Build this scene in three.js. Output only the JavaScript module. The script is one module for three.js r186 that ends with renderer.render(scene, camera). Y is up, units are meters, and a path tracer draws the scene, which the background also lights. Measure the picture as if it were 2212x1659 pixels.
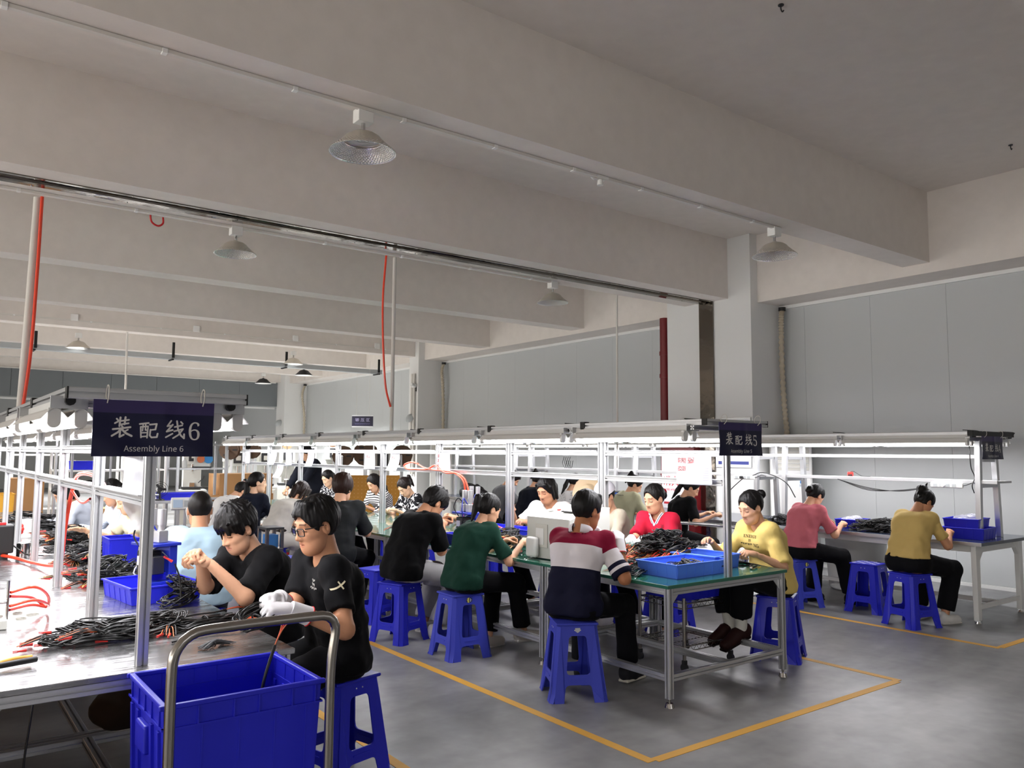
import * as THREE from 'three';
import { mergeGeometries, mergeVertices } from 'three/addons/utils/BufferGeometryUtils.js';
import { RoundedBoxGeometry } from 'three/addons/geometries/RoundedBoxGeometry.js';
import { RectAreaLightUniformsLib } from 'three/addons/lights/RectAreaLightUniformsLib.js';

// ---------------------------------------------------------------- camera, exposure
const scene = new THREE.Scene();
scene.background = new THREE.Color(0x1c1e20);
const camera = new THREE.PerspectiveCamera(2 * Math.atan(829.5 / 1721) * 180 / Math.PI, 2212 / 1659, 0.05, 120);
camera.position.set(0, 1.5, 0);
camera.rotation.order = 'YXZ';
camera.rotation.set(4.93 * Math.PI / 180, -36.9 * Math.PI / 180, 0.37 * Math.PI / 180);
const renderer = new THREE.WebGLRenderer();
renderer.toneMapping = THREE.LinearToneMapping;
renderer.toneMappingExposure = 2.0;
renderer.shadowMap.enabled = true;
RectAreaLightUniformsLib.init();
const TUBE = 14, TUBE_GLOW = 2.2, WINDOW = 3.5;     // light of one fixture's opening, visible glow of a tube

// ---------------------------------------------------------------- helpers
let seed = 7;
const rnd = () => { seed = (seed * 1664525 + 1013904223) >>> 0; return seed / 4294967296; };
const rr = (a, b) => a + (b - a) * rnd();
const V = (x, y, z) => new THREE.Vector3(x, y, z);
const taken = {};
const numbered = n => { const k = taken[n] || 0; taken[n] = k + 1; return k ? n + '_' + String(k).padStart(3, '0') : n; };
const ORD = ['first', 'second', 'third', 'fourth', 'fifth', 'sixth', 'seventh', 'eighth', 'ninth', 'tenth'];
function thing(name, label, category, group, pos, turn = 0) {
  const o = new THREE.Group(); o.name = numbered(name); scene.add(o);
  if (pos) o.position.set(...pos); o.rotation.y = turn;
  o.userData = { label, category }; if (group) o.userData.group = group;
  return o;
}
function part(parent, name, geo, m, pos, rot, scale) {
  const o = new THREE.Mesh(geo, m); o.name = name; parent.add(o);
  if (pos) o.position.set(...pos); if (rot) o.rotation.set(...rot); if (scale) o.scale.set(...scale);
  return o;
}
function solo(name, label, category, group, geo, m, pos, rot) {
  const o = new THREE.Mesh(geo, m); o.name = numbered(name); scene.add(o);
  if (pos) o.position.set(...pos); if (rot) o.rotation.set(...rot);
  o.userData = { label, category }; if (group) o.userData.group = group;
  return o;
}
function struct(name, label, geo, m, pos, rot) {
  const o = new THREE.Mesh(geo, m); o.name = numbered(name); scene.add(o);
  if (pos) o.position.set(...pos); if (rot) o.rotation.set(...rot);
  o.userData = { kind: 'structure', label, category: name.split('_')[0] };
  return o;
}
function copy(o, label, pos, turn) {
  const c = o.clone(); c.name = numbered(o.name.replace(/_\d{3}$/, '')); scene.add(c);
  c.userData = { ...o.userData }; if (label) c.userData.label = label;
  if (pos) c.position.set(...pos); if (turn !== undefined) c.rotation.y = turn;
  return c;
}
const box = (w, h, d) => new THREE.BoxGeometry(w, h, d);
const rbox = (w, h, d, r = 0.004, s = 2) => new RoundedBoxGeometry(w, h, d, s, r);
const cyl = (r1, r2, h, n = 16, open = false) => new THREE.CylinderGeometry(r1, r2, h, n, 1, open);
const tube = (pts, r, seg = 24, n = 6, closed = false) => new THREE.TubeGeometry(new THREE.CatmullRomCurve3(pts.map(p => Array.isArray(p) ? V(...p) : p), closed), seg, r, n, closed);
const at = (g, x, y, z, rx = 0, ry = 0, rz = 0) => { if (rx) g.rotateX(rx); if (ry) g.rotateY(ry); if (rz) g.rotateZ(rz); g.translate(x, y, z); return g; };
const strip = g => { const n = g.index ? g.toNonIndexed() : g; for (const k of Object.keys(n.attributes)) if (!['position', 'normal', 'uv'].includes(k)) n.deleteAttribute(k); if (!n.attributes.uv) n.setAttribute('uv', new THREE.BufferAttribute(new Float32Array(n.attributes.position.count * 2), 2)); n.morphAttributes = {}; return n; };
const merge = a => mergeGeometries(a.map(strip));
function uvBox(g, s = 1) {   // uv in metres from the dominant normal
  const p = g.attributes.position, n = g.attributes.normal, u = new Float32Array(p.count * 2);
  for (let i = 0; i < p.count; i++) {
    const ax = Math.abs(n.getX(i)), ay = Math.abs(n.getY(i)), az = Math.abs(n.getZ(i));
    if (ay >= ax && ay >= az) { u[2 * i] = p.getX(i) * s; u[2 * i + 1] = p.getZ(i) * s; }
    else if (ax >= az) { u[2 * i] = p.getZ(i) * s; u[2 * i + 1] = p.getY(i) * s; }
    else { u[2 * i] = p.getX(i) * s; u[2 * i + 1] = p.getY(i) * s; }
  }
  g.setAttribute('uv', new THREE.BufferAttribute(u, 2)); return g;
}
// world-space point of a shape extruded along z, centred
function extr(pts, depth, bevel = 0, holes = []) {
  const s = pts instanceof THREE.Shape ? pts : new THREE.Shape(pts.map(p => new THREE.Vector2(...p)));
  for (const h of holes) s.holes.push(h instanceof THREE.Path ? h : new THREE.Path(h.map(p => new THREE.Vector2(...p))));
  const g = new THREE.ExtrudeGeometry(s, { depth: depth - 2 * bevel, bevelEnabled: bevel > 0, bevelThickness: bevel, bevelSize: bevel, bevelSegments: 1, steps: 1, curveSegments: 6 });
  g.translate(0, 0, -depth / 2 + bevel); return g;
}
// ---- noise
const perm = new Uint8Array(512); { const p = [...Array(256).keys()]; for (let i = 255; i > 0; i--) { const j = Math.floor(rnd() * (i + 1)); [p[i], p[j]] = [p[j], p[i]]; } for (let i = 0; i < 512; i++) perm[i] = p[i & 255]; }
const fade = t => t * t * (3 - 2 * t);
function noise3(x, y, z) {
  const X = Math.floor(x), Y = Math.floor(y), Z = Math.floor(z); x -= X; y -= Y; z -= Z;
  const u = fade(x), v = fade(y), w = fade(z), h = (a, b, c) => perm[perm[perm[(X + a) & 255] + ((Y + b) & 255)] + ((Z + c) & 255)] / 127.5 - 1;
  const L = (a, b, t) => a + (b - a) * t;
  return L(L(L(h(0, 0, 0), h(1, 0, 0), u), L(h(0, 1, 0), h(1, 1, 0), u), v), L(L(h(0, 0, 1), h(1, 0, 1), u), L(h(0, 1, 1), h(1, 1, 1), u), v), w);
}
function tileNoise(x, y, n) {   // value noise with period n
  const X = Math.floor(x), Y = Math.floor(y); x -= X; y -= Y; const u = fade(x), v = fade(y);
  const h = (a, b) => perm[perm[((X + a) % n + n) % n & 255] + (((Y + b) % n + n) % n & 255)] / 127.5 - 1;
  const a = h(0, 0) + (h(1, 0) - h(0, 0)) * u, b = h(0, 1) + (h(1, 1) - h(0, 1)) * u; return a + (b - a) * v;
}
function dataTex(n, fn, srgb, rep) {
  const d = new Uint8Array(n * n * 4);
  for (let j = 0; j < n; j++) for (let i = 0; i < n; i++) { const c = fn(i / n, j / n); const k = (j * n + i) * 4; d[k] = c[0]; d[k + 1] = c[1]; d[k + 2] = c[2]; d[k + 3] = 255; }
  const t = new THREE.DataTexture(d, n, n); t.magFilter = THREE.LinearFilter; t.minFilter = THREE.LinearMipmapLinearFilter; t.generateMipmaps = true;
  t.wrapS = t.wrapT = THREE.RepeatWrapping; if (srgb) t.colorSpace = THREE.SRGBColorSpace; if (rep) t.repeat.set(rep, rep); t.needsUpdate = true; return t;
}
const clamp8 = v => Math.max(0, Math.min(255, Math.round(v)));
function fbmT(u, v, base, oct, gain = 0.5) { let s = 0, a = 1, t = 0, f = base; for (let o = 0; o < oct; o++) { s += a * tileNoise(u * f + o * 17, v * f + o * 31, f); t += a; a *= gain; f *= 2; } return s / t; }
function canvasTex(w, h, draw) {
  const c = document.createElement('canvas'); c.width = w; c.height = h; const g = c.getContext('2d'); draw(g, w, h);
  const t = new THREE.CanvasTexture(c); t.colorSpace = THREE.SRGBColorSpace; t.anisotropy = 8; return t;
}
const std = o => new THREE.MeshStandardMaterial(o);
const phy = o => new THREE.MeshPhysicalMaterial(o);
const rgb = (r, g, b) => new THREE.Color().setRGB(r, g, b);

// ---- materials
const floorTex = dataTex(1024, (u, v) => {
  const wu = u + .03 * fbmT(u + .2, v, 5, 3), wv = v + .03 * fbmT(u, v + .4, 5, 3), a = fbmT(wu, wv, 5, 6, .6), st = fbmT(wu * 1, wv * 4, 8, 4, .55), c = fbmT(u, v, 110, 3), d = fbmT(wu + .5, wv + .1, 14, 4);
  const k = 130 + 30 * a + 22 * st + 12 * d + 8 * c; return [clamp8(k + 1.5 * a), clamp8(k), clamp8(k - 1.5 * a)];
}, true, 1 / 7);
const floorRough = dataTex(512, (u, v) => { const k = 98 + 16 * fbmT(u, v, 8, 5) + 14 * fbmT(u, v, 40, 3); return [clamp8(k), clamp8(k), clamp8(k)]; }, false, 1 / 5);
const plasterTex = dataTex(512, (u, v) => { const k = 220 + 6 * fbmT(u, v, 3, 4) + 4 * fbmT(u, v, 40, 3); return [clamp8(k), clamp8(k - 7), clamp8(k - 14)]; }, true, 1 / 4);
const plasterBump = dataTex(512, (u, v) => { const k = 128 + 70 * fbmT(u, v, 6, 5); return [k, k, k].map(clamp8); }, false, 1 / 2);
const steelTex = dataTex(512, (u, v) => { const k = 70 + 30 * fbmT(u * 1, v * 1, 10, 5) + 18 * tileNoise(u * 4, v * 128, 128); return [clamp8(k), clamp8(k), clamp8(k)]; }, false, 1 / 1.2);
const steelCol = dataTex(512, (u, v) => { const k = 158 + 20 * fbmT(u, v, 7, 5) - 20 * Math.max(0, fbmT(u, v, 14, 4) - .2); return [clamp8(k), clamp8(k), clamp8(k + 1)]; }, true, 1 / 1.5);
const M = {
  floor: phy({ map: floorTex, roughnessMap: floorRough, roughness: 1, metalness: 0, specularIntensity: 0.9 }),
  plaster: std({ map: plasterTex, bumpMap: plasterBump, bumpScale: 0.003, roughness: 0.9 }),
  columnPaint: std({ color: 0xdcdcda, bumpMap: plasterBump, bumpScale: 0.003, roughness: 0.85 }),
  panel: std({ color: 0xbdc0c0, roughness: 0.42 }),
  panelDark: std({ color: 0x6f7477, roughness: 0.55 }),
  seam: std({ color: 0xa9adae, roughness: 0.6 }),
  white: std({ color: 0xe2e2e0, roughness: 0.5 }),
  whitePlastic: std({ color: 0xe6e5e2, roughness: 0.35 }),
  beige: std({ color: 0xc9c7be, roughness: 0.4 }),
  alu: std({ color: 0xc3c4c6, metalness: 0.75, roughness: 0.36 }),
  aluDark: std({ color: 0x3a3b3d, metalness: 0.5, roughness: 0.5 }),
  steel: std({ map: steelCol, metalness: 0.9, roughnessMap: steelTex, roughness: 0.9 }),
  chrome: std({ color: 0xd0d0d0, metalness: 1, roughness: 0.13 }),
  handle: std({ color: 0x9a958f, metalness: 1, roughness: 0.24 }),
  mirrorSteel: std({ color: 0x7b746c, metalness: 1, roughness: 0.1, bumpMap: plasterBump, bumpScale: 0.012 }),
  black: std({ color: 0x0d0d0e, roughness: 0.5 }),
  rubber: std({ color: 0x161617, roughness: 0.75 }),
  cable: std({ color: 0x0b0b0c, roughness: 0.38 }),
  cableGrey: std({ color: 0x4a4b4e, roughness: 0.6 }),
  red: std({ color: 0xc41f22, roughness: 0.45 }),
  darkRed: std({ color: 0x6d0f16, roughness: 0.42 }),
  clipRed: std({ color: 0xdc2f28, roughness: 0.4 }),
  orangeWire: std({ color: 0xc96a3a, roughness: 0.5 }),
  yellowWire: std({ color: 0xc99a58, roughness: 0.5 }),
  hose: phy({ color: 0xf0482c, roughness: 0.28, clearcoat: 0.3 }),
  yellow: std({ color: 0xd9a02c, roughness: 0.55 }),
  bin: phy({ color: 0x2327c4, roughness: 0.42, specularIntensity: 0.6 }),
  binLight: phy({ color: 0x5580f0, roughness: 0.4, specularIntensity: 0.6 }),
  stool: phy({ color: 0x2429bd, roughness: 0.36, specularIntensity: 0.6 }),
  stoolOld: phy({ color: 0x3d47b8, roughness: 0.48, specularIntensity: 0.5 }),
  green: phy({ color: 0x2f6b58, roughness: 0.12, clearcoat: 0.6, clearcoatRoughness: 0.05 }),
  tableBlue: phy({ color: 0x2b3344, roughness: 0.2 }),
  pvc: std({ color: 0xd6d2cb, roughness: 0.5 }),
  duct: std({ color: 0xb7ac98, roughness: 0.6 }),
  tape: std({ color: 0xdda63c, roughness: 0.6 }),
  paper: std({ color: 0xe9e7ea, roughness: 0.7, side: THREE.DoubleSide }),
  carton: std({ color: 0xb98a58, roughness: 0.8 }),
  wood: std({ color: 0x7a5a3e, roughness: 0.6 }),
  pegboard: std({ color: 0xb98021, roughness: 0.6 }),
  machine: std({ color: 0xc9cac4, roughness: 0.42 }),
  machineBlue: std({ color: 0x2436a8, roughness: 0.4 }),
  dark: std({ color: 0x26272a, roughness: 0.55 }),
  screen: std({ color: 0x223a66, roughness: 0.2, emissive: 0x2b59b0, emissiveIntensity: 0.5 }),
  glow: std({ color: 0xffffff, emissive: 0xffffff, emissiveIntensity: TUBE_GLOW }),
  windowGlow: std({ color: 0xffffff, emissive: 0xfffaf2, emissiveIntensity: 1.5 }),
  lampGlow: std({ color: 0xffffff, emissive: 0xffffff, emissiveIntensity: 2.5 }),
  glassClear: phy({ color: 0xffffff, transmission: 1, roughness: 0.05, thickness: 0, ior: 1.45 }),
};
// aluminium T-slot profile, 40 mm square, unit length along y
const profShape = (() => {
  const h = 0.02, s = 0.0044, d = 0.0145, pts = [];
  for (let k = 0; k < 4; k++) { const c = Math.cos(k * Math.PI / 2), q = Math.sin(k * Math.PI / 2); for (const [x, y] of [[h, -h + .002], [h, -s], [h - d, -s], [h - d, s], [h, s], [h, h - .002], [h - .002, h]]) pts.push([x * c - y * q, x * q + y * c]); }
  return pts;
})();
const profGeo = (() => { const g = new THREE.ExtrudeGeometry(new THREE.Shape(profShape.map(p => new THREE.Vector2(...p))), { depth: 1, bevelEnabled: false }); g.translate(0, 0, -.5); g.rotateX(-Math.PI / 2); return g; })();
function bar(parent, name, axis, len, x, y, z, w = 1, m = M.alu) {   // w scales the 40 mm section
  const ws = Array.isArray(w) ? w : [w, w];
  return part(parent, name, profGeo, m, [x, y, z], axis === 'x' ? [0, 0, Math.PI / 2] : axis === 'z' ? [Math.PI / 2, 0, 0] : [0, 0, 0], [ws[0], len, ws[1]]);
}
// ---------------------------------------------------------------- room
const XL = -10, XR = 9.9, ZN = 9, ZF = -36, SLAB = 4.58, EB = 9.36;
const fl = struct('floor', 'grey polished concrete floor', uvBox(box(XR - XL + .4, .12, ZN - ZF + .4)), M.floor, [(XL + XR) / 2, -.06, (ZN + ZF) / 2]);
struct('ceiling', 'pale painted concrete ceiling slab', uvBox(box(XR - XL + .4, .14, ZN - ZF + .4)), M.plaster, [(XL + XR) / 2, SLAB + .07, (ZN + ZF) / 2]);
const beams = [[6.9, 6.6, 3.74], [4.1, 3.8, 3.74], [1.26, .96, 3.74], [-1.2, -1.53, 3.74], [-4.38, -4.7, 3.74], [-7.13, -7.4, 3.71], [-7.62, -7.92, 3.71], [-10.36, -10.7, 3.69], [-13.23, -13.55, 3.66], [-15.99, -16.3, 3.7], [-18.8, -19.1, 3.68], [-21.6, -21.9, 3.66], [-24.4, -24.7, 3.66], [-28, -28.3, 3.66]];
beams.forEach(([a, b, y], i) => struct('ceiling_beam', 'painted concrete ceiling beam, ' + (i < 10 ? ORD[i] : 'number ' + (i + 1)) + ' along the hall', uvBox(box(EB - XL + .1, SLAB - y + .02, a - b)), M.plaster, [(EB + XL) / 2 + .05, (SLAB + y) / 2 + .01, (a + b) / 2]));
struct('ceiling_beam', 'concrete edge beam running along the long panelled wall', uvBox(box(XR - EB + .2, SLAB - 3.62, ZN - ZF)), M.plaster, [(XR + EB) / 2 + .1, (SLAB + 3.62) / 2, (ZN + ZF) / 2]);
// right wall: sandwich panels with joints
const wr = struct('wall_right', 'long wall of pale blue grey metal sandwich panels', uvBox(box(.14, 3.7, ZN - ZF + .2)), M.seam, [XR + .1, 1.84, (ZN + ZF) / 2]);
{ const pg = rbox(.03, 3.58, .9585, .002, 1); for (let z = ZN - .5; z > ZF; z -= .96) part(wr, 'panel', pg, M.panel, [-.075, -.04, z - (ZN + ZF) / 2]); }
struct('baseboard_right', 'white floor trim along the panelled wall', box(.05, .035, ZN - ZF), M.white, [XR - .03, .0175, (ZN + ZF) / 2]);
struct('trim_1', 'thin white trim where the panels meet the edge beam', box(.06, .05, ZN - ZF), M.white, [XR + .0, 3.6, (ZN + ZF) / 2]);
struct('wall_left', 'far side wall of grey panels', box(.2, SLAB, ZN - ZF + .4), M.panel, [XL - .1, SLAB / 2, (ZN + ZF) / 2]);
struct('wall_near', 'wall of grey panels behind the viewer', box(XR - XL + .4, SLAB, .2), M.panel, [(XL + XR) / 2, SLAB / 2, ZN + .1]);
struct('wall_far', 'grey back wall of the next room', box(XR - XL + .4, SLAB, .2), M.panel, [(XL + XR) / 2, SLAB / 2, ZF - .1]);
const part1 = struct('partition', 'dark grey panel band hanging below the ceiling at the far end', box(9.2 - XL, .86, .08), M.panelDark, [(9.2 + XL) / 2, 3.34, -24.72]);
for (let x = 8.6; x > XL; x -= 1.2) part(part1, 'panel', rbox(1.19, .84, .02, .003, 1), M.panelDark, [x - (9.2 + XL) / 2, 0, .045]);
struct('trim_2', 'pale rail below the dark panel band', box(9.2 - XL, .05, .06), M.white, [(9.2 + XL) / 2, 2.86, -24.9]);
// columns
const col = (z0, z1, label) => struct('column', label, uvBox(box(XR - 9.2 + .1, SLAB, z0 - z1)), M.columnPaint, [(XR + 9.2) / 2 + .05, SLAB / 2, (z0 + z1) / 2]);
col(-6.75, -7.4, 'white column with information board behind the second line sign');
col(-7.62, -8.28, 'white column beside the dark red pipe');
col(-15.83, -16.25, 'white column with hose pipes half way down the panelled wall');
col(-24.03, -24.7, 'white column at the end of the dark panel band');
col(1.6, .95, 'white column behind the viewer on the panelled wall');
// expansion joint covers
function joint(name, label, axis, len, pos) {
  const o = thing(name, label, 'joint cover', null, pos);
  const sh = [[-.125, 0], [-.03, .004], [-.024, -.012], [-.006, -.012], [0, .006], [.006, -.012], [.024, -.012], [.03, .004], [.125, 0], [.125, .02], [-.125, .02]];
  const g = extr(sh, len); if (axis === 'x') { g.rotateY(Math.PI / 2); } else { g.rotateX(Math.PI / 2); g.rotateY(-Math.PI / 2); }
  part(o, 'cover_strip', g, M.mirrorSteel);
  for (let k = 0; k < 26; k++) for (const s of [-.11, .11]) { const t = -len / 2 + (k + .5) * len / 26; part(o, 'rivet', new THREE.SphereGeometry(.006, 6, 4), M.chrome, axis === 'x' ? [t, -.001, s] : [-.001, t, s]); }
  return o;
}
joint('joint_cover', 'long shiny steel strip covering the joint between two ceiling beams', 'x', 9.15 - XL, [(9.15 + XL) / 2, 3.7, -7.51]);
joint('joint_cover', 'upright shiny steel strip covering the joint between two columns', 'y', 3.7, [9.188, 1.86, -7.51]);
// floor tape
const tp = (label, x0, z0, x1, z1) => { const w = .055, dx = Math.abs(x1 - x0), dz = Math.abs(z1 - z0); solo('floor_tape', label, 'tape', 'yellow floor tapes', box(Math.max(dx, w), .002, Math.max(dz, w)), M.tape, [(x0 + x1) / 2, .001, (z0 + z1) / 2]); };
tp('yellow floor tape running beside the stools of the middle line', 2.98, -2.81, 2.98, -13);
tp('yellow floor tape crossing in front of the middle line', 3.0075, -2.815, 5.3325, -2.815);
tp('yellow floor tape behind the yellow shirted worker on the middle line', 5.36, -2.81, 5.36, -13);
tp('yellow floor tape running beside the stools along the wall line', 6.9, -2.81, 6.9, -13);
tp('yellow floor tape crossing at the end of the wall line', 6.9275, -2.815, 9.2, -2.815);
tp('yellow floor tape under the stool beside the blue trolley', 1.96, -2.2, 1.96, -12.5);
// surface conduits
function conduit(label, pts, r, m = M.pvc, cat = 'conduit') { const o = thing('conduit', label, cat); part(o, 'pipe', tube(pts, r, Math.max(2, pts.length * 6), 8), m); return o; }
function trunking(label, x0, x1, y, z, n, w = .04) {
  const o = thing('cable_trunking', label, 'trunking', null, [0, 0, 0]);
  part(o, 'channel', box(x1 - x0, .022, w), M.pvc, [(x0 + x1) / 2, y - .0135, z]);
  for (let k = 0; k < n; k++) part(o, 'clip', rbox(.03, .028, w + .012, .003, 1), M.whitePlastic, [x0 + (k + .5) * (x1 - x0) / n, y - .0165, z]);
  return o;
}
trunking('white cable trunking under the nearest ceiling beam', XL, 6.7, 3.74, -4.6, 22, .03);
trunking('white cable trunking under the beam beside the long steel strip', XL, 6.6, 3.71, -7.8, 18);
{ const o = trunking('white cable trunking with junction boxes on a far beam face', XL, 9, 3.82, -15.96, 16, .02); for (const x of [2.2, 4.3, 6.3, 8.2]) part(o, 'junction_box', rbox(.12, .12, .05, .008, 1), M.whitePlastic, [x, 3.86, -15.96]); }
{ // corrugated ducts in the wall corners
  const ductPipe = (label, x, z, pts) => { const o = thing('corrugated_duct', label, 'duct', 'corrugated ducts', [x, 0, z]);
    const c = new THREE.CatmullRomCurve3(pts.map(p => V(...p))), n = 150, fr = c.computeFrenetFrames(n, false), pos = [], idx = [], R = 12;
    for (let i = 0; i <= n; i++) { const q = c.getPoint(i / n), r = .034 + .006 * (i % 4 < 2 ? 1 : -1); for (let j = 0; j < R; j++) { const a = j / R * Math.PI * 2; pos.push(q.x + r * Math.cos(a), q.y, q.z + r * Math.sin(a)); } }
    for (let i = 0; i < n; i++) for (let j = 0; j < R; j++) { const a = i * R + j, b = i * R + (j + 1) % R; idx.push(a, a + R, b, b, a + R, b + R); }
    const g = new THREE.BufferGeometry(); g.setAttribute('position', new THREE.Float32BufferAttribute(pos, 3)); g.setIndex(idx); g.computeVertexNormals();
    const m = M.duct.clone(); m.side = THREE.DoubleSide; part(o, 'hose', g, m); part(o, 'wall_collar', cyl(.05, .05, .05, 12), M.black, pts[0]); };
  ductPipe('ribbed beige duct in the corner beside the near column', 9.8, -6.66, [[0, 3.56, 0], [-.02, 3.45, .0], [-.03, 3.2, 0], [.0, 2.7, -.02], [.0, 2.2, .0], [.02, 1.8, .02], [.02, 1.2, .02]]);
  ductPipe('ribbed beige duct in the corner beside the middle column', 9.8, -15.7, [[0, 3.56, 0], [-.05, 3.4, 0], [-.05, 3.0, .05], [.0, 2.3, 0], [0, 1.6, 0], [0, 1, 0]]);
  ductPipe('ribbed beige duct in the corner beside the far column', 9.8, -23.9, [[0, 3.58, 0], [-.08, 3.3, 0], [.0, 2.6, 0], [0, 1.6, 0], [0, 1, 0]]);
}
{ const o = thing('fire_pipe', 'dark red fire water pipe beside the twin columns', 'pipe', null, [9.27, 0, -8.4]); part(o, 'pipe', cyl(.075, .075, 3.6, 20), M.darkRed, [0, 1.8, 0]); for (const y of [1.2, 2.7, 3.05]) part(o, 'coupling', cyl(.085, .085, .06, 20), M.darkRed, [0, y, 0]); }
{ const o = conduit('pair of white pipes running up the middle column', [[9.16, 1.0, -15.95], [9.16, 3.3, -15.95]], .03); part(o, 'pipe', tube([[9.16, 1, -16.05], [9.16, 3.3, -16.05]], .03, 2, 8), M.pvc); part(o, 'bracket', rbox(.06, .05, .22, .005, 1), M.whitePlastic, [9.17, 3.0, -16]); }
conduit('thin white conduit dropping from the beam near the red pipe', [[7.75, 3.7, -7.9], [7.75, 2.5, -7.9], [7.75, 1.3, -7.9]], .014);
conduit('white drop conduit beside the red air hose over the middle line', [[4.27, 3.7, -7.92], [4.27, 2.6, -7.92], [4.27, 1.72, -7.92]], .022);
conduit('white drop conduit beside the red air hose over the nearest line', [[.76, 3.7, -7.95], [.74, 2.6, -7.95], [.72, 1.72, -7.95]], .03);
conduit('short white conduit dropping behind the large near sign', [[3.1, 3.7, -16.1], [3.12, 2.4, -16.1], [3.12, 1.2, -16.1]], .02);
const hoseThing = (label, pts, r, m = M.hose) => solo('air_hose', label, 'hose', null, tube(pts, r, pts.length * 8, 8), m);
hoseThing('red air hose hanging from the beam over the middle line', [[4.15, 3.7, -7.9], [4.12, 3.2, -7.9], [4.14, 2.6, -7.9], [4.18, 2.2, -7.9], [4.24, 2.0, -7.9]], .012);
hoseThing('red air hose hanging from the beam over the nearest line', [[.79, 3.7, -7.9], [.785, 3.0, -7.9], [.77, 2.3, -7.9], [.73, 1.74, -7.9]], .014);
hoseThing('short loop of red hose peeping below the beam joint', [[1.68, 3.75, -7.95], [1.7, 3.66, -7.97], [1.76, 3.63, -7.97], [1.8, 3.66, -7.97], [1.8, 3.72, -7.97]], .009, M.red);
// high-bay lamps
function highbay(label, x, y, z, black, lit, r = .215) {
  const o = thing('high_bay_lamp', label, 'lamp', 'high bay lamps', [x, y, z]);
  part(o, 'mount_box', rbox(.11, .09, .09, .006, 1), M.whitePlastic, [0, -.045, 0]);
  part(o, 'stem', cyl(.014, .014, .06, 10), M.chrome, [0, -.12, 0]);
  const k = r / .215, dome = [[.02, -.14], [.03, -.15], [.04, -.155], [.085, -.165], [.115, -.185], [.13, -.205], [.215 , -.285], [.217, -.289], [.21, -.286], [.126, -.209], [.11, -.195], [0, -.195]].map(([a, b]) => new THREE.Vector2(a * k, -.14 + (b + .14) * k));
  const shell = black ? M.black : M.shell || (M.shell = std({ color: 0xcfc8bc, metalness: .6, roughness: .36 }));
  part(o, 'housing', new THREE.LatheGeometry(dome.slice(0, 8), 40), shell);
  // faceted reflector
  const g = new THREE.LatheGeometry(dome.slice(7, 10), 40); const refl = part(o, 'reflector', g, black ? M.whitePlastic : M.facet || (M.facet = std({ color: 0xf2f0ec, metalness: 1, roughness: .26, side: THREE.DoubleSide })));
  if (!black && !lit) { const dg = new THREE.SphereGeometry(.0075 * k, 5, 3), all = []; for (let j = 0; j < 9; j++) for (let i = 0; i < 56; i++) { const t = (j + .5) / 9, rad = (.13 + .08 * t) * k, a = (i + (j % 2) * .5) / 56 * Math.PI * 2; const d = dg.clone(); d.scale(1 + t * .5, .7, 1 + t * .5); d.translate(Math.cos(a) * rad, -.14 + (-.212 - .073 * t + .14) * k - .002, Math.sin(a) * rad); all.push(d); } part(o, 'reflector_facets', merge(all), M.facet).userData.kind = 'stuff'; }
  part(o, 'lens', new THREE.CylinderGeometry(.112 * k, .112 * k, .006, 32), lit ? M.lampGlow : M.lens || (M.lens = phy({ color: 0xd2d3cf, roughness: .1, clearcoat: 1 })), [0, -.14 + (-.197 + .14) * k, 0]);
  if (!lit) part(o, 'lens_ring', new THREE.TorusGeometry(.05 * k, .006 * k, 6, 28), M.lens, [0, -.14 + (-.202 + .14) * k, 0], [Math.PI / 2, 0, 0]);
  if (lit) { const l = new THREE.SpotLight(0xffffff, 60, 0, 1.15, .6, 2); l.position.set(x, y - .3 * k - .06, z); l.target.position.set(x, 0, z); l.castShadow = true; l.name = 'lamp'; scene.add(l, l.target); }
  return o;
}
highbay('large dimpled high bay lamp hanging nearest, switched off', 2.25, 3.735, -4.64);
highbay('dimpled high bay lamp in front of the near column', 6.7, 3.735, -4.62);
highbay('smooth cone lamp under the steel strip above the large sign', 2.445, 3.71, -7.82, false, false, .2);
highbay('smooth cone lamp under the steel strip near the twin columns', 6.52, 3.71, -7.82, false, false, .2);
highbay('small pale lamp on a far beam left of the red hose', 2.43, 3.72, -17, false, true, .22);
highbay('small pale lamp on a far beam beside the black ones', 6.68, 3.72, -17, false, true, .22);
highbay('upper black shaded lamp near the dark panel band', 7.73, 3.68, -18.95, true, true, .22);
highbay('lower black shaded lamp near the dark panel band', 7.70, 3.66, -21.75, true, true, .22);
// cable tray across the hall
{ const o = thing('cable_tray', 'grey cable tray hanging on black brackets across the far hall', 'cable tray', null, [0, 3.42, -17.3]);
  part(o, 'tray', extr([[-.08, .05], [-.08, -.05], [.08, -.05], [.08, .05], [.07, .05], [.07, -.04], [-.07, -.04], [-.07, .05]], 9 - XL).rotateY(Math.PI / 2), M.seam, [(9 + XL) / 2, 0, 0]);
  for (const x of [-6, -3.4, -.8, 1.75, 4.2, 6.6, 8.9]) { part(o, 'hanger', rbox(.05, .32, .03, .004, 1), M.black, [x, .14, .1]); part(o, 'hanger_arm', rbox(.04, .03, .3, .004, 1), M.black, [x - .02, -.06, .02]); } }
conduit('white conduit along the far beam above the dark band', [[XL, 3.63, -24.3], [9, 3.63, -24.3]], .02);
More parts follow.
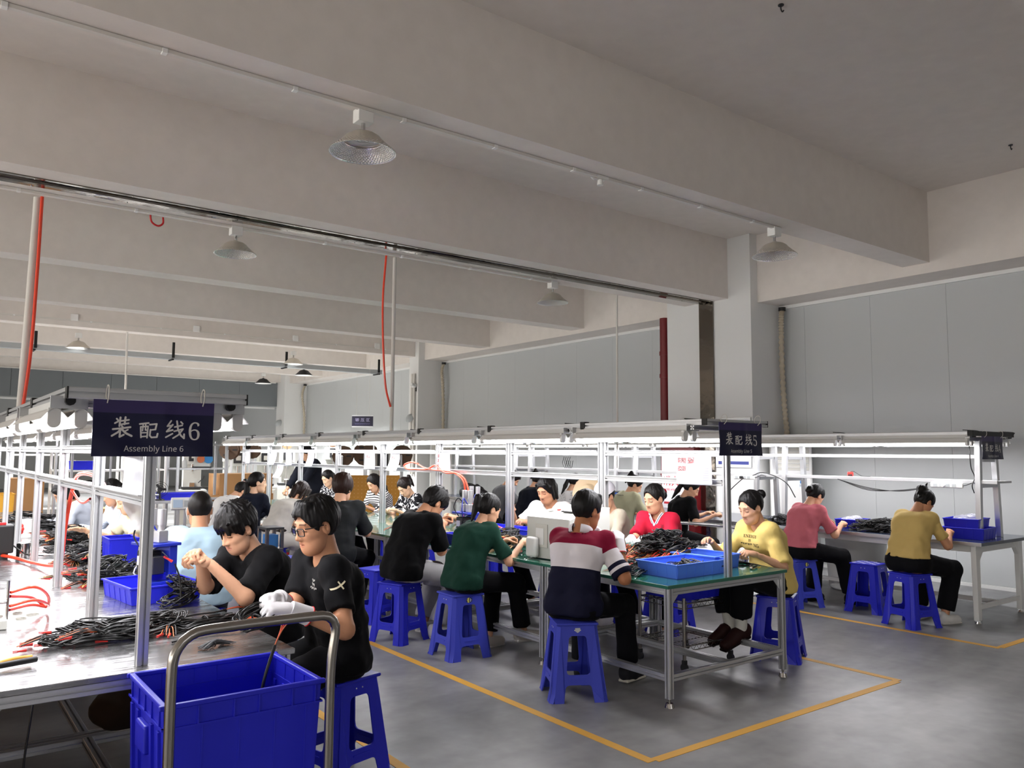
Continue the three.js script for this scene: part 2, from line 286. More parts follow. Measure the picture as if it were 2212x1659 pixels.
// wall spot, camera etc.
{ const o = thing('wall_light', 'small white round spot light on the column above the middle line', 'wall light', null, [9.18, 1.97, -7.98], .5); part(o, 'base', cyl(.05, .06, .02, 16), M.white, [0, 0, 0], [0, 0, Math.PI / 2]); part(o, 'body', cyl(.052, .058, .13, 20), M.white, [-.07, -.02, .02], [0, 0, 2.4]); part(o, 'lens', cyl(.046, .046, .006, 20), M.seam, [-.115, -.07, .02], [0, 0, 2.4]); }
for (const [z, l] of [[-16.05, 'small fan shaped white wall lamp on the middle column'], [-24.3, 'small fan shaped white wall lamp on the far column']]) { const o = thing('wall_light', l, 'wall light', null, [9.16, 2.5 - (z < -20 ? .1 : .2), z]); part(o, 'body', new THREE.SphereGeometry(.13, 14, 10, 0, Math.PI * 2, 0, 1.2), M.seam, [0, -.05, 0], [.5, 0, .9]); part(o, 'base', cyl(.03, .03, .03, 10), M.white, [.02, 0, 0], [0, 0, 1.57]); }
{ const o = thing('security_camera', 'white security camera on the middle column', 'camera', null, [9.185, 3.03, -15.9]); part(o, 'body', rbox(.2, .07, .07, .02, 2), M.white, [-.1, 0, .05], [0, .5, -.1]); part(o, 'arm', cyl(.012, .012, .12, 8), M.black, [0, -.08, 0]); }

// daylight windows in the far side wall, beyond the picture's left border
for (let i = 0, z = 6.4; z > -24; z -= 2.8, i++) {
  const o = struct('window_' + (i + 1), 'tall frosted daylight window in the far side wall', rbox(.06, 1.9, 2.3, .005, 1), M.white, [XL + .03, 1.45, z]);
  for (const s of [-1, 1]) part(o, 'pane', box(.01, 1.7, 1.06), M.windowGlow, [.035, 0, s * .55]);
  const l = new THREE.RectAreaLight(0xfffaf2, WINDOW, 2.2, 1.7); l.position.set(XL + .08, 1.45, z); l.lookAt(XL + 5, 1.45, z); l.name = 'daylight'; scene.add(l);
}
{ const o = thing('lamp_bracket', 'empty white lamp bracket under the nearest beam', 'bracket', null, [4.351, 3.738, -4.62]); part(o, 'plate', rbox(.12, .02, .08, .004, 1), M.whitePlastic, [0, -.01, 0]); part(o, 'socket', cyl(.02, .026, .05, 14), M.whitePlastic, [0, -.045, 0]); part(o, 'arm', tube([[-.02, -.02, 0], [-.07, -.03, 0], [-.1, -.015, 0]], .01, 10, 6), M.whitePlastic); }
{ const o = thing('ceiling_hook', 'small dark hook in the ceiling slab near the top edge', 'hook', 'ceiling hooks', [4.605, 4.579, -3.083]); part(o, 'plate', cyl(.02, .02, .006, 12), M.dark, [0, -.003, 0]); part(o, 'hook', tube([[0, -.004, 0], [0, -.03, 0], [.015, -.045, 0], [.03, -.03, 0]], .005, 12, 5), M.dark); }
{ const o = thing('ceiling_hook', 'small dark wire stub in the ceiling slab near the edge beam', 'hook', 'ceiling hooks', [8.563, 4.579, -3.177]); part(o, 'plate', cyl(.02, .02, .006, 12), M.dark, [0, -.003, 0]); part(o, 'hook', tube([[0, -.004, 0], [0, -.03, 0], [.015, -.045, 0], [.03, -.03, 0]], .005, 12, 5), M.dark); }
// ---------------------------------------------------------------- workbenches and overhead frames
const TOP = .715;
function bench(label, group, cx, z0, len, hw, topMat, seam) {
  const o = thing('workbench', label, 'workbench', group, [cx, 0, z0 - len / 2]);
  const h = len / 2 - .03, w = hw - .035;
  const tg = uvBox(rbox(hw * 2, .022, len - .004, .003, 1)); part(o, 'table_top', tg, topMat, [0, TOP - .011, 0]);
  for (const sx of [-1, 1]) for (const sz of [-1, 1]) {
    const l = bar(o, 'leg', 'y', TOP - .022 - .05, sx * w, .05 + (TOP - .072) / 2, sz * h);
    part(o, 'levelling_foot', merge([at(cyl(.022, .03, .025, 14), 0, -.03, 0), at(cyl(.008, .008, .03, 8), 0, -.008, 0)]), M.handle, [sx * w, .0425, sz * h]);
  }
  for (const sz of [-1, 1]) { bar(o, 'top_rail', 'x', w * 2 - .04, 0, TOP - .042, sz * h); bar(o, 'stretcher', 'x', w * 2 - .04, 0, .17, sz * h); }
  for (const sx of [-1, 1]) { bar(o, 'top_rail', 'z', h * 2 - .04, sx * w, TOP - .042, 0); bar(o, 'stretcher', 'z', h * 2 - .04, sx * w, .17, 0); }
  bar(o, 'stretcher', 'z', h * 2 - .04, 0, .17, 0);
  const gus = extr([[0, 0], [.07, 0], [0, -.07]], .004);
  for (const sx of [-1, 1]) for (const sz of [-1, 1]) part(o, 'corner_bracket', gus, M.alu, [sx * (w - .02), TOP - .062, sz * h], [0, sx > 0 ? Math.PI : 0, 0]);
  return o;
}
const reflGeo = (() => { const t = .0015, pts = [[-.085, 0], [-.06, .03], [-.042, .042], [-.024, .03], [0, .006], [.024, .03], [.042, .042], [.06, .03], [.085, 0]]; const up = pts.map(p => [p[0], p[1] + t]).reverse(); return extr([...pts, ...up], 1); })();
const spineGeo = box(.05, .03, 1), holderGeo = extr((() => { const s = new THREE.Shape(); s.moveTo(-.02, .05); s.lineTo(-.02, 0); s.absarc(0, 0, .02, Math.PI, 0, false); s.lineTo(.02, .05); return s; })(), .022);
const tubeGeo = (() => { const g = new THREE.CapsuleGeometry(.013, 1, 3, 10); g.rotateX(Math.PI / 2); return g; })();
function fixture(label, group, x, y, zc, len, light = true) {
  const o = thing('tube_light', label, 'tube light', group, [x, y, zc]);
  part(o, 'housing', spineGeo, M.white, [0, .04, 0], null, [1, 1, len]);
  part(o, 'reflector', reflGeo, M.whitePlastic, [0, -.02, 0], null, [1, 1, len - .03]);
  for (const sx of [-.042, .042]) { part(o, 'tube', tubeGeo, M.glow, [sx, -.034, 0], null, [1, 1, len - .1]); for (const sz of [-1, 1]) part(o, 'lamp_holder', holderGeo, M.whitePlastic, [sx, -.03, sz * (len / 2 - .03)]); }
  for (const sz of [-1, 1]) part(o, 'end_plate', rbox(.12, .045, .004, .001, 1), M.alu, [0, .04, sz * (len / 2)]);
  part(o, 'plug', cyl(.017, .017, .03, 10), M.black, [.0, .045, len / 2 + .012], [Math.PI / 2, 0, 0]);
  part(o, 'power_lead', tube([[0, .05, len / 2 + .02], [.02, .08, len / 2 + .05], [.05, .09, len / 2 + .02], [.04, .1, len / 2 - .1]], .004, 12, 5), M.black);
  if (light) { const l = new THREE.RectAreaLight(0xfdfbff, TUBE, .15, len - .1); l.position.set(x, y - .052, zc); l.rotation.x = -Math.PI / 2; l.name = 'tube'; scene.add(l); }
  return o;
}
function lineFrame(spec) {   // overhead frame of one assembly line
  const { cx, zs, name, zEnd } = spec, zA = zs[0], len = zA - zEnd;
  const o = thing('overhead_frame', `aluminium overhead frame with posts and rails above the ${name}`, 'frame', 'overhead frames', [cx, 0, 0]);
  const hP = 1.66 - TOP;
  zs.forEach((z, i) => {
    const dbl = i > 0 && i < zs.length - 1 ? [-.021, .021] : [0];
    for (const d of dbl) bar(o, 'post', 'y', hP, 0, TOP + hP / 2, z + d);
    bar(o, 'cross_arm', 'x', .66, 0, 1.665, z, .7);
    if (i) for (const [y, dx] of [[1.31, 0], [1.5, 0]]) { const a = zs[i - 1] - .022 - (i > 1 ? .021 : 0), b = z + .022 + (i < zs.length - 1 ? .021 : 0); bar(o, 'shelf_rail', 'z', a - b, dx, y, (a + b) / 2, [1, .9]); part(o, 'rail_tray', box(.075, .004, a - b), M.alu, [.005, y + .021, (a + b) / 2]); }
    if (i && spec.clips !== false) for (const s of [-.28, .28]) part(o, 'lamp_clamp', rbox(.05, .06, .05, .004, 1), M.black, [s, 1.7, z + .1]);
  });
  for (const s of [-.28, .28]) bar(o, 'long_rail', 'z', len + .1, s, 1.7, (zA + zEnd) / 2, [1, 1]);
  bar(o, 'end_rail', 'x', .62, .015, 1.7, zA + .07); bar(o, 'end_rail', 'x', .62, .015, 1.7, zEnd - .07);
  for (const s of [-1, 1]) part(o, 'end_cap', rbox(.006, .042, .042, .001, 1), M.black, [.015 + s * .312, 1.7, zA + .07]);
  return o;
}
const LINES = {};
function buildLine(k, spec) {
  const { cx, z0, pitch, n, hw, topMat, zPost, name, near } = spec, out = { ...spec };
  for (let i = 0; i < n; i++) bench(`${spec.topName} workbench of ${name}, ${ORD[i]} from ${near} end`, 'workbenches of the ' + name, cx, z0 - i * pitch, pitch, hw, topMat);
  const zs = []; for (let i = 0; i <= n; i++) zs.push(i === 0 ? zPost : i === n ? z0 - n * pitch + .04 : z0 - i * pitch);
  lineFrame({ cx, zs, name, zEnd: z0 - n * pitch, clips: spec.clips });
  for (let i = 0; i < n; i++) for (const s of [-1, 1]) fixture(`tube light over ${s < 0 ? 'left' : 'right'} side of ${name}, ${ORD[i]} from ${near} end`, 'tube lights of the ' + name, cx + s * .28, 1.628, z0 - (i + .5) * pitch - .02, pitch - .1);
  out.zs = zs; LINES[k] = out;
}
buildLine('six', { cx: .72, z0: -3.13, pitch: 1.1, n: 8, hw: .555, topMat: M.steel, topName: 'stainless steel topped', zPost: -3.22, name: 'nearest assembly line', near: 'near' });
buildLine('five', { cx: 4.25, z0: -3.3, pitch: 1.19, n: 8, hw: .6, topMat: M.green, topName: 'green topped', zPost: -3.33, name: 'middle assembly line', near: 'near' });
// the same kind of lines behind the viewer and beyond the picture's left border
for (const [k, cx, z0, nm] of [['b6', .72, 9.5, 'hidden rear line opposite nearest line'], ['b5', 4.25, 9.5, 'hidden rear line opposite middle line']])
  buildLine(k, { cx, z0: 8.6, pitch: 1.19, n: 6, hw: .6, topMat: M.steel, topName: 'steel topped', zPost: 8.5, name: nm, near: 'wall' });
buildLine('seven', { cx: -2.83, z0: -3.2, pitch: 1.19, n: 8, hw: .6, topMat: M.steel, topName: 'steel topped', zPost: -3.25, name: 'hidden line beyond the nearest one', near: 'aisle' });
// wall line: sheet steel tables with trestle frames
const boxTube = (w, d, h) => rbox(w, h, d, .004, 1);
{
  const name = 'wall assembly line', z0 = -3.22, pitch = 2.36, n = 4, xa = 7.64, xb = 8.76, cx = (xa + xb) / 2;
  for (let i = 0; i < n; i++) {
    const zc = z0 - (i + .5) * pitch, o = thing('workbench', `grey workbench with tapered legs on wall line, ${ORD[i]} from near end`, 'workbench', 'workbenches of the wall line', [cx, 0, zc]);
    const hx = (xb - xa) / 2, hz = pitch / 2;
    part(o, 'table_top', rbox(hx * 2, .03, pitch - .004, .004, 1), M.tableBlue, [0, TOP - .005, 0]);
    part(o, 'edge_strip', rbox(.006, .032, pitch - .004, .001, 1), M.alu, [-hx - .002, TOP - .005, 0]);
    for (const sx of [-1, 1]) part(o, 'apron', rbox(.03, .07, pitch - .2, .003, 1), M.white, [sx * (hx - .12), TOP - .055, 0]);
    for (const sz of [-1, 1]) {
      part(o, 'apron', rbox(hx * 2 - .2, .07, .03, .003, 1), M.white, [0, TOP - .055, sz * (hz - .1)]);
      for (const sx of [-1, 1]) {
        const lg = extr([[-.03, 0], [.03, 0], [.038, .66], [-.038, .66]], .045, .003);
        const l = part(o, 'leg', lg, M.white, [sx * (hx - .1), .03, sz * (hz - .1)]);
        part(o, 'bracket', extr([[0, 0], [.12, .0], [0, -.13]], .04), M.white, [sx * (hx - .14), TOP - .03, sz * (hz - .1)], [0, sx > 0 ? Math.PI : 0, 0]);
        part(o, 'levelling_foot', merge([at(cyl(.022, .028, .018, 14), 0, -.02, 0), at(cyl(.008, .008, .03, 8), 0, 0, 0)]), M.chrome, [sx * (hx - .1), .03, sz * (hz - .1)]);
      }
      part(o, 'stretcher', rbox(hx * 2 - .26, .04, .03, .003, 1), M.white, [0, .14, sz * (hz - .1)]);
    }
    part(o, 'stretcher', rbox(.03, .04, pitch - .24, .003, 1), M.white, [0, .14, 0]);
  }
  const o = thing('overhead_frame', 'white trestle frame with shelf and light rails above the wall line', 'frame', 'overhead frames', [cx, 0, 0]);
  const zEnd = z0 - n * pitch, zs = [z0 - .16]; for (let i = 1; i < n; i++) zs.push(z0 - i * pitch + .12, z0 - i * pitch - .26); zs.push(zEnd + .3);
  for (const z of zs) {
    for (const s of [-1, 1]) { const g = rbox(.05, .92, .05, .004, 1); part(o, 'post', g, M.alu, [s * .19, TOP + .01 + .46, z], [0, 0, s * .055]); }
    part(o, 'cross_bar', rbox(.3, .04, .04, .004, 1), M.alu, [0, 1.22, z]); part(o, 'cross_bar', rbox(.27, .04, .04, .004, 1), M.alu, [0, 1.46, z]);
    part(o, 'top_arm', rbox(.84, .04, .04, .004, 1), M.alu, [.03, 1.655, z]);
  }
  const L = z0 - zEnd;
  part(o, 'shelf', rbox(.3, .02, L - .1, .003, 1), M.alu, [-.02, 1.255, (z0 + zEnd) / 2 + .05]); part(o, 'shelf_lip', rbox(.03, .035, L - .1, .003, 1), M.alu, [-.17, 1.255, (z0 + zEnd) / 2 + .05]);
  part(o, 'paper_rail', rbox(.02, .035, L - .2, .003, 1), M.alu, [-.14, 1.49, (z0 + zEnd) / 2 + .02]);
  for (const s of [-.36, .42]) part(o, 'long_rail', rbox(.04, .05, L - .15, .004, 1), M.alu, [s, 1.7, (z0 + zEnd) / 2 - .06]);
  part(o, 'end_rail', rbox(.86, .045, .045, .004, 1), M.aluDark, [-.02, 1.705, z0 - .1]);
  for (const s of [-.455, .415]) part(o, 'end_cap', rbox(.02, .05, .05, .004, 1), M.black, [s, 1.705, z0 - .1]);
  for (let i = 0; i < 7; i++) for (const s of [-.36, .42]) fixture(`tube light over the ${s < 0 ? 'aisle' : 'wall'} side of wall line, ${ORD[i]} from near end`, 'tube lights of the wall line', cx + s, 1.64, z0 - .1 - (i + .5) * 1.32, 1.27);
  LINES.four = { cx, z0, zEnd };
}
// ---------------------------------------------------------------- implicit surfaces for figures
const smin = (a, b, k) => { const h = k - Math.abs(a - b); return h > 0 ? Math.min(a, b) - h * h / (4 * k) : Math.min(a, b); };
const cone = (a, b, ra, rb = ra) => { const ax = a.x, ay = a.y, az = a.z, bx = b.x - ax, by = b.y - ay, bz = b.z - az, q = 1 / Math.max(1e-9, bx * bx + by * by + bz * bz), dr = rb - ra;
  return (x, y, z) => { x -= ax; y -= ay; z -= az; let t = (x * bx + y * by + z * bz) * q; t = t < 0 ? 0 : t > 1 ? 1 : t; x -= t * bx; y -= t * by; z -= t * bz; return Math.sqrt(x * x + y * y + z * z) - ra - dr * t; }; };
const ell = (c, r) => { const { x: cx, y: cy, z: cz } = c, ix = 1 / r.x, iy = 1 / r.y, iz = 1 / r.z;
  return (x, y, z) => { x = (x - cx) * ix; y = (y - cy) * iy; z = (z - cz) * iz; const k0 = Math.sqrt(x * x + y * y + z * z), a = x * ix, b = y * iy, d = z * iz, k1 = Math.sqrt(a * a + b * b + d * d); return k1 < 1e-6 ? -1 / Math.max(ix, iy, iz) : k0 * (k0 - 1) / k1; }; };
const blend = (fs, k) => (x, y, z) => { let d = fs[0](x, y, z); for (let i = 1; i < fs.length; i++) d = smin(d, fs[i](x, y, z), k); return d; };
const planeCut = (pt, n) => (x, y, z) => (x - pt.x) * n.x + (y - pt.y) * n.y + (z - pt.z) * n.z;   // positive side is removed
const smax = (a, b, k) => -smin(-a, -b, k);
const both = (f, g) => (x, y, z) => smax(f(x, y, z), g(x, y, z), .01);
function meshField(f, lo, hi, c) {   // surface nets with block skipping
  const nx = Math.ceil((hi.x - lo.x) / c) + 2, ny = Math.ceil((hi.y - lo.y) / c) + 2, nz = Math.ceil((hi.z - lo.z) / c) + 2, D = new Float32Array(nx * ny * nz).fill(1), B = 6, ox = lo.x - c / 2, oy = lo.y - c / 2, oz = lo.z - c / 2;
  const R = B * c * .87 * 1.35 + c;
  for (let k = 0; k < nz; k += B) for (let j = 0; j < ny; j += B) for (let i = 0; i < nx; i += B) {
    const d = f(ox + (i + B / 2) * c, oy + (j + B / 2) * c, oz + (k + B / 2) * c), far = Math.abs(d) > R;
    for (let kk = k; kk < Math.min(k + B, nz); kk++) for (let jj = j; jj < Math.min(j + B, ny); jj++) for (let ii = i; ii < Math.min(i + B, nx); ii++) D[(kk * ny + jj) * nx + ii] = far ? d : f(ox + ii * c, oy + jj * c, oz + kk * c);
  }
  const id = new Int32Array(nx * ny * nz).fill(-1), pos = [], idx = [], off = [0, 1, nx, nx + 1, nx * ny, nx * ny + 1, nx * ny + nx, nx * ny + nx + 1];
  const ED = [[0, 1], [2, 3], [4, 5], [6, 7], [0, 2], [1, 3], [4, 6], [5, 7], [0, 4], [1, 5], [2, 6], [3, 7]];
  for (let k = 0; k < nz - 1; k++) for (let j = 0; j < ny - 1; j++) for (let i = 0; i < nx - 1; i++) {
    const b = (k * ny + j) * nx + i; let m = 0; for (let q = 0; q < 8; q++) if (D[b + off[q]] < 0) m |= 1 << q;
    if (m === 0 || m === 255) continue;
    let x = 0, y = 0, z = 0, n = 0;
    for (const [a, e] of ED) { if (((m >> a) & 1) === ((m >> e) & 1)) continue; const da = D[b + off[a]], de = D[b + off[e]], t = da / (da - de); x += (a & 1) + t * ((e & 1) - (a & 1)); y += ((a >> 1) & 1) + t * (((e >> 1) & 1) - ((a >> 1) & 1)); z += (a >> 2) + t * ((e >> 2) - (a >> 2)); n++; }
    id[b] = pos.length / 3; pos.push(ox + (i + x / n) * c, oy + (j + y / n) * c, oz + (k + z / n) * c);
  }
  const quad = (a, b, d, e, fl) => { if (a < 0 || b < 0 || d < 0 || e < 0) return; fl ? idx.push(a, b, d, a, d, e) : idx.push(a, d, b, a, e, d); };
  for (let k = 1; k < nz - 1; k++) for (let j = 1; j < ny - 1; j++) for (let i = 1; i < nx - 1; i++) {
    const b = (k * ny + j) * nx + i, s = D[b] < 0;
    if ((D[b + 1] < 0) !== s) quad(id[b], id[b - nx], id[b - nx - nx * ny], id[b - nx * ny], !s);
    if ((D[b + nx] < 0) !== s) quad(id[b], id[b - nx * ny], id[b - 1 - nx * ny], id[b - 1], !s);
    if ((D[b + nx * ny] < 0) !== s) quad(id[b], id[b - 1], id[b - 1 - nx], id[b - nx], !s);
  }
  const g = new THREE.BufferGeometry(); g.setAttribute('position', new THREE.Float32BufferAttribute(pos, 3)); g.setIndex(idx); g.computeVertexNormals(); return g;
}
const paint = (g, fn) => { const p = g.attributes.position, c = new Float32Array(p.count * 3); for (let i = 0; i < p.count; i++) { const q = fn(p.getX(i), p.getY(i), p.getZ(i)); c[3 * i] = q[0]; c[3 * i + 1] = q[1]; c[3 * i + 2] = q[2]; } g.setAttribute('color', new THREE.BufferAttribute(c, 3)); return g; };
const mergeIdx = gs => { // merge indexed geometries that hold position, normal, color
  let n = 0, m = 0; for (const g of gs) { n += g.attributes.position.count; m += g.index.count; }
  const P = new Float32Array(n * 3), N = new Float32Array(n * 3), C = new Float32Array(n * 3).fill(1), I = new Uint32Array(m); let a = 0, b = 0;
  for (const g of gs) { P.set(g.attributes.position.array, a * 3); N.set(g.attributes.normal.array, a * 3); if (g.attributes.color) C.set(g.attributes.color.array, a * 3); const ix = g.index.array; for (let i = 0; i < ix.length; i++) I[b + i] = ix[i] + a; a += g.attributes.position.count; b += ix.length; }
  const o = new THREE.BufferGeometry(); o.setAttribute('position', new THREE.BufferAttribute(P, 3)); o.setAttribute('normal', new THREE.BufferAttribute(N, 3)); o.setAttribute('color', new THREE.BufferAttribute(C, 3)); o.setIndex(new THREE.BufferAttribute(I, 1)); return o;
};
const flip = g => { const i = g.index.array; for (let k = 0; k < i.length; k += 3) { const t = i[k]; i[k] = i[k + 1]; i[k + 1] = t; } return g; };
// ---- head (origin in the middle of the skull, face towards +z)
const ss = (a, b, x) => { const t = Math.max(0, Math.min(1, (x - a) / (b - a))); return t * t * (3 - 2 * t); };
const headCache = {};
function headGeo(kind, cell) {
  const key = kind + cell; if (headCache[key]) return headCache[key];
  const f = kind === 'f', w = f ? .95 : 1;
  const base = blend([ell(V(0, .03, -.014), V(.0755 * w, .092, .096)), ell(V(0, -.034, .03), V(.0605 * w, .078, .062)), cone(V(-.03, -.075, .035), V(.03, -.075, .035), .03, .03), ell(V(0, -.094, .058), V(.024, .02, .022))], .045);
  const add = blend([cone(V(-.04 * w, -.018, .058), V(-.052 * w, -.012, .03), .019, .017), cone(V(.04 * w, -.018, .058), V(.052 * w, -.012, .03), .019, .017), cone(V(-.038, .03, .073), V(.038, .03, .073), f ? .0105 : .013)], .02);
  const nose = blend([cone(V(0, .018, .086), V(0, -.026, .105), .006, f ? .0095 : .0105), cone(V(-.012, -.03, .094), V(.012, -.03, .094), .0085)], .012);
  const lips = blend([cone(V(-.018, -.056, .081), V(.018, -.056, .081), .0055), cone(V(0, -.0555, .0845), V(0, -.056, .0845), .006), cone(V(-.014, -.0655, .0805), V(.014, -.0655, .0805), .0068)], .006);
  const mouth = cone(V(-.021, -.0605, .0895), V(.021, -.0605, .0895), .0022);
  const eyes = (x, y, z) => { const ax = Math.abs(x); return ell(V(.032, .007, .0735), V(.0165, .0105, .0115))(ax, y, z); };
  const sock = (x, y, z) => { const ax = Math.abs(x); return Math.sqrt((ax - .031) ** 2 + (y - .006) ** 2 + (z - .1) ** 2) - .019; };
  const ear = (x, y, z) => { const ax = Math.abs(x); const o = ell(V(.0775 * w, -.004, -.008), V(.0085, .031, .018))(ax, y, z), h = ell(V(.088 * w, -.0, -.004), V(.008, .018, .009))(ax, y, z); return Math.max(o, -h); };
  const F = (x, y, z) => { let d = smin(base(x, y, z), add(x, y, z), .02); d = -smin(-d, sock(x, y, z), .02); d = smin(d, eyes(x, y, z), .005); d = smin(d, nose(x, y, z), .012); d = smin(d, lips(x, y, z), .008); d = Math.max(d, -mouth(x, y, z)); return smin(d, ear(x, y, z), .006); };
  const g = meshField(F, V(-.1, -.13, -.125), V(.1, .135, .125), cell);
  paint(g, (x, y, z) => {
    const ax = Math.abs(x); let r = 1, gg = 1, b = 1;
    const lip = (1 - ss(.8, 1.15, Math.hypot(x / .024, (y + .0605) / .0125))) * (z > .06 ? 1 : 0); r *= 1 - .1 * lip; gg *= 1 - .26 * lip; b *= 1 - .22 * lip;
    const by = .036 - .1 * Math.max(0, ax - .034) + .03 * (ax - .016), brow = (ax > .012 && ax < .052 && z > .03) ? 1 - ss(.6, 1.2, Math.abs(y - by) / (f ? .0035 : .005)) : 0;
    const lash = (ax > .016 && ax < .049 && z > .04) ? 1 - ss(.5, 1.3, Math.abs(y - (.004 - .12 * Math.max(0, ax - .04))) / .0032) : 0;
    const dk = 1 - .86 * Math.max(brow * .9, lash); r *= dk; gg *= dk; b *= dk;
    return [r, gg, b];
  });
  return headCache[key] = g;
}
// ---- hands (right hand, wrist at the origin, fingers along +z, back of the hand +y, thumb towards +x)
const handCache = {};
function handGeo(pose, cell, fat) {
  const key = pose + cell + fat; if (handCache[key]) return handCache[key];
  const curl = { relaxed: [22, 32, 20], pinch: [42, 52, 26], grip: [62, 78, 42], flat: [8, 10, 6] }[pose], r0 = fat;
  const palm = blend([cone(V(.0, 0, -.018), V(0, 0, .012), .0215 + r0, .024 + r0), cone(V(.012, 0, .012), V(.029, .002, .082), .018 + r0, .0125 + r0), cone(V(0, .001, .012), V(.009, .004, .086), .018 + r0, .013 + r0), cone(V(-.008, 0, .012), V(-.011, .003, .083), .018 + r0, .0125 + r0), cone(V(-.014, -.001, .012), V(-.029, 0, .074), .016 + r0, .0115 + r0)], .014);
  const fs = [];
  [[.029, .002, .082, .074, .0094], [.009, .004, .087, .083, .0096], [-.011, .003, .083, .077, .0092], [-.0295, 0, .074, .06, .0082]].forEach(([x, y, z, L, r], q) => {
    let a = 0; let p = V(x, y, z); const segs = [.45, .31, .24], ch = []; const spread = x * .9 * (pose === 'flat' ? 2.2 : .8);
    segs.forEach((s, i) => { a += (curl[i] + (pose === 'pinch' ? q * 7 : 0)) * Math.PI / 180; const n = V(p.x + spread * L * s, p.y - Math.sin(a) * L * s, p.z + Math.cos(a) * L * s); ch.push(cone(p, n, r * (1 - .07 * i) + r0, r * (1 - .07 * (i + 1)) + r0)); p = n; });
    fs.push(blend(ch, .003));
  });
  const th = { relaxed: [[.026, -.008, .028], [.047, -.02, .056], [.052, -.032, .082], [.05, -.042, .1]], pinch: [[.026, -.008, .028], [.045, -.03, .052], [.046, -.05, .078], [.038, -.064, .098]], grip: [[.026, -.008, .028], [.04, -.034, .05], [.03, -.052, .07], [.012, -.058, .082]], flat: [[.026, -.006, .028], [.054, -.012, .052], [.068, -.016, .076], [.076, -.018, .094]] }[pose].map(p => V(...p));
  fs.push(blend([cone(th[0], th[1], .0145 + r0, .012 + r0), cone(th[1], th[2], .0115 + r0, .0102 + r0), cone(th[2], th[3], .0102 + r0, .0088 + r0)], .004));
  const F = (x, y, z) => { const p = palm(x, y, z); let d = p; for (const f of fs) d = Math.min(d, smin(p, f(x, y, z), .009)); return d; };
  const g = meshField(F, V(-.065, -.13, -.07), V(.1, .045, .19), cell);
  return handCache[key] = g;
}
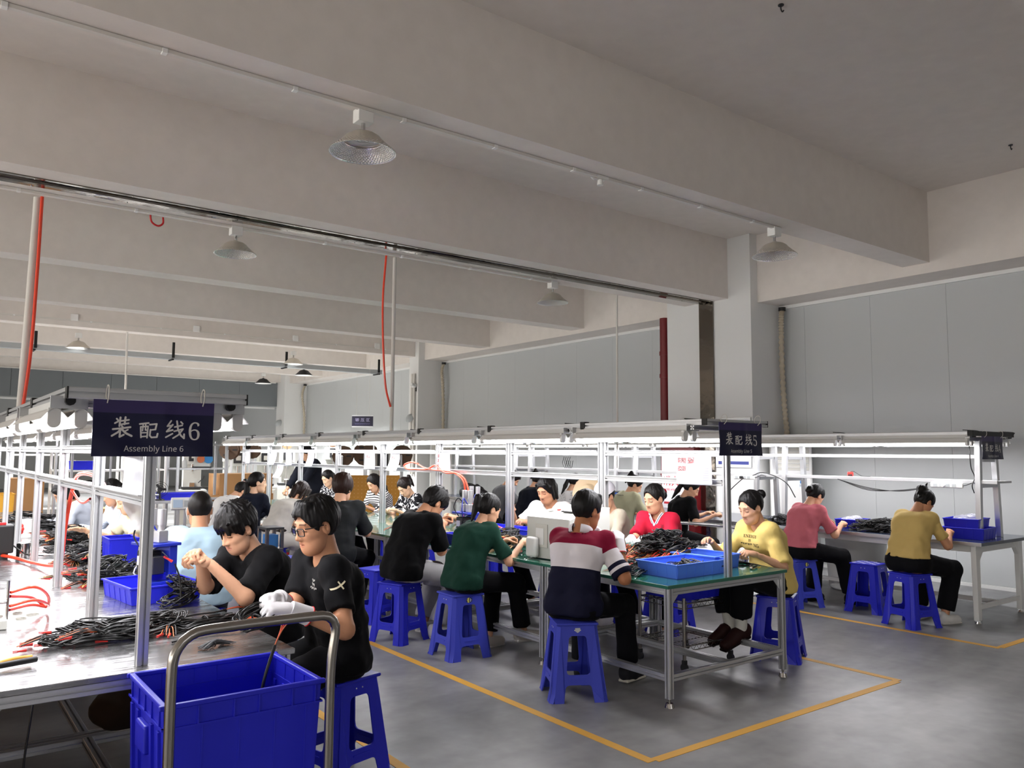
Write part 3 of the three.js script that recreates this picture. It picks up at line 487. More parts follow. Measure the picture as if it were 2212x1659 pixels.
// ---- hair, in the head's frame; each entry gives a field and its bounds
const hairCache = {};
function hairGeo(style, cell, pitch = 0) {
  const tailed = /pony/.test(style); const key = style + cell + (tailed ? pitch.toFixed(1) : ''); if (hairCache[key]) return hairCache[key];
  const T = { short: .016, fringe: .024, smooth: .0105, messy: .026, bob: .013, long: .012, crop: .006 }[style.split('+')[0]] ?? .01;
  const kind = style.split('+')[0], extra = style.split('+').slice(1);
  const cap = ell(V(0, .034 + T * .35, -.016), V(.078 + T * .8, .0935 + T, .0985 + T * .8));
  const low = { short: 0, fringe: -.008, smooth: 0, messy: -.03, bob: -.07, long: -.06, crop: .012 }[kind] ?? 0;
  const hl = { short: .088, fringe: .05, smooth: .108, messy: .07, bob: .092, long: .095, crop: .092 }[kind];
  const coversEar = kind === 'bob' || kind === 'long' || kind === 'messy';
  const ex = [];
  let yl = -.13, zl = -.15, zh = .14, yh = .17;
  if (kind === 'fringe') for (let i = 0; i < 17; i++) { const a = (i - 8) / 8 * 1.15, rx = Math.sin(a), rz = Math.cos(a), l = .05 + .02 * noise3(i * 3.1, 1, 2) - .016 * Math.abs(a); ex.push(cone(V(rx * .07, .1, rz * .062 - .01), V(rx * .083, .066, rz * .089), .02, .014), cone(V(rx * .083, .066, rz * .089), V(rx * .084 + .012 * noise3(i, 5, 1), .064 - l, rz * .094 + .004), .0125, .003)); }
  if (kind === 'fringe' || kind === 'messy') for (let i = 0; i < 26; i++) { const a = i * 2.4, b = .2 + 1.1 * ((i * .618) % 1), p = V(Math.sin(b) * Math.sin(a) * .085, .035 + Math.cos(b) * .105, -.015 + Math.sin(b) * Math.cos(a) * .105), n = p.clone().sub(V(0, .02, -.015)).normalize(); const q = p.clone().addScaledVector(n, .022).add(V(.016 * noise3(i, 1, 1), .004, .016 * noise3(i, 7, 3))); ex.push(cone(p.clone().addScaledVector(n, -.006), q, .013, .002)); }
  if (kind === 'short') for (let i = 0; i < 15; i++) { const a = (i - 7) / 7 * .85; ex.push(cone(V(Math.sin(a) * .06, .118, .03 + .02 * Math.cos(a)), V(Math.sin(a) * .066 - .006, .078 + .006 * noise3(i * 2.3, 0, 0), .09 * Math.cos(a) + .004), .017, .005)); }
  if (kind === 'bob') for (const s of [-1, 1]) ex.push(cone(V(s * .076, .05, .01), V(s * .08, -.075, .012), .024, .012), cone(V(s * .07, .03, -.03), V(s * .074, -.09, -.035), .028, .016), cone(V(s * .055, .09, .06), V(s * .077, .0, .045), .016, .008));
  if (kind === 'bob') ex.push(cone(V(0, 0, -.1), V(0, -.1, -.085), .05, .035));
  if (kind === 'long') { for (const s of [-1, 0, 1]) ex.push(cone(V(s * .05, .02, -.075), V(s * .055, -.13, -.095), .05, .045), cone(V(s * .055, -.13, -.095), V(s * .05, -.27, -.1), .045, .02)); for (const s of [-1, 1]) ex.push(cone(V(s * .078, .03, 0), V(s * .082, -.12, -.005), .02, .012)); yl = -.34; zl = -.2; }
  for (const e of extra) {
    if (e === 'bun') { ex.push(ell(V(0, .055, -.142), V(.04, .038, .034)), cone(V(0, .05, -.1), V(0, .055, -.13), .03, .02)); zl = -.2; }
    if (e === 'topbun') { ex.push(ell(V(.0, .135, -.075), V(.034, .03, .034)), cone(V(0, .1, -.06), V(0, .12, -.07), .024, .02)); yh = .2; }
    if (e === 'clipbun') { ex.push(ell(V(0, .0, -.12), V(.045, .045, .028))); zl = -.18; }
    const dn = V(0, -Math.cos(pitch), Math.sin(pitch) * .55), tail = (base, out, l1, l2, r) => { const q = base.clone().add(out), c = q.clone().addScaledVector(dn, l1), d2 = c.clone().addScaledVector(dn, l2); for (const v of [q, c, d2]) if (v.y < .1) v.z = Math.min(v.z, -.125); ex.push(cone(base, q, r * .75, r * .85), cone(q, c, r, r * 1.2), cone(c, d2, r * 1.2, .008)); zl = -.26; yl = Math.min(yl, d2.y - .05); };
    if (e === 'pony') tail(V(0, .05, -.1), V(0, .012, -.045), .09, .13, .028);
    if (e === 'highpony') tail(V(0, .1, -.085), V(0, .02, -.045), .07, .12, .027);
    if (e === 'lowpony') tail(V(0, -.0, -.1), V(0, -.02, -.03), .11, .16, .027);
    if (e === 'updo') { ex.push(ell(V(.01, .085, -.095), V(.055, .05, .05)), cone(V(.0, .1, -.1), V(.02, .16, -.1), .02, .004), cone(V(.0, .1, -.1), V(-.025, .15, -.12), .02, .004), cone(V(-.02, .0, -.1), V(-.05, -.06, -.12), .016, .004)); zl = -.18; yh = .19; }
  }
  const E = ex.length ? blend(ex, .008) : null;
  const F = (x, y, z) => {
    let d = cap(x, y, z); const ax = Math.abs(x);
    const cA = (y - hl + (kind === 'fringe' ? 0 : 1.05) * Math.max(0, ax - .026)) * -.64 + (z - .09) * .77, cB = (y + .012 - low) * -.817 + (z - .022) * .577;
    d = Math.max(d, -smin(-cA, -cB * .9, .02)); d = Math.max(d, -(y + .075 - low * .9));
    if (!coversEar) d = Math.max(d, -(Math.sqrt((ax - .084) ** 2 + (y + .004) ** 2 * .7 + (z + .002) ** 2) - .027));
    if (E) d = smin(d, E(x, y, z), .012);
    const ph = Math.atan2(x, z + .015), q = Math.sqrt(x * x + z * z);
    return d + (kind === 'crop' ? .0006 : .0032) * noise3(ph * 17 + 9, y * 9, q * 20) * Math.min(1, q / .04) + (kind === 'crop' ? .001 : .0026) * noise3(x * 95, y * 24, z * 95);
  };
  return hairCache[key] = meshField(F, V(-.13, yl, zl), V(.13, yh, zh), cell);
}
// ---------------------------------------------------------------- people
const skinMats = {}, clothMats = {};
const skinMat = t => skinMats[t] || (skinMats[t] = phy({ color: new THREE.Color([0xd3a283, 0xc58f6e, 0xe0b596, 0xa9714f][t]), vertexColors: true, roughness: .52, specularIntensity: .45 }));
const weave = dataTex(256, (u, v) => { const k = 128 + 40 * fbmT(u, v, 64, 2) + 30 * Math.sin(u * 256 * 1.57) * Math.sin(v * 256 * 1.57); return [k, k, k].map(clamp8); }, false, 6);
const cloth = (c, rough = .88) => clothMats[c + '_' + rough] || (clothMats[c + '_' + rough] = phy({ color: c, roughness: rough, sheen: .25, sheenRoughness: .6, sheenColor: new THREE.Color(c).lerp(new THREE.Color(0xffffff), .25), specularIntensity: .3 }));
const hairMat = c => clothMats['h' + c] || (clothMats['h' + c] = phy({ color: c, roughness: .5, specularIntensity: .5 }));
const gloveMat = std({ color: 0xe4e2e4, roughness: .9 });
function ik(a, target, l1, l2, hint) {
  const d = target.clone().sub(a); let L = d.length(); const max = (l1 + l2) * .995; if (L > max) { d.multiplyScalar(max / L); L = max; } const end = a.clone().add(d), u = d.clone().normalize();
  const c = (L * L + l1 * l1 - l2 * l2) / (2 * L), h = Math.sqrt(Math.max(0, l1 * l1 - c * c)), p = hint.clone().addScaledVector(u, -hint.dot(u)).normalize();
  return [a.clone().addScaledVector(u, c).addScaledVector(p, h), end];
}
function person(o) {
  const s = o.s || 1, fem = !!o.female, seat = o.seat ?? .47, lean = o.lean ?? .35, near = o.near || 0, cB = [.022, .018, .013][near], cC = [.018, .0135, .009][near], cH = [.0072, .0052, .0031][near], cHand = [.0078, .0055, .0037][near];
  const grp = thing('person', o.label, 'person', 'workers at the assembly lines', [o.pos[0], 0, o.pos[1]], o.yaw);
  const dir = a => V(0, Math.cos(a), Math.sin(a)), hipY = o.stand ? .9 * s : seat + .092 * s, tw = o.twist || 0, side = o.side || 0;
  const pel = V(0, hipY, 0), p1 = pel.clone().addScaledVector(dir(lean * .4), .14 * s), p2 = p1.clone().addScaledVector(dir(lean * .95), .165 * s), p3 = p2.clone().addScaledVector(dir(lean * 1.35), .17 * s);
  p2.x += side * .08; p3.x += side * .16;
  const hd = { pitch: .5, yaw: 0, roll: 0, ...o.head }, na = lean * 1.1 + hd.pitch * .25, nt = p3.clone().addScaledVector(dir(na), .058 * s); nt.x += side * .04;
  const qh = new THREE.Quaternion().setFromEuler(new THREE.Euler(hd.pitch, hd.yaw, hd.roll, 'YXZ')), hk = (o.headScale || 1) * (fem ? .95 : 1) * (.5 + .5 * s);
  const hc = nt.clone().add(V(0, .083, .022).multiplyScalar(hk).applyQuaternion(qh)), hm = new THREE.Matrix4().compose(hc, qh, V(hk, hk, hk));
  const shw = (fem ? .134 : .163) * s, sp = p3.clone().addScaledVector(dir(lean * 1.35), -.062 * s), lat = V(Math.cos(tw), 0, -Math.sin(tw)), fw = V(Math.sin(tw), 0, Math.cos(tw));
  const gi = (fem ? .92 : 1) * (o.girth || 1);
  const SH = [1, -1].map(k => sp.clone().addScaledVector(lat, k * shw).addScaledVector(fw, .02 + (o.reach || .02)));
  const toL = w => V(w[0] - o.pos[0], w[1], w[2] - o.pos[1]).applyAxisAngle(V(0, 1, 0), -o.yaw); if (o.wL) o.handL = toL(o.wL).toArray(); if (o.wR) o.handR = toL(o.wR).toArray();
  const HT = [V(...(o.handL || [.12, seat + .33, .48])), V(...(o.handR || [-.12, seat + .33, .48]))];
  const arms = [0, 1].map(i => ik(SH[i], HT[i], .28 * s, .25 * s, V(i ? -.55 : .55, -1, -.35).add(V(...(o.elbow?.[i] || [0, 0, 0])))));
  const hips = [1, -1].map(k => V(k * .085 * s, hipY, .01)), ft = o.feet || (o.stand ? [[.11, .08, 0], [-.11, .08, .05]] : [[.13, .08, .3], [-.13, .08, .26]]);
  const legs = [0, 1].map(i => ik(hips[i], V(...ft[i]), .43 * s, .42 * s, V(i ? -.2 : .2, .6, 1)));
  const H = (c, w) => [c.clone().addScaledVector(lat, -w), c.clone().addScaledVector(lat, w)];
  const torso = e => { const b = p2.clone().addScaledVector(dir(lean), .03), [c0, c1] = H(b, (fem ? .056 : .068) * s * gi), [w0, w1] = H(p1, .052 * s * gi), [h0, h1] = H(pel, .078 * s * gi), r = gi * s;
    const L = [cone(c0, c1, .096 * r + e), cone(w0, w1, .09 * r + e), cone(h0, h1, .1 * r + e), cone(c0, w0, .096 * r + e, .09 * r + e), cone(c1, w1, .096 * r + e, .09 * r + e), cone(w0, h0, .09 * r + e, .1 * r + e), cone(w1, h1, .09 * r + e, .1 * r + e), cone(c0, SH[1], .085 * r + e, .046 * s + e), cone(c1, SH[0], .085 * r + e, .046 * s + e), cone(p3.clone().addScaledVector(dir(lean), -.035), SH[0], .045 * s + e, .04 * s + e), cone(p3.clone().addScaledVector(dir(lean), -.035), SH[1], .045 * s + e, .04 * s + e)];
    if (fem) for (const k of [-1, 1]) L.push(ell(b.clone().addScaledVector(lat, k * .07 * s).addScaledVector(fw, .075 * s * gi).add(V(0, -.01, 0)), V(.062 * s + e, .062 * s + e, .052 * s + e)));
    return blend(L, .036); };
  // skin: one continuous body
  const neck = cone(p3.clone().addScaledVector(dir(na), -.04), hc.clone().add(V(0, -.035, -.018).multiplyScalar(hk).applyQuaternion(qh)), (fem ? .05 : .058) * s, (fem ? .047 : .054) * s);
  const ra = (fem ? .9 : 1) * s * (.5 + .5 * gi), up = arms.map((a, i) => cone(SH[i], a[0], .047 * ra, .04 * ra)), fo = arms.map(a => cone(a[0], a[1], .041 * ra, .026 * ra)), th = legs.map((l, i) => cone(hips[i], l[0], .058 * s, .048 * s)), sh = legs.map(l => cone(l[0], l[1], .046 * s, .036 * s));
  const lo = V(9, 9, 9), hi = V(-9, -9, -9), grow = (p, r) => { lo.min(p.clone().subScalar(r)); hi.max(p.clone().addScalar(r)); };
  for (const p of [pel, p1, p2, p3, ...SH]) grow(p, .2 * Math.max(1, gi)); for (const a of arms) { grow(a[0], .09); grow(a[1], .07); } grow(hc, .06); const lo1 = lo.clone(), hi1 = hi.clone(); for (const l of legs) { grow(l[0], .12); grow(l[1], .1); }
  const tB = torso(-.014), limb = blend([...up, ...fo], .02), lg = blend([...th, ...sh], .03), body = (x, y, z) => smin(smin(smin(tB(x, y, z), neck(x, y, z), .05), limb(x, y, z), .02), lg(x, y, z), .02);
  const gs = [meshField(body, lo, hi, cB)], hg = headGeo(fem ? 'f' : 'm', cH).clone(); hg.applyMatrix4(hm); gs.push(hg);
  const pal = ['poseL', 'poseR'].map(k => o[k] || 'pinch'), hands = [];
  [0, 1].forEach(i => {
    const fd = arms[i][1].clone().sub(arms[i][0]).normalize(); const hdv = o.handDir?.[i] ? V(...o.handDir[i]).normalize() : fd.clone().lerp(V(i ? .35 : -.35, -.12, .9), .45).normalize();
    const upv = V(...(o.palmUp?.[i] || [i ? -.35 : .35, 1, 0])).normalize(), x = upv.clone().cross(hdv).normalize(), y = hdv.clone().cross(x);
    const hs = (fem ? .9 : 1) * s, m = new THREE.Matrix4().makeBasis(x.multiplyScalar(i ? hs : -hs), y.multiplyScalar(hs), hdv.clone().multiplyScalar(hs)).setPosition(arms[i][1].clone().addScaledVector(hdv, .012));
    const g = handGeo(pal[i], cHand, 0).clone(); g.applyMatrix4(m); if (!i) flip(g); gs.push(g);
    hands.push(m);
    if (o.gloves && o.gloves[i]) { const gg = handGeo(pal[i], cHand, .0035).clone(); gg.applyMatrix4(m); if (!i) flip(gg); const gl = part(grp, 'glove', gg, gloveMat); gl.userData.label = 'white knitted glove';
      const w = arms[i][1], a = w.clone().addScaledVector(fd, -.075), cuff = cyl(.036 * ra, .04 * ra, .09, 18); cuff.applyQuaternion(new THREE.Quaternion().setFromUnitVectors(V(0, 1, 0), fd)); cuff.translate(...w.clone().addScaledVector(fd, -.03).toArray()); part(gl, 'cuff', cuff, gloveMat); const rg = new THREE.TorusGeometry(.04 * ra, .0035, 6, 20); rg.applyQuaternion(new THREE.Quaternion().setFromUnitVectors(V(0, 0, 1), fd)); rg.translate(...a.toArray()); part(gl, 'cuff_edge', rg, M.red); }
  });
  part(grp, 'body', mergeIdx(gs), skinMat(o.skin ?? 0));
  // shirt
  const S = { off: .016, sleeve: .62, neck: 'crew', hem: seat + .03, ...o.shirt }, sl = S.sleeve;
  if (o.stand && !o.shirt?.hem) S.hem = hipY - .1;
  const tS = torso(S.off), slv = arms.map((a, i) => { const e = V(); let f; if (sl <= 1) { e.copy(SH[i]).lerp(a[0], sl); const d = a[0].clone().sub(SH[i]).normalize(); f = both(cone(SH[i], a[0].clone().addScaledVector(d, .05), .044 * ra + S.off * .7, .054 * ra + S.off * .8), planeCut(e, d)); } else { const d = a[1].clone().sub(a[0]).normalize(); e.copy(a[0]).lerp(a[1], sl - 1); f = blend([cone(SH[i], a[0], .045 * ra + S.off * .6, .046 * ra + S.off * .7), both(cone(a[0], a[1].clone().addScaledVector(d, .05), .047 * ra + S.off * .7, .034 * ra + S.off * .6), planeCut(e, d))], .02); } return f; });
  const nb = p3.clone().addScaledVector(dir(na), -.02), nk = cone(nb.clone().addScaledVector(dir(na), -.01), nb.clone().addScaledVector(dir(na), .2), (S.neck === 'wide' ? .08 : fem ? .06 : .068) * s, .11 * s);
  const vn = S.neck === 'v' ? cone(p3.clone().addScaledVector(fw, .05), p2.clone().addScaledVector(fw, .17 * gi).add(V(0, .075, 0)), .065 * s, .012) : S.neck === 'crew' ? ell(p3.clone().addScaledVector(fw, .075).add(V(0, -.01, 0)), V(.055, .045, .06)) : null;
  const wr = S.wrinkle ?? .0085;
  const shirtF = (x, y, z) => { let d = tS(x, y, z); d = smin(d, slv[0](x, y, z), .022); d = smin(d, slv[1](x, y, z), .022); d += wr * noise3(x * 17 + 3, y * 8, z * 17) + wr * .7 * noise3(x * 9 + y * 22, y * 9 - x * 8, z * 20 + y * 12) + wr * .45 * noise3(x * 34 + y * 26, y * 22 - z * 12, z * 34); d = smax(d, S.hem - y, .014); d = smax(d, -nk(x, y, z), .012); if (vn) d = smax(d, -vn(x, y, z), .012); return d; };
  const sg = meshField(shirtF, lo1, hi1, cC);
  const shirtMesh = part(grp, S.name || 'shirt', sg, S.mat || cloth(S.color));
  if (S.perFace) { const n = sg.toNonIndexed(), p = n.attributes.position, u = new Float32Array(p.count * 2), q = V(0, 0, 0), c = V(0, 0, 0), J = { pel, p1, p2, p3, SH, arms }; for (let i = 0; i < p.count; i += 3) { c.set(0, 0, 0); for (let k = 0; k < 3; k++) c.add(q.fromBufferAttribute(p, i + k)); c.multiplyScalar(1 / 3); const arm = S.isArm(c, J); for (let k = 0; k < 3; k++) { const r = S.perFace(q.fromBufferAttribute(p, i + k), J, arm); u[2 * (i + k)] = r[0]; u[2 * (i + k) + 1] = r[1]; } } n.setAttribute('uv', new THREE.BufferAttribute(u, 2)); shirtMesh.geometry = n; }
  if (S.uv) { const p = sg.attributes.position, u = new Float32Array(p.count * 2), q = V(0, 0, 0); for (let i = 0; i < p.count; i++) { q.fromBufferAttribute(p, i); const r = S.uv(q, { pel, p1, p2, p3, SH, arms, up, tB, lat }); u[2 * i] = r[0]; u[2 * i + 1] = r[1]; } sg.setAttribute('uv', new THREE.BufferAttribute(u, 2)); }
  if (S.collar) { const g = new THREE.TorusGeometry(.068 * s, .014, 8, 28, Math.PI * 1.75); g.rotateZ(-Math.PI / 2 - Math.PI * .875 + Math.PI); g.rotateX(Math.PI / 2); g.scale(1, 2, 1); g.applyQuaternion(new THREE.Quaternion().setFromUnitVectors(V(0, 1, 0), dir(na))); g.translate(...p3.clone().addScaledVector(dir(na), .008).toArray()); part(shirtMesh, 'collar', g, cloth(S.collar)); }
  if (S.trim) { const a = p3.clone().addScaledVector(fw, .05); const b = p2.clone().addScaledVector(fw, .105 * gi + .03).add(V(0, .055, 0)); for (const [k, c] of [[0, 0xe8e6ea], [.011, 0x2a2b52], [.02, 0xe8e6ea]]) { const pts = []; for (let t = -1; t <= 1.001; t += .125) { const q = Math.abs(t), bx = t * .06 * s, base = b.clone().lerp(p3.clone().addScaledVector(dir(na), .012), q * .98); let p = V(base.x + bx + lat.x * 0, base.y, base.z + .06 * (1 - q)); for (let it = 0; it < 12; it++) { const d = shirtFraw(p); p.z -= d * .8; } pts.push(V(p.x * (1 + k * 8), p.y - k * (1 - q) - k * .3, p.z + .003)); } part(shirtMesh, 'collar_trim', tube(pts, .006, 40, 6), cloth(c)); } function shirtFraw(p) { return Math.max(-.05, Math.min(.05, tS(p.x, p.y, p.z))); } }
  // trousers
  const T = { color: 0x101013, off: .014, end: .9, flare: .008, ...o.pants };
  const tl = legs.map((l, i) => { const d = l[1].clone().sub(l[0]).normalize(), e = l[0].clone().lerp(l[1], T.end); return blend([cone(hips[i], l[0], .08 * s * (fem ? 1.02 : 1) + T.off, .06 * s + T.off), both(cone(l[0], l[1].clone().addScaledVector(d, .06), .058 * s + T.off, .046 * s + T.off + T.flare), planeCut(e, d))], .03); });
  const tH = torso(.008), waist = S.hem + .05, trF = (x, y, z) => { let d = smax(tH(x, y, z), y - waist, .014); d = smin(d, tl[0](x, y, z), .04); d = smin(d, tl[1](x, y, z), .04); if (!o.stand) d = Math.max(d, Math.min(seat + .004 - y, .15 - z, y - seat + .12)); return d + .004 * noise3(x * 20, y * 11, z * 20) + .003 * noise3(x * 12 + y * 20, y * 14, z * 14); };
  part(grp, 'trousers', meshField(trF, V(lo.x, 0, lo.z), V(hi.x, Math.max(waist, hipY + .13) + .03, hi.z), cC * 1.3), cloth(T.color));
  // shoes and socks
  if (o.shoes !== false) legs.forEach((l, i) => {
    const a = l[1], yw = (o.toe?.[i] ?? (i ? -.15 : .15)), d = V(Math.sin(yw), 0, Math.cos(yw)), pt = (o.toePitch?.[i] ?? 0), heel = V(a.x, a.y - .042, a.z).addScaledVector(d, -.04), toe = heel.clone().addScaledVector(d, .19 * s).add(V(0, -.01 - pt, 0));
    const F0 = blend([cone(heel, toe, .04 * s, .032 * s), cone(heel.clone().addScaledVector(d, .09), toe, .043 * s, .035 * s), cone(heel.clone().add(V(0, .035, 0)), heel.clone().addScaledVector(d, .07), .042 * s, .04 * s)], .03), by = Math.min(heel.y, toe.y) - .036;
    const g = meshField((x, y, z) => Math.max(F0(x, y, z), by - y), V(Math.min(heel.x, toe.x) - .07, by - .02, Math.min(heel.z, toe.z) - .07), V(Math.max(heel.x, toe.x) + .07, heel.y + .1, Math.max(heel.z, toe.z) + .07), near > 1 ? .01 : .014);
    const shm = part(grp, 'shoe', g, cloth(o.shoeColor || 0xd8d6d2, .6)); const so = rbox(.076 * s, .02, .255 * s, .009, 2); so.rotateX(Math.atan2(.01 + pt, .19)); so.rotateY(yw); so.translate(...heel.clone().lerp(toe, .5).add(V(0, -.028, 0)).toArray()); part(shm, 'sole', so, cloth(o.soleColor || 0xcfcbc4, .7));
    if (o.socks) { const d2 = a.clone().sub(l[0]).normalize(), g2 = cyl(.043 * s, .046 * s, .16, 18); g2.applyQuaternion(new THREE.Quaternion().setFromUnitVectors(V(0, -1, 0), d2)); g2.translate(...a.clone().addScaledVector(d2, -.04).toArray()); part(grp, 'sock', g2, cloth(o.socks)); }
  });
  // hair
  if (o.hair) { const g = hairGeo(o.hair, cH * 1.15, hd.pitch).clone(); const hs = part(grp, 'hair', g, hairMat(o.hairColor || 0x0d0b0b)); hs.applyMatrix4(hm); hs.name = 'hair';
    if (o.scrunchie) part(hs, 'hair_tie', new THREE.TorusGeometry(.024, .01, 8, 16), cloth(o.scrunchie), o.hair.includes('topbun') ? [0, .118, -.07] : o.hair.includes('clipbun') ? [0, .02, -.14] : [0, .045, -.12], o.hair.includes('topbun') ? [1.3, 0, 0] : [0, 0, 0]); }
  const inHead = (name, g, m) => { const q = part(grp, name, g, m); q.applyMatrix4(hm); return q; };
  if (o.glasses) { const gl = inHead('eyeglasses', merge([at(cyl(.003, .003, .02, 6), 0, .01, .1, 0, 0, Math.PI / 2), ...[-1, 1].map(k => tube([[k * .056, .018, .088], [k * .072, .016, .06], [k * .08, .012, .0], [k * .078, .0, -.02]], .0026, 14, 6))]), M.black);
    for (const k of [-1, 1]) { const sh = new THREE.Shape(), w = .024, h = .0165, r = .009; sh.moveTo(-w + r, -h); sh.lineTo(w - r, -h); sh.quadraticCurveTo(w, -h, w, -h + r); sh.lineTo(w, h - r * .6); sh.quadraticCurveTo(w, h, w - r, h); sh.lineTo(-w + r, h); sh.quadraticCurveTo(-w, h, -w, h - r); sh.lineTo(-w, -h + r); sh.quadraticCurveTo(-w, -h, -w + r, -h); const pts = sh.getPoints(6).map(p => [p.x, p.y, 0]); part(gl, 'rim', tube(pts.slice(0, -1), .0026, 60, 6, true), M.black, [k * .033, .004, .099], [0, k * .16, 0]); part(gl, 'lens', extr(new THREE.Shape(sh.getPoints(6)), .0012), M.glassClear, [k * .033, .004, .099], [0, k * .16, 0]); } }
  if (o.mask) inHead('mask_strap', merge([-1, 1].map(k => tube([[k * .086, .02, -.012], [k * .09, 0, -.024], [k * .086, -.03, -.014], [k * .074, -.06, .02], [k * .06, -.075, .05]], .0028, 16, 5))), M.white);
  if (o.hat) { const h = inHead('cap', new THREE.SphereGeometry(.108, 24, 12, 0, Math.PI * 2, 0, Math.PI / 2).scale(.95, 1.05, 1.08).translate(0, .05, -.015), cloth(o.hat, .8)); if (o.brim) { const b = new THREE.CylinderGeometry(.2, .2, .012, 32); b.translate(0, .055, 0); part(h, 'brim', b, cloth(o.brim, .8)); } }
  if (o.belt) { const g = new THREE.TorusGeometry(.16 * s * gi, .016, 6, 40); g.rotateX(Math.PI / 2); g.scale(1.08, 1.2, .72); part(grp, 'belt', g, cloth(o.belt), [0, o.beltY || waist + .0, .005]); }
  // prints that follow the cloth
  for (const pr of o.prints || []) {
    const nx = 24, ny = 14, c = V(...pr.at), n = V(...pr.dir).normalize(), u = V(...(pr.right)).normalize(), v = n.clone().cross(u).normalize().negate(); if (v.y < 0) v.negate();
    const P = [], U = [], I = []; for (let j = 0; j <= ny; j++) for (let i = 0; i <= nx; i++) { const q = c.clone().addScaledVector(u, (i / nx - .5) * pr.w).addScaledVector(v, (j / ny - .5) * pr.h); let t = 0; for (let k = 0; k < 90; k++) { const d = shirtF(q.x + n.x * t, q.y + n.y * t, q.z + n.z * t); if (d < .0012) break; t += Math.max(.0015, d * .6); if (t > .5) break; } q.addScaledVector(n, t - .0035); P.push(q.x, q.y, q.z); U.push(i / nx, j / ny); }
    for (let j = 0; j < ny; j++) for (let i = 0; i < nx; i++) { const a = j * (nx + 1) + i; I.push(a, a + 1, a + nx + 2, a, a + nx + 2, a + nx + 1); }
    const g = new THREE.BufferGeometry(); g.setAttribute('position', new THREE.Float32BufferAttribute(P, 3)); g.setAttribute('uv', new THREE.Float32BufferAttribute(U, 2)); g.setIndex(I); g.computeVertexNormals();
    const pm = std({ map: pr.tex, transparent: true, roughness: .8, side: THREE.DoubleSide }); part(shirtMesh, 'print', g, pm);
  }
  grp.userData.joints = undefined; delete grp.userData.joints;
  const toW = p => p.clone().applyAxisAngle(V(0, 1, 0), o.yaw).add(V(o.pos[0], 0, o.pos[1]));
  return { grp, head: toW(hc), wrists: arms.map(a => toW(a[1])), hands };
}
// ---------------------------------------------------------------- stools
const SH_ = .46;
const stoolParts = (() => {
  const H = SH_ - .012, hb = .172, ht = .126, ch = .022, t = .007, hw = y => hb + (ht - hb) * Math.min(1, Math.max(0, y / H)), N = .14;
  const warp = g => { const p = g.attributes.position; for (let i = 0; i < p.count; i++) { const y = p.getY(i), w = hw(y), fl = y < .03 ? (.03 - y) * .35 : 0; p.setXYZ(i, p.getX(i) / N * (w - ch) * (1 + fl * 2), y, w - t / 2 + p.getZ(i) + fl); } g.computeVertexNormals(); return g; };
  const strip = k => { const s = new THREE.Shape(); const a = .082, o = N; s.moveTo(k * o, 0); s.lineTo(k * (a + .004), 0); s.lineTo(k * a, .07); s.quadraticCurveTo(k * a, .1, k * (a - .03), .1); s.lineTo(k * (a - .03), .158); s.quadraticCurveTo(k * (a - .006), .158, k * (a - .004), .185); s.lineTo(k * (a - .012), .355); s.quadraticCurveTo(k * (a - .012), .385, k * (a - .042), .385); s.lineTo(k * (a - .042), H); s.lineTo(k * o, H); s.closePath(); return warp(extr(s, t)); };
  const mid = (y0, y1) => { const s = new THREE.Shape(); s.moveTo(-.053, y0); s.lineTo(.053, y0); s.lineTo(.053, y1); s.lineTo(-.053, y1); return s; };
  const apron = warp(extr((() => { const s = new THREE.Shape(); s.moveTo(-.041, .385); s.lineTo(.041, .385); s.lineTo(.041, H); s.lineTo(-.041, H); return s; })(), t)), stretcher = merge([warp(extr(mid(.1, .158), t)), warp(extr(mid(.128, .136), t * 2))]);
  const corner = () => { const g = new THREE.BoxGeometry(1, 1, 1, 1, 8, 1), p = g.attributes.position; for (let i = 0; i < p.count; i++) { const y = (p.getY(i) + .5) * H, w = hw(y), fl = y < .03 ? (.03 - y) * .4 : 0, u = p.getX(i) + .5, d = (.5 - p.getZ(i)) * t; p.setXYZ(i, w - ch * (1 - u) - d * .7 + fl, y, w - ch * u - d * .7 + fl); } g.computeVertexNormals(); return g; };
  // side at +z, then turned; a leg joins the strips of two sides
  const rot = (g, k) => { const q = g.clone(); q.rotateY(k * Math.PI / 2); return q; };
  const legs = [0, 1, 2, 3].map(k => merge([rot(strip(1), k), rot(strip(-1), k + 1), rot(corner(), k)])), sts = [0, 1, 2, 3].map(k => rot(stretcher, k));
  const seatTop = rbox(ht * 2 + .012, .016, ht * 2 + .012, .007, 2); seatTop.translate(0, SH_ - .008, 0);
  const seat = merge([seatTop, ...[0, 1, 2, 3].map(k => rot(apron, k))]);
  return { legs, sts, seat, hw };
})();
const dotTex = canvasTex(128, 128, (g) => { g.fillStyle = '#23269a'; g.fillRect(0, 0, 128, 128); g.fillStyle = '#d8d8e6'; for (let i = 0; i < 5; i++) for (let j = 0; j < 5; j++) if ((i + j) % 2 === 0) { g.beginPath(); g.ellipse(14 + i * 25, 14 + j * 25, 11, 8, .6, 0, 7); g.fill(); } });
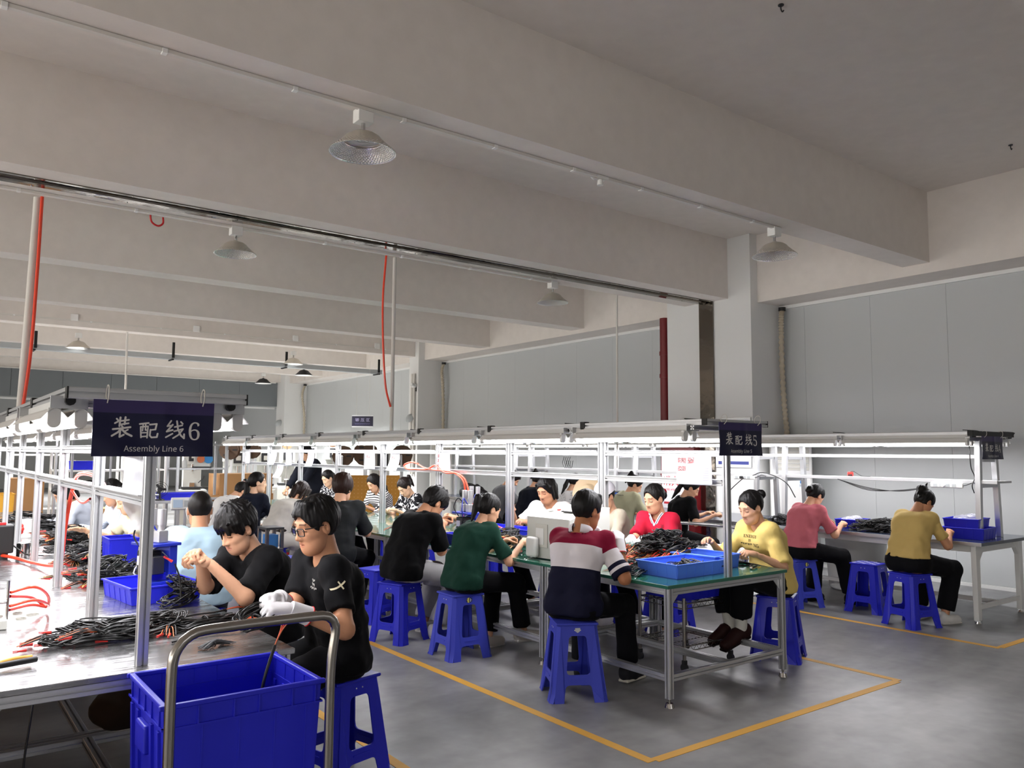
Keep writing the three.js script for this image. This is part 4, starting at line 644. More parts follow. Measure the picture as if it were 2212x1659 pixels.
function stool(label, x, z, turn, m = M.stool, extra) {
  const o = thing('plastic_stool', label, 'stool', 'blue plastic stools', [x, 0, z], turn);
  part(o, 'seat', stoolParts.seat, m); stoolParts.legs.forEach(g => part(o, 'leg', g, m)); stoolParts.sts.forEach(g => part(o, 'stretcher', g, m));
  for (let k = 0; k < 4; k++) for (const s of [-.018, .018]) { const a = k * Math.PI / 2, r = stoolParts.hw(.42) + .001; part(o, 'rivet', new THREE.SphereGeometry(.0035, 6, 4), M.whitePlastic, [Math.sin(a) * r + Math.cos(a) * s, .418, Math.cos(a) * r - Math.sin(a) * s]); }
  if (extra === 'oval') { const g = cyl(.026, .026, .002, 20); g.scale(1, 1, .72); part(o, 'sticker', g, std({ map: canvasTex(64, 64, (c) => { c.fillStyle = '#1b2550'; c.fillRect(0, 0, 64, 64); c.fillStyle = '#d8cf6a'; c.fillRect(0, 32, 64, 20); c.fillStyle = '#fff'; c.fillRect(12, 16, 40, 6); }), roughness: .4 }), [-(stoolParts.hw(.42) + .003) * Math.sin(0) , .418, stoolParts.hw(.42) + .002], [Math.PI / 2, 0, 0]); }
  if (extra === 'shield') part(o, 'sticker', extr([[-.016, .014], [.016, .014], [.016, -.004], [0, -.016], [-.016, -.004]], .002), M.alu, [0, .418, stoolParts.hw(.42) + .002]);
  if (extra === 'dots') part(o, 'seat_print', box(.24, .0015, .24), std({ map: dotTex, roughness: .4 }), [0, SH_ + .0005, 0]);
  return o;
}
// ---------------------------------------------------------------- trays and bins
function trayGeo(w, d, h, taper, t = .004) {   // open tapered box with rolled rim and outer ribs
  const gs = [], wall = (wid, ang, px, pz, sx, sz) => { const hb = wid / 2 - taper, hw = wid / 2; const g = extr([[-hb, 0], [hb, 0], [hw, h], [-hw, h]], t); const tilt = Math.atan2(taper, h); g.rotateX(tilt); g.translate(0, 0, pz); g.rotateY(ang); gs.push(g); };
  wall(w, 0, 0, d / 2 - taper); wall(w, Math.PI, 0, d / 2 - taper); wall(d, Math.PI / 2, 0, w / 2 - taper); wall(d, -Math.PI / 2, 0, w / 2 - taper);
  gs.push(at(box(w - 2 * taper, t, d - 2 * taper), 0, t / 2, 0));
  return merge(gs);
}
function rimGeo(w, d, h, r) { return merge([at(rbox(w + r * 2, r, r * 1.2, r * .3, 1), 0, h, d / 2), at(rbox(w + r * 2, r, r * 1.2, r * .3, 1), 0, h, -d / 2), at(rbox(r * 1.2, r, d + r, r * .3, 1), w / 2, h, 0), at(rbox(r * 1.2, r, d + r, r * .3, 1), -w / 2, h, 0)]); }
function ribsGeo(w, d, h, taper) { const gs = []; const rib = (x, z, tx, tz) => { const g = box(.006, h * .82, .006); const p = g.attributes.position; for (let i = 0; i < p.count; i++) { const k = p.getY(i) / h + .42; p.setX(i, p.getX(i) + tx * taper * (k - 1)); p.setZ(i, p.getZ(i) + tz * taper * (k - 1)); } g.translate(x, h * .42, z); gs.push(g); }; const nx = Math.max(2, Math.round(w / .09)), nz = Math.max(2, Math.round(d / .09)); for (let i = 0; i <= nx; i++) for (const s of [-1, 1]) rib(-w / 2 + .012 + (w - .024) * i / nx, s * (d / 2 + .001), 0, s); for (let i = 0; i <= nz; i++) for (const s of [-1, 1]) rib(s * (w / 2 + .001), -d / 2 + .012 + (d - .024) * i / nz, s, 0); return merge(gs); }
const trayCache = {};
function tray(label, x, y, z, turn, w, d, h, m, group = 'blue parts trays') {
  const k = [w, d, h].join(), c = trayCache[k] || (trayCache[k] = [trayGeo(w, d, h, .012), rimGeo(w, d, h, .01), ribsGeo(w, d, h, .012)]);
  const o = thing('parts_tray', label, 'tray', group, [x, y, z], turn);
  part(o, 'basin', c[0], m); part(o, 'rim', c[1], m); part(o, 'ribs', c[2], m); return o;
}
// ---------------------------------------------------------------- cable bundles
const bundleKinds = [];
function bundleGeo(L, W, n, seedN, hgt) {   // elongated coil of thin black cable
  const gs = []; for (let i = 0; i < n; i++) { const l = L * (.8 + .25 * rnd()), w = W * (.55 + .6 * rnd()), pts = [], y0 = .006 + hgt * rnd(), ox = L * .1 * (rnd() - .5), oz = W * .35 * (rnd() - .5), ph = rnd() * 6; for (let k = 0; k < 14; k++) { const a = k / 14 * Math.PI * 2; const sx = Math.sign(Math.cos(a)) * Math.pow(Math.abs(Math.cos(a)), .6); pts.push(V(ox + sx * l / 2 + .008 * Math.sin(ph + k * 2.1), Math.max(.004, y0 + .008 * Math.sin(k * 1.7 + ph)), oz + Math.sin(a) * w / 2 * (1 - .45 * Math.exp(-(sx * sx) / .08)) + .005 * Math.cos(ph + k))); } gs.push(new THREE.TubeGeometry(new THREE.CatmullRomCurve3(pts, true), 30, .0034, 4, true)); }
  return merge(gs);
}
const BG = [bundleGeo(.24, .1, 10, 1, .035), bundleGeo(.2, .09, 9, 2, .04), bundleGeo(.28, .09, 10, 3, .03), bundleGeo(.17, .11, 10, 4, .045)];
const tieGeo = (() => { const g = new THREE.TorusGeometry(.026, .004, 6, 16); g.rotateY(Math.PI / 2); g.scale(1, .75, 1.1); return g; })();
const clipGeo = merge([at(cyl(.0035, .007, .03, 8), 0, 0, 0, 0, 0, Math.PI / 2), at(box(.018, .003, .006), -.022, .002, 0), at(box(.018, .003, .006), -.022, -.003, 0)]);
const tailGeo = [0, 1, 2].map(i => { const gs = []; for (let k = 0; k < 5; k++) gs.push(tube([[0, .01, 0], [-.05, .014 + .008 * k % .02, (k - 2) * .01], [-.1 - .015 * k, .008, (k - 2) * .022 + .01 * noise3(k, i, 3)]], .0022, 10, 4)); return merge(gs); });
function bundle(label, group, x, y, z, turn, kind, o2 = {}) {
  const o = thing('cable_bundle', label, 'cable bundle', group, [x, y, z], turn); if (o2.tilt) o.rotation.set(o2.tilt[0], turn, o2.tilt[1], 'YXZ');
  const b = part(o, 'coil', BG[kind % 4], M.cable); part(o, 'tie', tieGeo, M.black, [0, .022, 0]);
  if (o2.tails !== 0) { part(o, 'wire_ends', tailGeo[kind % 3], kind % 2 ? M.orangeWire : M.yellowWire, [-.1, .004, 0]); part(o, 'wire_ends', tailGeo[(kind + 1) % 3], M.cable, [-.09, .008, .01]); }
  const nC = o2.clips ?? 2; for (let k = 0; k < nC; k++) part(o, 'crocodile_clip', clipGeo, M.clipRed, [-.2 - .012 * k, .008, (k - (nC - 1) / 2) * .035], [0, .3 * (k - 1), 0]);
  return o;
}
// ---------------------------------------------------------------- the workers
const PI = Math.PI;
const textTex = (w, h, fn) => canvasTex(w, h, (g) => { g.clearRect(0, 0, w, h); fn(g); });
const dabs = (g, x0, x1, y, h, n, col) => { g.fillStyle = col; for (let i = 0; i < n; i++) { const w = (x1 - x0) / n; g.fillRect(x0 + i * w + (i % 3) * 2, y + (i * 7 % 5), w * .6, h * (.6 + .4 * ((i * 5 % 3) / 2))); } };
const energyTex = textTex(512, 320, g => { g.fillStyle = '#4a3c22'; g.textAlign = 'center'; g.font = 'bold 84px serif'; g.fillText('ENERGY', 256, 90); g.font = 'bold 72px serif'; g.fillText('IS', 236, 172); dabs(g, 10, 330, 200, 40, 7, '#352a16'); g.fillStyle = '#352a16'; g.font = 'bold 104px serif'; g.fillText('NG', 424, 270); });
const chestTex = textTex(256, 160, g => { dabs(g, 30, 170, 16, 34, 4, '#b4b2ac'); dabs(g, 16, 170, 66, 34, 5, '#b4b2ac'); dabs(g, 6, 230, 116, 32, 7, '#a5a39d'); });
const xTex = textTex(256, 160, g => { g.strokeStyle = '#d9cfae'; g.lineWidth = 24; g.beginPath(); g.moveTo(130, 20); g.lineTo(190, 130); g.stroke(); g.beginPath(); g.moveTo(236, 18); g.quadraticCurveTo(150, 96, 20, 138); g.stroke(); });
const smallTex = textTex(256, 32, g => { dabs(g, 4, 104, 8, 12, 12, '#4b483a'); g.fillStyle = '#37342a'; g.fillRect(112, 2, 18, 22); dabs(g, 138, 252, 10, 12, 13, '#4b483a'); });
const emblemTex = textTex(128, 128, g => { g.strokeStyle = '#6d1226'; g.lineWidth = 10; g.beginPath(); g.moveTo(20, 20); g.lineTo(20, 105); g.lineTo(108, 105); g.lineTo(108, 20); g.lineTo(70, 60); g.lineTo(20, 20); g.stroke(); g.beginPath(); g.arc(66, 78, 14, 0, 7); g.stroke(); });
const stripeMat = (draw) => { const t = canvasTex(64, 512, draw); t.wrapS = t.wrapT = THREE.RepeatWrapping; return phy({ map: t, roughness: .88, specularIntensity: .3 }); };
// polo: v = 0 hem .. 1 neck on the body, sleeves use the upper half of u
const poloMat = (() => { const t = canvasTex(512, 512, (g, w, h) => { const band = (x0, x1, a, b, c) => { g.fillStyle = c; g.fillRect(x0, h * (1 - b), x1 - x0, h * (b - a)); }; band(0, 256, 0, 1, '#16172c'); band(0, 256, .5, .735, '#d9d3d6'); band(0, 256, .735, 1, '#7c1130'); band(256, 512, 0, 1, '#d9d3d6'); band(256, 512, .0, .3, '#7c1130'); band(256, 512, .62, .72, '#16172c'); band(256, 512, .8, 1, '#16172c'); }); return phy({ map: t, roughness: .85, specularIntensity: .3 }); })();
const spineT = (q, J) => { const P = [J.pel, J.p1, J.p2, J.p3]; let best = 1e9, t = 0; for (let i = 0; i < 3; i++) { const d = P[i + 1].clone().sub(P[i]), k = Math.max(i ? 0 : -.7, Math.min(i === 2 ? 1.4 : 1, q.clone().sub(P[i]).dot(d) / d.lengthSq())), r = P[i].clone().addScaledVector(d, k).distanceTo(q); if (r < best) { best = r; t = (i + k) / 3; } } return t; };
const armT = (q, J) => { let best = null; for (let i = 0; i < 2; i++) { const d = J.arms[i][0].clone().sub(J.SH[i]), k = q.clone().sub(J.SH[i]).dot(d) / d.lengthSq(), r = J.SH[i].clone().addScaledVector(d, Math.max(0, Math.min(1, k))).distanceTo(q); if (!best || r < best[1]) best = [k, r]; } return best; };
const poloArm = (c, J) => { const a = armT(c, J); return a[1] < .08 && a[0] > .1; };
const poloUV = (q, J, arm) => arm ? [.75, Math.min(.99, Math.max(.01, armT(q, J)[0]))] : [.25, Math.min(.99, Math.max(.01, (spineT(q, J) + .1) / 1.2))];
const bandUV = n => (q, J) => [.5, spineT(q, J) * n];
const zebra = stripeMat((g, w, h) => { g.fillStyle = '#e6e4e4'; g.fillRect(0, 0, w, h); g.fillStyle = '#17171a'; for (let i = 0; i < 8; i++) g.fillRect(0, i * 64, w, 26); });
const pinstripe = (() => { const t = canvasTex(256, 64, (g, w, h) => { g.fillStyle = '#dfe6f1'; g.fillRect(0, 0, w, h); g.fillStyle = '#a9b9d6'; for (let i = 0; i < 16; i++) g.fillRect(i * 16, 0, 5, h); }); t.wrapS = t.wrapT = THREE.RepeatWrapping; return phy({ map: t, roughness: .85, specularIntensity: .3 }); })();
const speckle = (bg, fg, n, r) => { let s2 = 5; const rn = () => (s2 = (s2 * 16807) % 2147483647) / 2147483647; const t = canvasTex(256, 256, (g) => { g.fillStyle = bg; g.fillRect(0, 0, 256, 256); g.fillStyle = fg; for (let i = 0; i < n; i++) { g.beginPath(); g.ellipse(rn() * 256, rn() * 256, r * (.5 + rn()), r * .6, rn() * 3, 0, 7); g.fill(); } }); t.wrapS = t.wrapT = THREE.RepeatWrapping; return phy({ map: t, roughness: .85, specularIntensity: .3 }); };
const planarUV = k => (q, J) => [q.x * k, q.y * k];
const Pw = {};
const W = (key, o) => (Pw[key] = person(o));
// nearest line, aisle side, facing the bench
W('glasses', { label: 'man in black tee with black glasses and white gloves behind blue bin', pos: [1.66, -3.56], yaw: -PI / 2, near: 2, seat: SH_, hair: 'short', glasses: true, gloves: [1, 1], skin: 1, lean: .16, head: { pitch: .26, yaw: .1 }, wL: [1.31, .84, -3.25], wR: [1.3, .87, -3.38], poseL: 'grip', poseR: 'grip', elbow: [[.1, -.2, -.5], [0, 0, 0]], shirt: { color: 0x0e0e11, sleeve: .72, off: .02 }, pants: { color: 0x0d0d10 }, shoeColor: 0x1a1a1c,
  prints: [{ tex: chestTex, w: .085, h: .055, at: [.085, .9, .55], dir: [0, 0, -1], right: [1, 0, 0] }, { tex: xTex, w: .075, h: .045, at: [.55, .915, .13], dir: [-1, 0, 0], right: [0, 0, -1] }] });
W('boy', { label: 'young man in plain black tee with long fringe holding thin wires', pos: [1.64, -4.36], yaw: -1.28, near: 2, seat: SH_, s: .97, hair: 'fringe', skin: 0, lean: .38, head: { pitch: .5, yaw: .05 }, wL: [1.2, .95, -4.05], wR: [1.18, .97, -4.14], elbow: [[.15, -.2, -.3], [0, 0, 0]], shirt: { color: 0x101012, sleeve: .92, off: .026, neck: 'v' }, pants: { color: 0x121214 } });
W('blue', { label: 'man in light blue tee seen from behind with mask straps', pos: [1.58, -5.55], yaw: PI - .2, near: 1, seat: SH_, hair: 'crop', hairColor: 0x15110f, mask: true, s: .95, skin: 1, lean: .4, head: { pitch: .2, yaw: -.1 }, girth: 1.1, shirt: { color: 0xa9c3d2, sleeve: .8, off: .024 }, pants: { color: 0x1b1c22 } });
W('cream', { label: 'woman in cream blouse reaching across the nearest line', pos: [1.72, -7.45], yaw: -1.45, near: 1, female: true, s: .95, seat: SH_, hair: 'smooth+clipbun', skin: 2, lean: .36, head: { pitch: .45 }, wL: [1.28, .82, -7.15], wR: [1.2, .83, -7.55], poseR: 'flat', shirt: { color: 0xddd8bd, sleeve: .62, off: .026, neck: 'v' }, pants: { color: 0x30303a } });
W('pin', { label: 'woman in blue pinstripe shirt beside the cream bloused worker', pos: [1.74, -8.35], yaw: -1.45, near: 0, female: true, s: .97, seat: SH_, hair: 'long', lean: .3, head: { pitch: .5 }, shirt: { mat: pinstripe, uv: planarUV(9), sleeve: 1.8, off: .022, neck: 'v' } });
W('pale', { label: 'long haired worker in pale shirt furthest along the nearest line', pos: [1.55, -9.4], yaw: -1.5, near: 0, female: true, s: .95, seat: SH_, hair: 'bob', lean: .42, head: { pitch: .7 }, shirt: { color: 0xcfd6e2, sleeve: 1.8, off: .022 } });
// middle line, near side
W('polo', { label: 'man in maroon, white and navy striped polo shirt', pos: [3.4, -3.87], yaw: 1.97, near: 1, seat: SH_, s: .97, hair: 'short', hairColor: 0x0f0d0d, skin: 3, lean: .26, head: { pitch: .3, yaw: -.35 }, wL: [3.62, .93, -4.02], wR: [3.66, .93, -3.72], gloves: [1, 1], shirt: { mat: poloMat, perFace: poloUV, isArm: poloArm, sleeve: .92, off: .018, collar: 0xdedade, neck: 'plain' }, pants: { color: 0x0d0d11 }, feet: [[.1, .08, .34], [-.2, .09, .42]], shoeColor: 0x222226, soleColor: 0xcfcabc });
W('green', { label: 'woman in dark green polo with ponytail on worn stool', pos: [3.36, -5.08], yaw: 1.62, near: 1, female: true, s: .93, seat: SH_, hair: 'smooth+pony', skin: 0, lean: .42, head: { pitch: .4, yaw: -.1 }, wL: [3.8, .8, -5.16], wR: [3.82, .8, -4.95], shirt: { color: 0x17382d, sleeve: .85, off: .024 }, pants: { color: 0x0c0c0f, flare: .012 }, feet: [[.06, .08, .3], [-.12, .13, .5]], shoeColor: 0xcfc8bf, girth: 1.08 });
W('grey', { label: 'man in black tee and pale grey trousers bending over small press', pos: [3.24, -5.78], yaw: 1.6, near: 1, seat: SH_, hair: 'fringe', hairColor: 0x0e0c0c, skin: 1, lean: .42, head: { pitch: .85 }, wL: [3.66, .9, -5.92], wR: [3.64, .88, -5.82], shirt: { color: 0x09090b, sleeve: .9, off: .03, hem: SH_ + .02 }, pants: { color: 0xa5a4a5, off: .024, flare: .02 }, girth: 1.05 });
W('charcoal', { label: 'brown haired worker in charcoal tee seen from behind', pos: [3.22, -7.05], yaw: 2.3, near: 1, seat: SH_, hair: 'messy', hairColor: 0x2a1811, lean: .22, head: { pitch: .35 }, shirt: { color: 0x232526, sleeve: .95, off: .032, hem: SH_ - .06 }, pants: { color: 0x0e0e11 } });
W('belt', { label: 'worker in off white shirt and trousers with dark belt leaning forward', pos: [3.2, -8.55], yaw: 1.75, near: 1, female: true, s: .98, seat: SH_, hair: 'bob', hairColor: 0x1d120e, lean: .55, head: { pitch: .7, yaw: .2 }, shirt: { color: 0xb9b5ae, sleeve: .9, off: .022, hem: SH_ + .15 }, pants: { color: 0xb7b2ab, off: .02 }, belt: 0x231d1b, beltY: SH_ + .19, girth: 1.08 });
W('navy', { label: 'woman in navy top looking back over her shoulder', pos: [3.12, -9.3], yaw: 1.9, near: 0, female: true, s: .98, seat: SH_, hair: 'smooth+lowpony', lean: .3, head: { pitch: .05, yaw: -.55 }, skin: 2, shirt: { color: 0x111522, sleeve: 1.8, off: .024 }, girth: 1.1 });
W('bun', { label: 'woman in white top with top knot bending low', pos: [2.98, -9.95], yaw: 1.7, near: 0, female: true, s: .94, seat: SH_, hair: 'smooth+topbun', scrunchie: 0xd9b9b3, lean: .55, head: { pitch: .9 }, shirt: { color: 0xd6d5d3, sleeve: .8, off: .022 } });
// middle line, far side
W('standing', { label: 'dark dressed worker standing behind the hanging work sheets', pos: [5.35, -12.6], yaw: -1.3, near: 0, stand: true, lean: .18, hair: 'short', head: { pitch: .6 }, shirt: { color: 0x191b24, sleeve: 1.8, off: .03 } });
W('floral', { label: 'woman in white and black floral top facing the hanging sheets', pos: [5.25, -11.4], yaw: -1.35, near: 0, female: true, s: .96, seat: SH_, hair: 'smooth+clipbun', lean: .28, head: { pitch: .5 }, skin: 2, shirt: { mat: speckle('#dcdadb', '#16161a', 160, 16), uv: planarUV(5), sleeve: .7 } });
W('zebra', { label: 'long haired woman in black and white striped top', pos: [5.25, -9.85], yaw: -1.35, near: 0, female: true, s: .95, seat: SH_, hair: 'long', hairColor: 0x120d0c, lean: .34, head: { pitch: .55 }, shirt: { mat: zebra, uv: bandUV(2.2), sleeve: 1.4, off: .02 } });
W('tail', { label: 'woman with loose ponytail and black white collar beside pegboard', pos: [5.25, -8.95], yaw: -1.4, near: 0, female: true, s: .95, seat: SH_, hair: 'smooth+pony', hairColor: 0x1a1210, skin: 2, lean: .36, head: { pitch: .75 }, shirt: { mat: speckle('#d9d7d8', '#1b1b1f', 70, 22), uv: planarUV(4), sleeve: .7 } });
W('longhair', { label: 'woman with very long dark hair over black top', pos: [5.3, -7.35], yaw: -1.9, near: 0, female: true, s: .97, seat: SH_, hair: 'long+lowpony', lean: .45, head: { pitch: 1.0, roll: .1 }, shirt: { color: 0x101013, sleeve: .8 } });
W('white', { label: 'man in white v neck tee with chin length hair', pos: [5.18, -6.12], yaw: -1.3, near: 1, seat: SH_, hair: 'bob', hairColor: 0x0c0a0a, lean: .26, head: { pitch: .42, yaw: -.1 }, skin: 1, wL: [4.72, .84, -6.0], wR: [4.7, .95, -6.25], poseR: 'grip', shirt: { color: 0xcfcdcb, sleeve: .7, neck: 'v', off: .022 } });
W('cap', { label: 'worker in white cap half hidden behind the striped polo man', pos: [5.25, -5.36], yaw: -1.5, near: 0, female: true, s: .96, seat: SH_, hair: 'smooth', hat: 0xd9d7de, lean: .2, head: { pitch: .5 }, shirt: { color: 0xb7ad9b, sleeve: .8 } });
W('red', { label: 'woman in red v neck top with white gloves', pos: [5.22, -4.74], yaw: -1.38, near: 1, female: true, s: .97, seat: SH_, hair: 'smooth+clipbun', hairColor: 0x14110f, scrunchie: 0xa3141c, skin: 0, lean: .24, head: { pitch: .32, yaw: -.2 }, wL: [4.72, .82, -4.45], wR: [4.68, .82, -4.62], gloves: [1, 1], poseL: 'pinch', poseR: 'pinch', shirt: { color: 0xb81f38, sleeve: .8, neck: 'v', off: .022, trim: true }, girth: 1.06, prints: [{ tex: emblemTex, w: .04, h: .04, at: [.085, .9, .5], dir: [0, 0, -1], right: [1, 0, 0] }] });
W('energy', { label: 'woman in yellow tee with printed words and hair bun', pos: [5.2, -3.66], yaw: -1.8, near: 1, female: true, s: .97, seat: SH_, hair: 'smooth+bun', hairColor: 0x0b0909, skin: 0, lean: .3, head: { pitch: .4, yaw: .05 }, wR: [4.74, .86, -3.86], wL: [4.78, .8, -3.5], poseR: 'relaxed', poseL: 'pinch', shirt: { color: 0xd8bf74, sleeve: .95, off: .026, neck: 'v' }, pants: { color: 0x0c0c10, off: .026, end: .8 }, feet: [[.06, .26, .36], [-.05, .27, .37]], toe: [0, -.1], toePitch: [.06, .06], shoeColor: 0x2a1413, soleColor: 0x1c1010, socks: 0xd6d4cc, girth: 1.02, prints: [{ tex: energyTex, w: .19, h: .115, at: [.0, .86, .5], dir: [0, 0, -1], right: [1, 0, 0] }] });
// wall line
W('yellow', { label: 'woman in plain yellow tee seen from behind at the end of wall line', pos: [7.2, -3.66], yaw: 1.5, near: 1, female: true, s: .98, seat: SH_, hair: 'smooth+updo', hairColor: 0x0d0b0b, skin: 1, lean: .36, head: { pitch: .85, yaw: -.2 }, shirt: { color: 0xc9ad6b, sleeve: .72, off: .016, hem: SH_ + .13 }, pants: { color: 0x0d0d11, off: .022 }, girth: 1.16, feet: [[.1, .08, .32], [-.15, .08, .3]] });
W('pink', { label: 'woman in pink tee seen from behind at wall line', pos: [7.2, -4.76], yaw: 1.4, near: 1, female: true, s: .97, seat: SH_, hair: 'smooth+clipbun', hairColor: 0x0d0b0b, lean: .34, head: { pitch: .75 }, shirt: { color: 0xc46a74, sleeve: .85, off: .022, hem: SH_ + .12 }, pants: { color: 0x0c0c0f, off: .02, flare: .02 }, feet: [[.12, .08, .3], [-.2, .08, .5]], shoeColor: 0x141416, soleColor: 0x141416, girth: 1.1 });
W('black', { label: 'woman in black tee with low ponytail at wall line', pos: [7.2, -6.4], yaw: 1.2, near: 0, female: true, s: .97, seat: SH_, hair: 'smooth+lowpony', lean: .3, head: { pitch: .6, yaw: -.5 }, shirt: { color: 0x0c0c0e, sleeve: .85, off: .022 }, handR: [-.3, .8, .35] });
W('sage', { label: 'woman in sage green top seen from behind at wall line', pos: [7.18, -7.3], yaw: 1.35, near: 0, female: true, s: .98, seat: SH_, hair: 'smooth+highpony', hairColor: 0x120e0d, lean: .32, head: { pitch: .6, yaw: -.5 }, shirt: { color: 0xa9a78a, sleeve: .95, off: .034 }, girth: 1.15, prints: [{ tex: smallTex, w: .24, h: .03, at: [0, .98, -.5], dir: [0, 0, 1], right: [-1, 0, 0] }] });
W('dotted', { label: 'woman in white dotted blouse seen from behind at wall line', pos: [7.18, -8.4], yaw: 1.35, near: 0, female: true, s: .96, seat: SH_, hair: 'smooth+lowpony', lean: .3, head: { pitch: .5 }, shirt: { mat: speckle('#d3d1cf', '#3b4250', 26, 6), uv: planarUV(5), sleeve: .9 } });
W('navytee', { label: 'woman in navy top seen from behind at wall line', pos: [7.18, -9.25], yaw: 1.35, near: 0, female: true, s: .97, seat: SH_, hair: 'smooth+highpony', hairColor: 0x150f0e, lean: .32, head: { pitch: .6 }, shirt: { color: 0x12151f, sleeve: .9, off: .026 }, girth: 1.1 });
W('greytee', { label: 'man in grey tee furthest along the wall line', pos: [7.18, -9.95], yaw: 1.2, near: 0, seat: SH_, hair: 'short', hairColor: 0x1c1512, lean: .36, head: { pitch: .7, yaw: -.4 }, shirt: { color: 0x6a6b6d, sleeve: .85, off: .024 } });
// their stools
for (const [key, lab, x, z, t, m, e] of [
  ['glasses', 'dark blue stool under the man with glasses', 1.68, -3.56, .25, M.stool], ['boy', 'blue stool under the young man with long fringe', 1.64, -4.36, .1], ['blue', 'blue stool under the light blue shirted man', 1.58, -5.55, .2], ['cream', 'blue stool under the cream bloused woman', 1.72, -7.45, 0], ['pin', 'blue stool under the pinstriped woman', 1.74, -8.35, 0], ['pale', 'blue stool under the pale shirted worker', 1.55, -9.4, 0],
  ['polo', 'scuffed blue stool with shield badge under the striped polo man', 3.39, -3.86, -.5, M.stoolOld, 'shield'], ['green', 'worn blue stool with oval sticker under the green polo woman', 3.35, -5.09, -.05, M.stoolOld, 'oval'], ['grey', 'bright blue stool under the man in grey trousers', 3.22, -5.78, .35], ['charcoal', 'blue stool under the charcoal shirted worker', 3.22, -7.05, .2], ['belt', 'blue stool under the worker with belt', 3.18, -8.58, .1], ['navy', 'blue stool under the woman in navy', 3.1, -9.3, .1], ['bun', 'blue stool under the woman with top knot', 2.98, -9.95, .2],
  ['floral', 'blue stool under the floral topped woman', 5.25, -11.4, 0], ['zebra', 'blue stool under the striped topped woman', 5.25, -9.85, 0], ['tail', 'blue stool under the woman beside the pegboard', 5.25, -8.95, 0], ['longhair', 'blue stool under the very long haired woman', 5.3, -7.35, 0], ['white', 'blue stool under the white shirted man', 5.2, -6.12, 0], ['cap', 'blue stool under the worker in white cap', 5.25, -5.36, 0], ['red', 'blue stool under the woman in red', 5.24, -4.74, .1], ['energy', 'blue stool under the woman with printed yellow tee', 5.24, -3.66, .45],
  ['yellow', 'blue stool under the plain yellow tee woman', 7.18, -3.64, -.25], ['pink', 'lighter blue stool under the woman in pink', 7.18, -4.76, -.3, M.stoolOld, 'oval'], ['black', 'blue stool under the black tee woman at wall line', 7.2, -6.4, 0], ['sage', 'blue stool under the sage topped woman', 7.18, -7.3, 0], ['dotted', 'blue stool under the dotted blouse woman', 7.18, -8.4, 0], ['navytee', 'blue stool under the navy topped woman at wall line', 7.18, -9.25, 0], ['greytee', 'blue stool under the grey tee man', 7.18, -9.95, 0]])
  stool(lab, x, z, t, m || M.stool, e);
stool('empty blue stool with dotted seat print near the wall line', 7.5, -4.2, .1, M.stool, 'dots');
stool('empty blue stool behind the man with glasses', 3.0, -7.75, .3);
stool('empty blue stool beside the charcoal shirted worker', 3.42, -6.55, .2);
// ---------------------------------------------------------------- writing
const GLYPH = {
  zhuang: [[8, 27, 9, 34, 17], [8, 20, 30, 33, 22], [9, 43, 3, 40, 43], [8, 47, 19, 80, 13], [9, 65, 1, 62, 34], [8, 47, 35, 79, 29], [8, 50, 42, 56, 49], [9, 12, 58, 50, 53, 88, 47], [9, 48, 55, 34, 72, 8, 89], [9, 44, 64, 42, 93, 60, 83], [7, 78, 59, 60, 69], [10, 53, 60, 70, 76, 95, 88]],
  pei: [[9, 5, 19, 48, 13], [8, 10, 34, 14, 89], [8, 10, 34, 46, 30, 44, 90], [7, 22, 18, 20, 54], [7, 34, 16, 34, 50, 42, 50], [7, 16, 65, 42, 63], [8, 14, 85, 44, 82], [9, 55, 21, 88, 17, 83, 46], [8, 60, 49, 84, 46], [9, 59, 48, 57, 78, 66, 88, 92, 86, 95, 68]],
  xian: [[8, 30, 5, 12, 32, 36, 27], [9, 38, 24, 10, 58, 38, 50], [8, 7, 86, 38, 68], [8, 48, 35, 84, 26], [8, 46, 56, 88, 44], [9, 58, 6, 64, 46, 78, 76, 94, 90, 94, 70], [8, 86, 48, 66, 74, 42, 90], [8, 77, 9, 86, 18]],
  xiao: [[9, 10, 14, 19, 24], [9, 5, 40, 14, 48], [9, 5, 88, 20, 60], [9, 61, 4, 61, 28], [9, 40, 8, 46, 22], [9, 84, 6, 75, 22], [9, 38, 32, 38, 92], [9, 38, 32, 85, 32, 85, 90, 74, 88], [8, 40, 50, 83, 50], [8, 40, 67, 83, 67]],
  huo: [[10, 22, 30, 30, 48], [10, 82, 26, 70, 46], [11, 50, 6, 49, 44, 36, 70, 10, 92], [11, 50, 46, 64, 70, 92, 92]],
  shuan: [[9, 5, 34, 44, 34], [9, 25, 6, 25, 94], [8, 24, 38, 5, 68], [8, 28, 40, 42, 56], [9, 69, 6, 46, 42], [9, 69, 6, 96, 42], [8, 54, 46, 86, 46], [8, 52, 66, 88, 66], [9, 70, 46, 70, 88], [9, 45, 90, 96, 90]],
  mao: [[9, 20, 6, 6, 30], [8, 14, 22, 38, 22], [8, 8, 42, 36, 42], [9, 22, 42, 22, 86, 38, 76], [8, 6, 60, 36, 60], [8, 60, 10, 46, 20, 46, 66, 60, 60], [8, 60, 16, 60, 60, 50, 92], [8, 72, 14, 72, 92], [8, 72, 14, 92, 14, 92, 70, 82, 68]],
  ya: [[9, 14, 12, 92, 12], [9, 18, 12, 17, 60, 5, 92], [9, 34, 44, 82, 44], [9, 58, 26, 58, 84], [9, 26, 86, 95, 86], [8, 70, 58, 78, 68]],
  qu: [[9, 90, 12, 14, 12, 14, 88, 94, 88], [9, 72, 28, 30, 74], [9, 34, 30, 74, 74]],
};
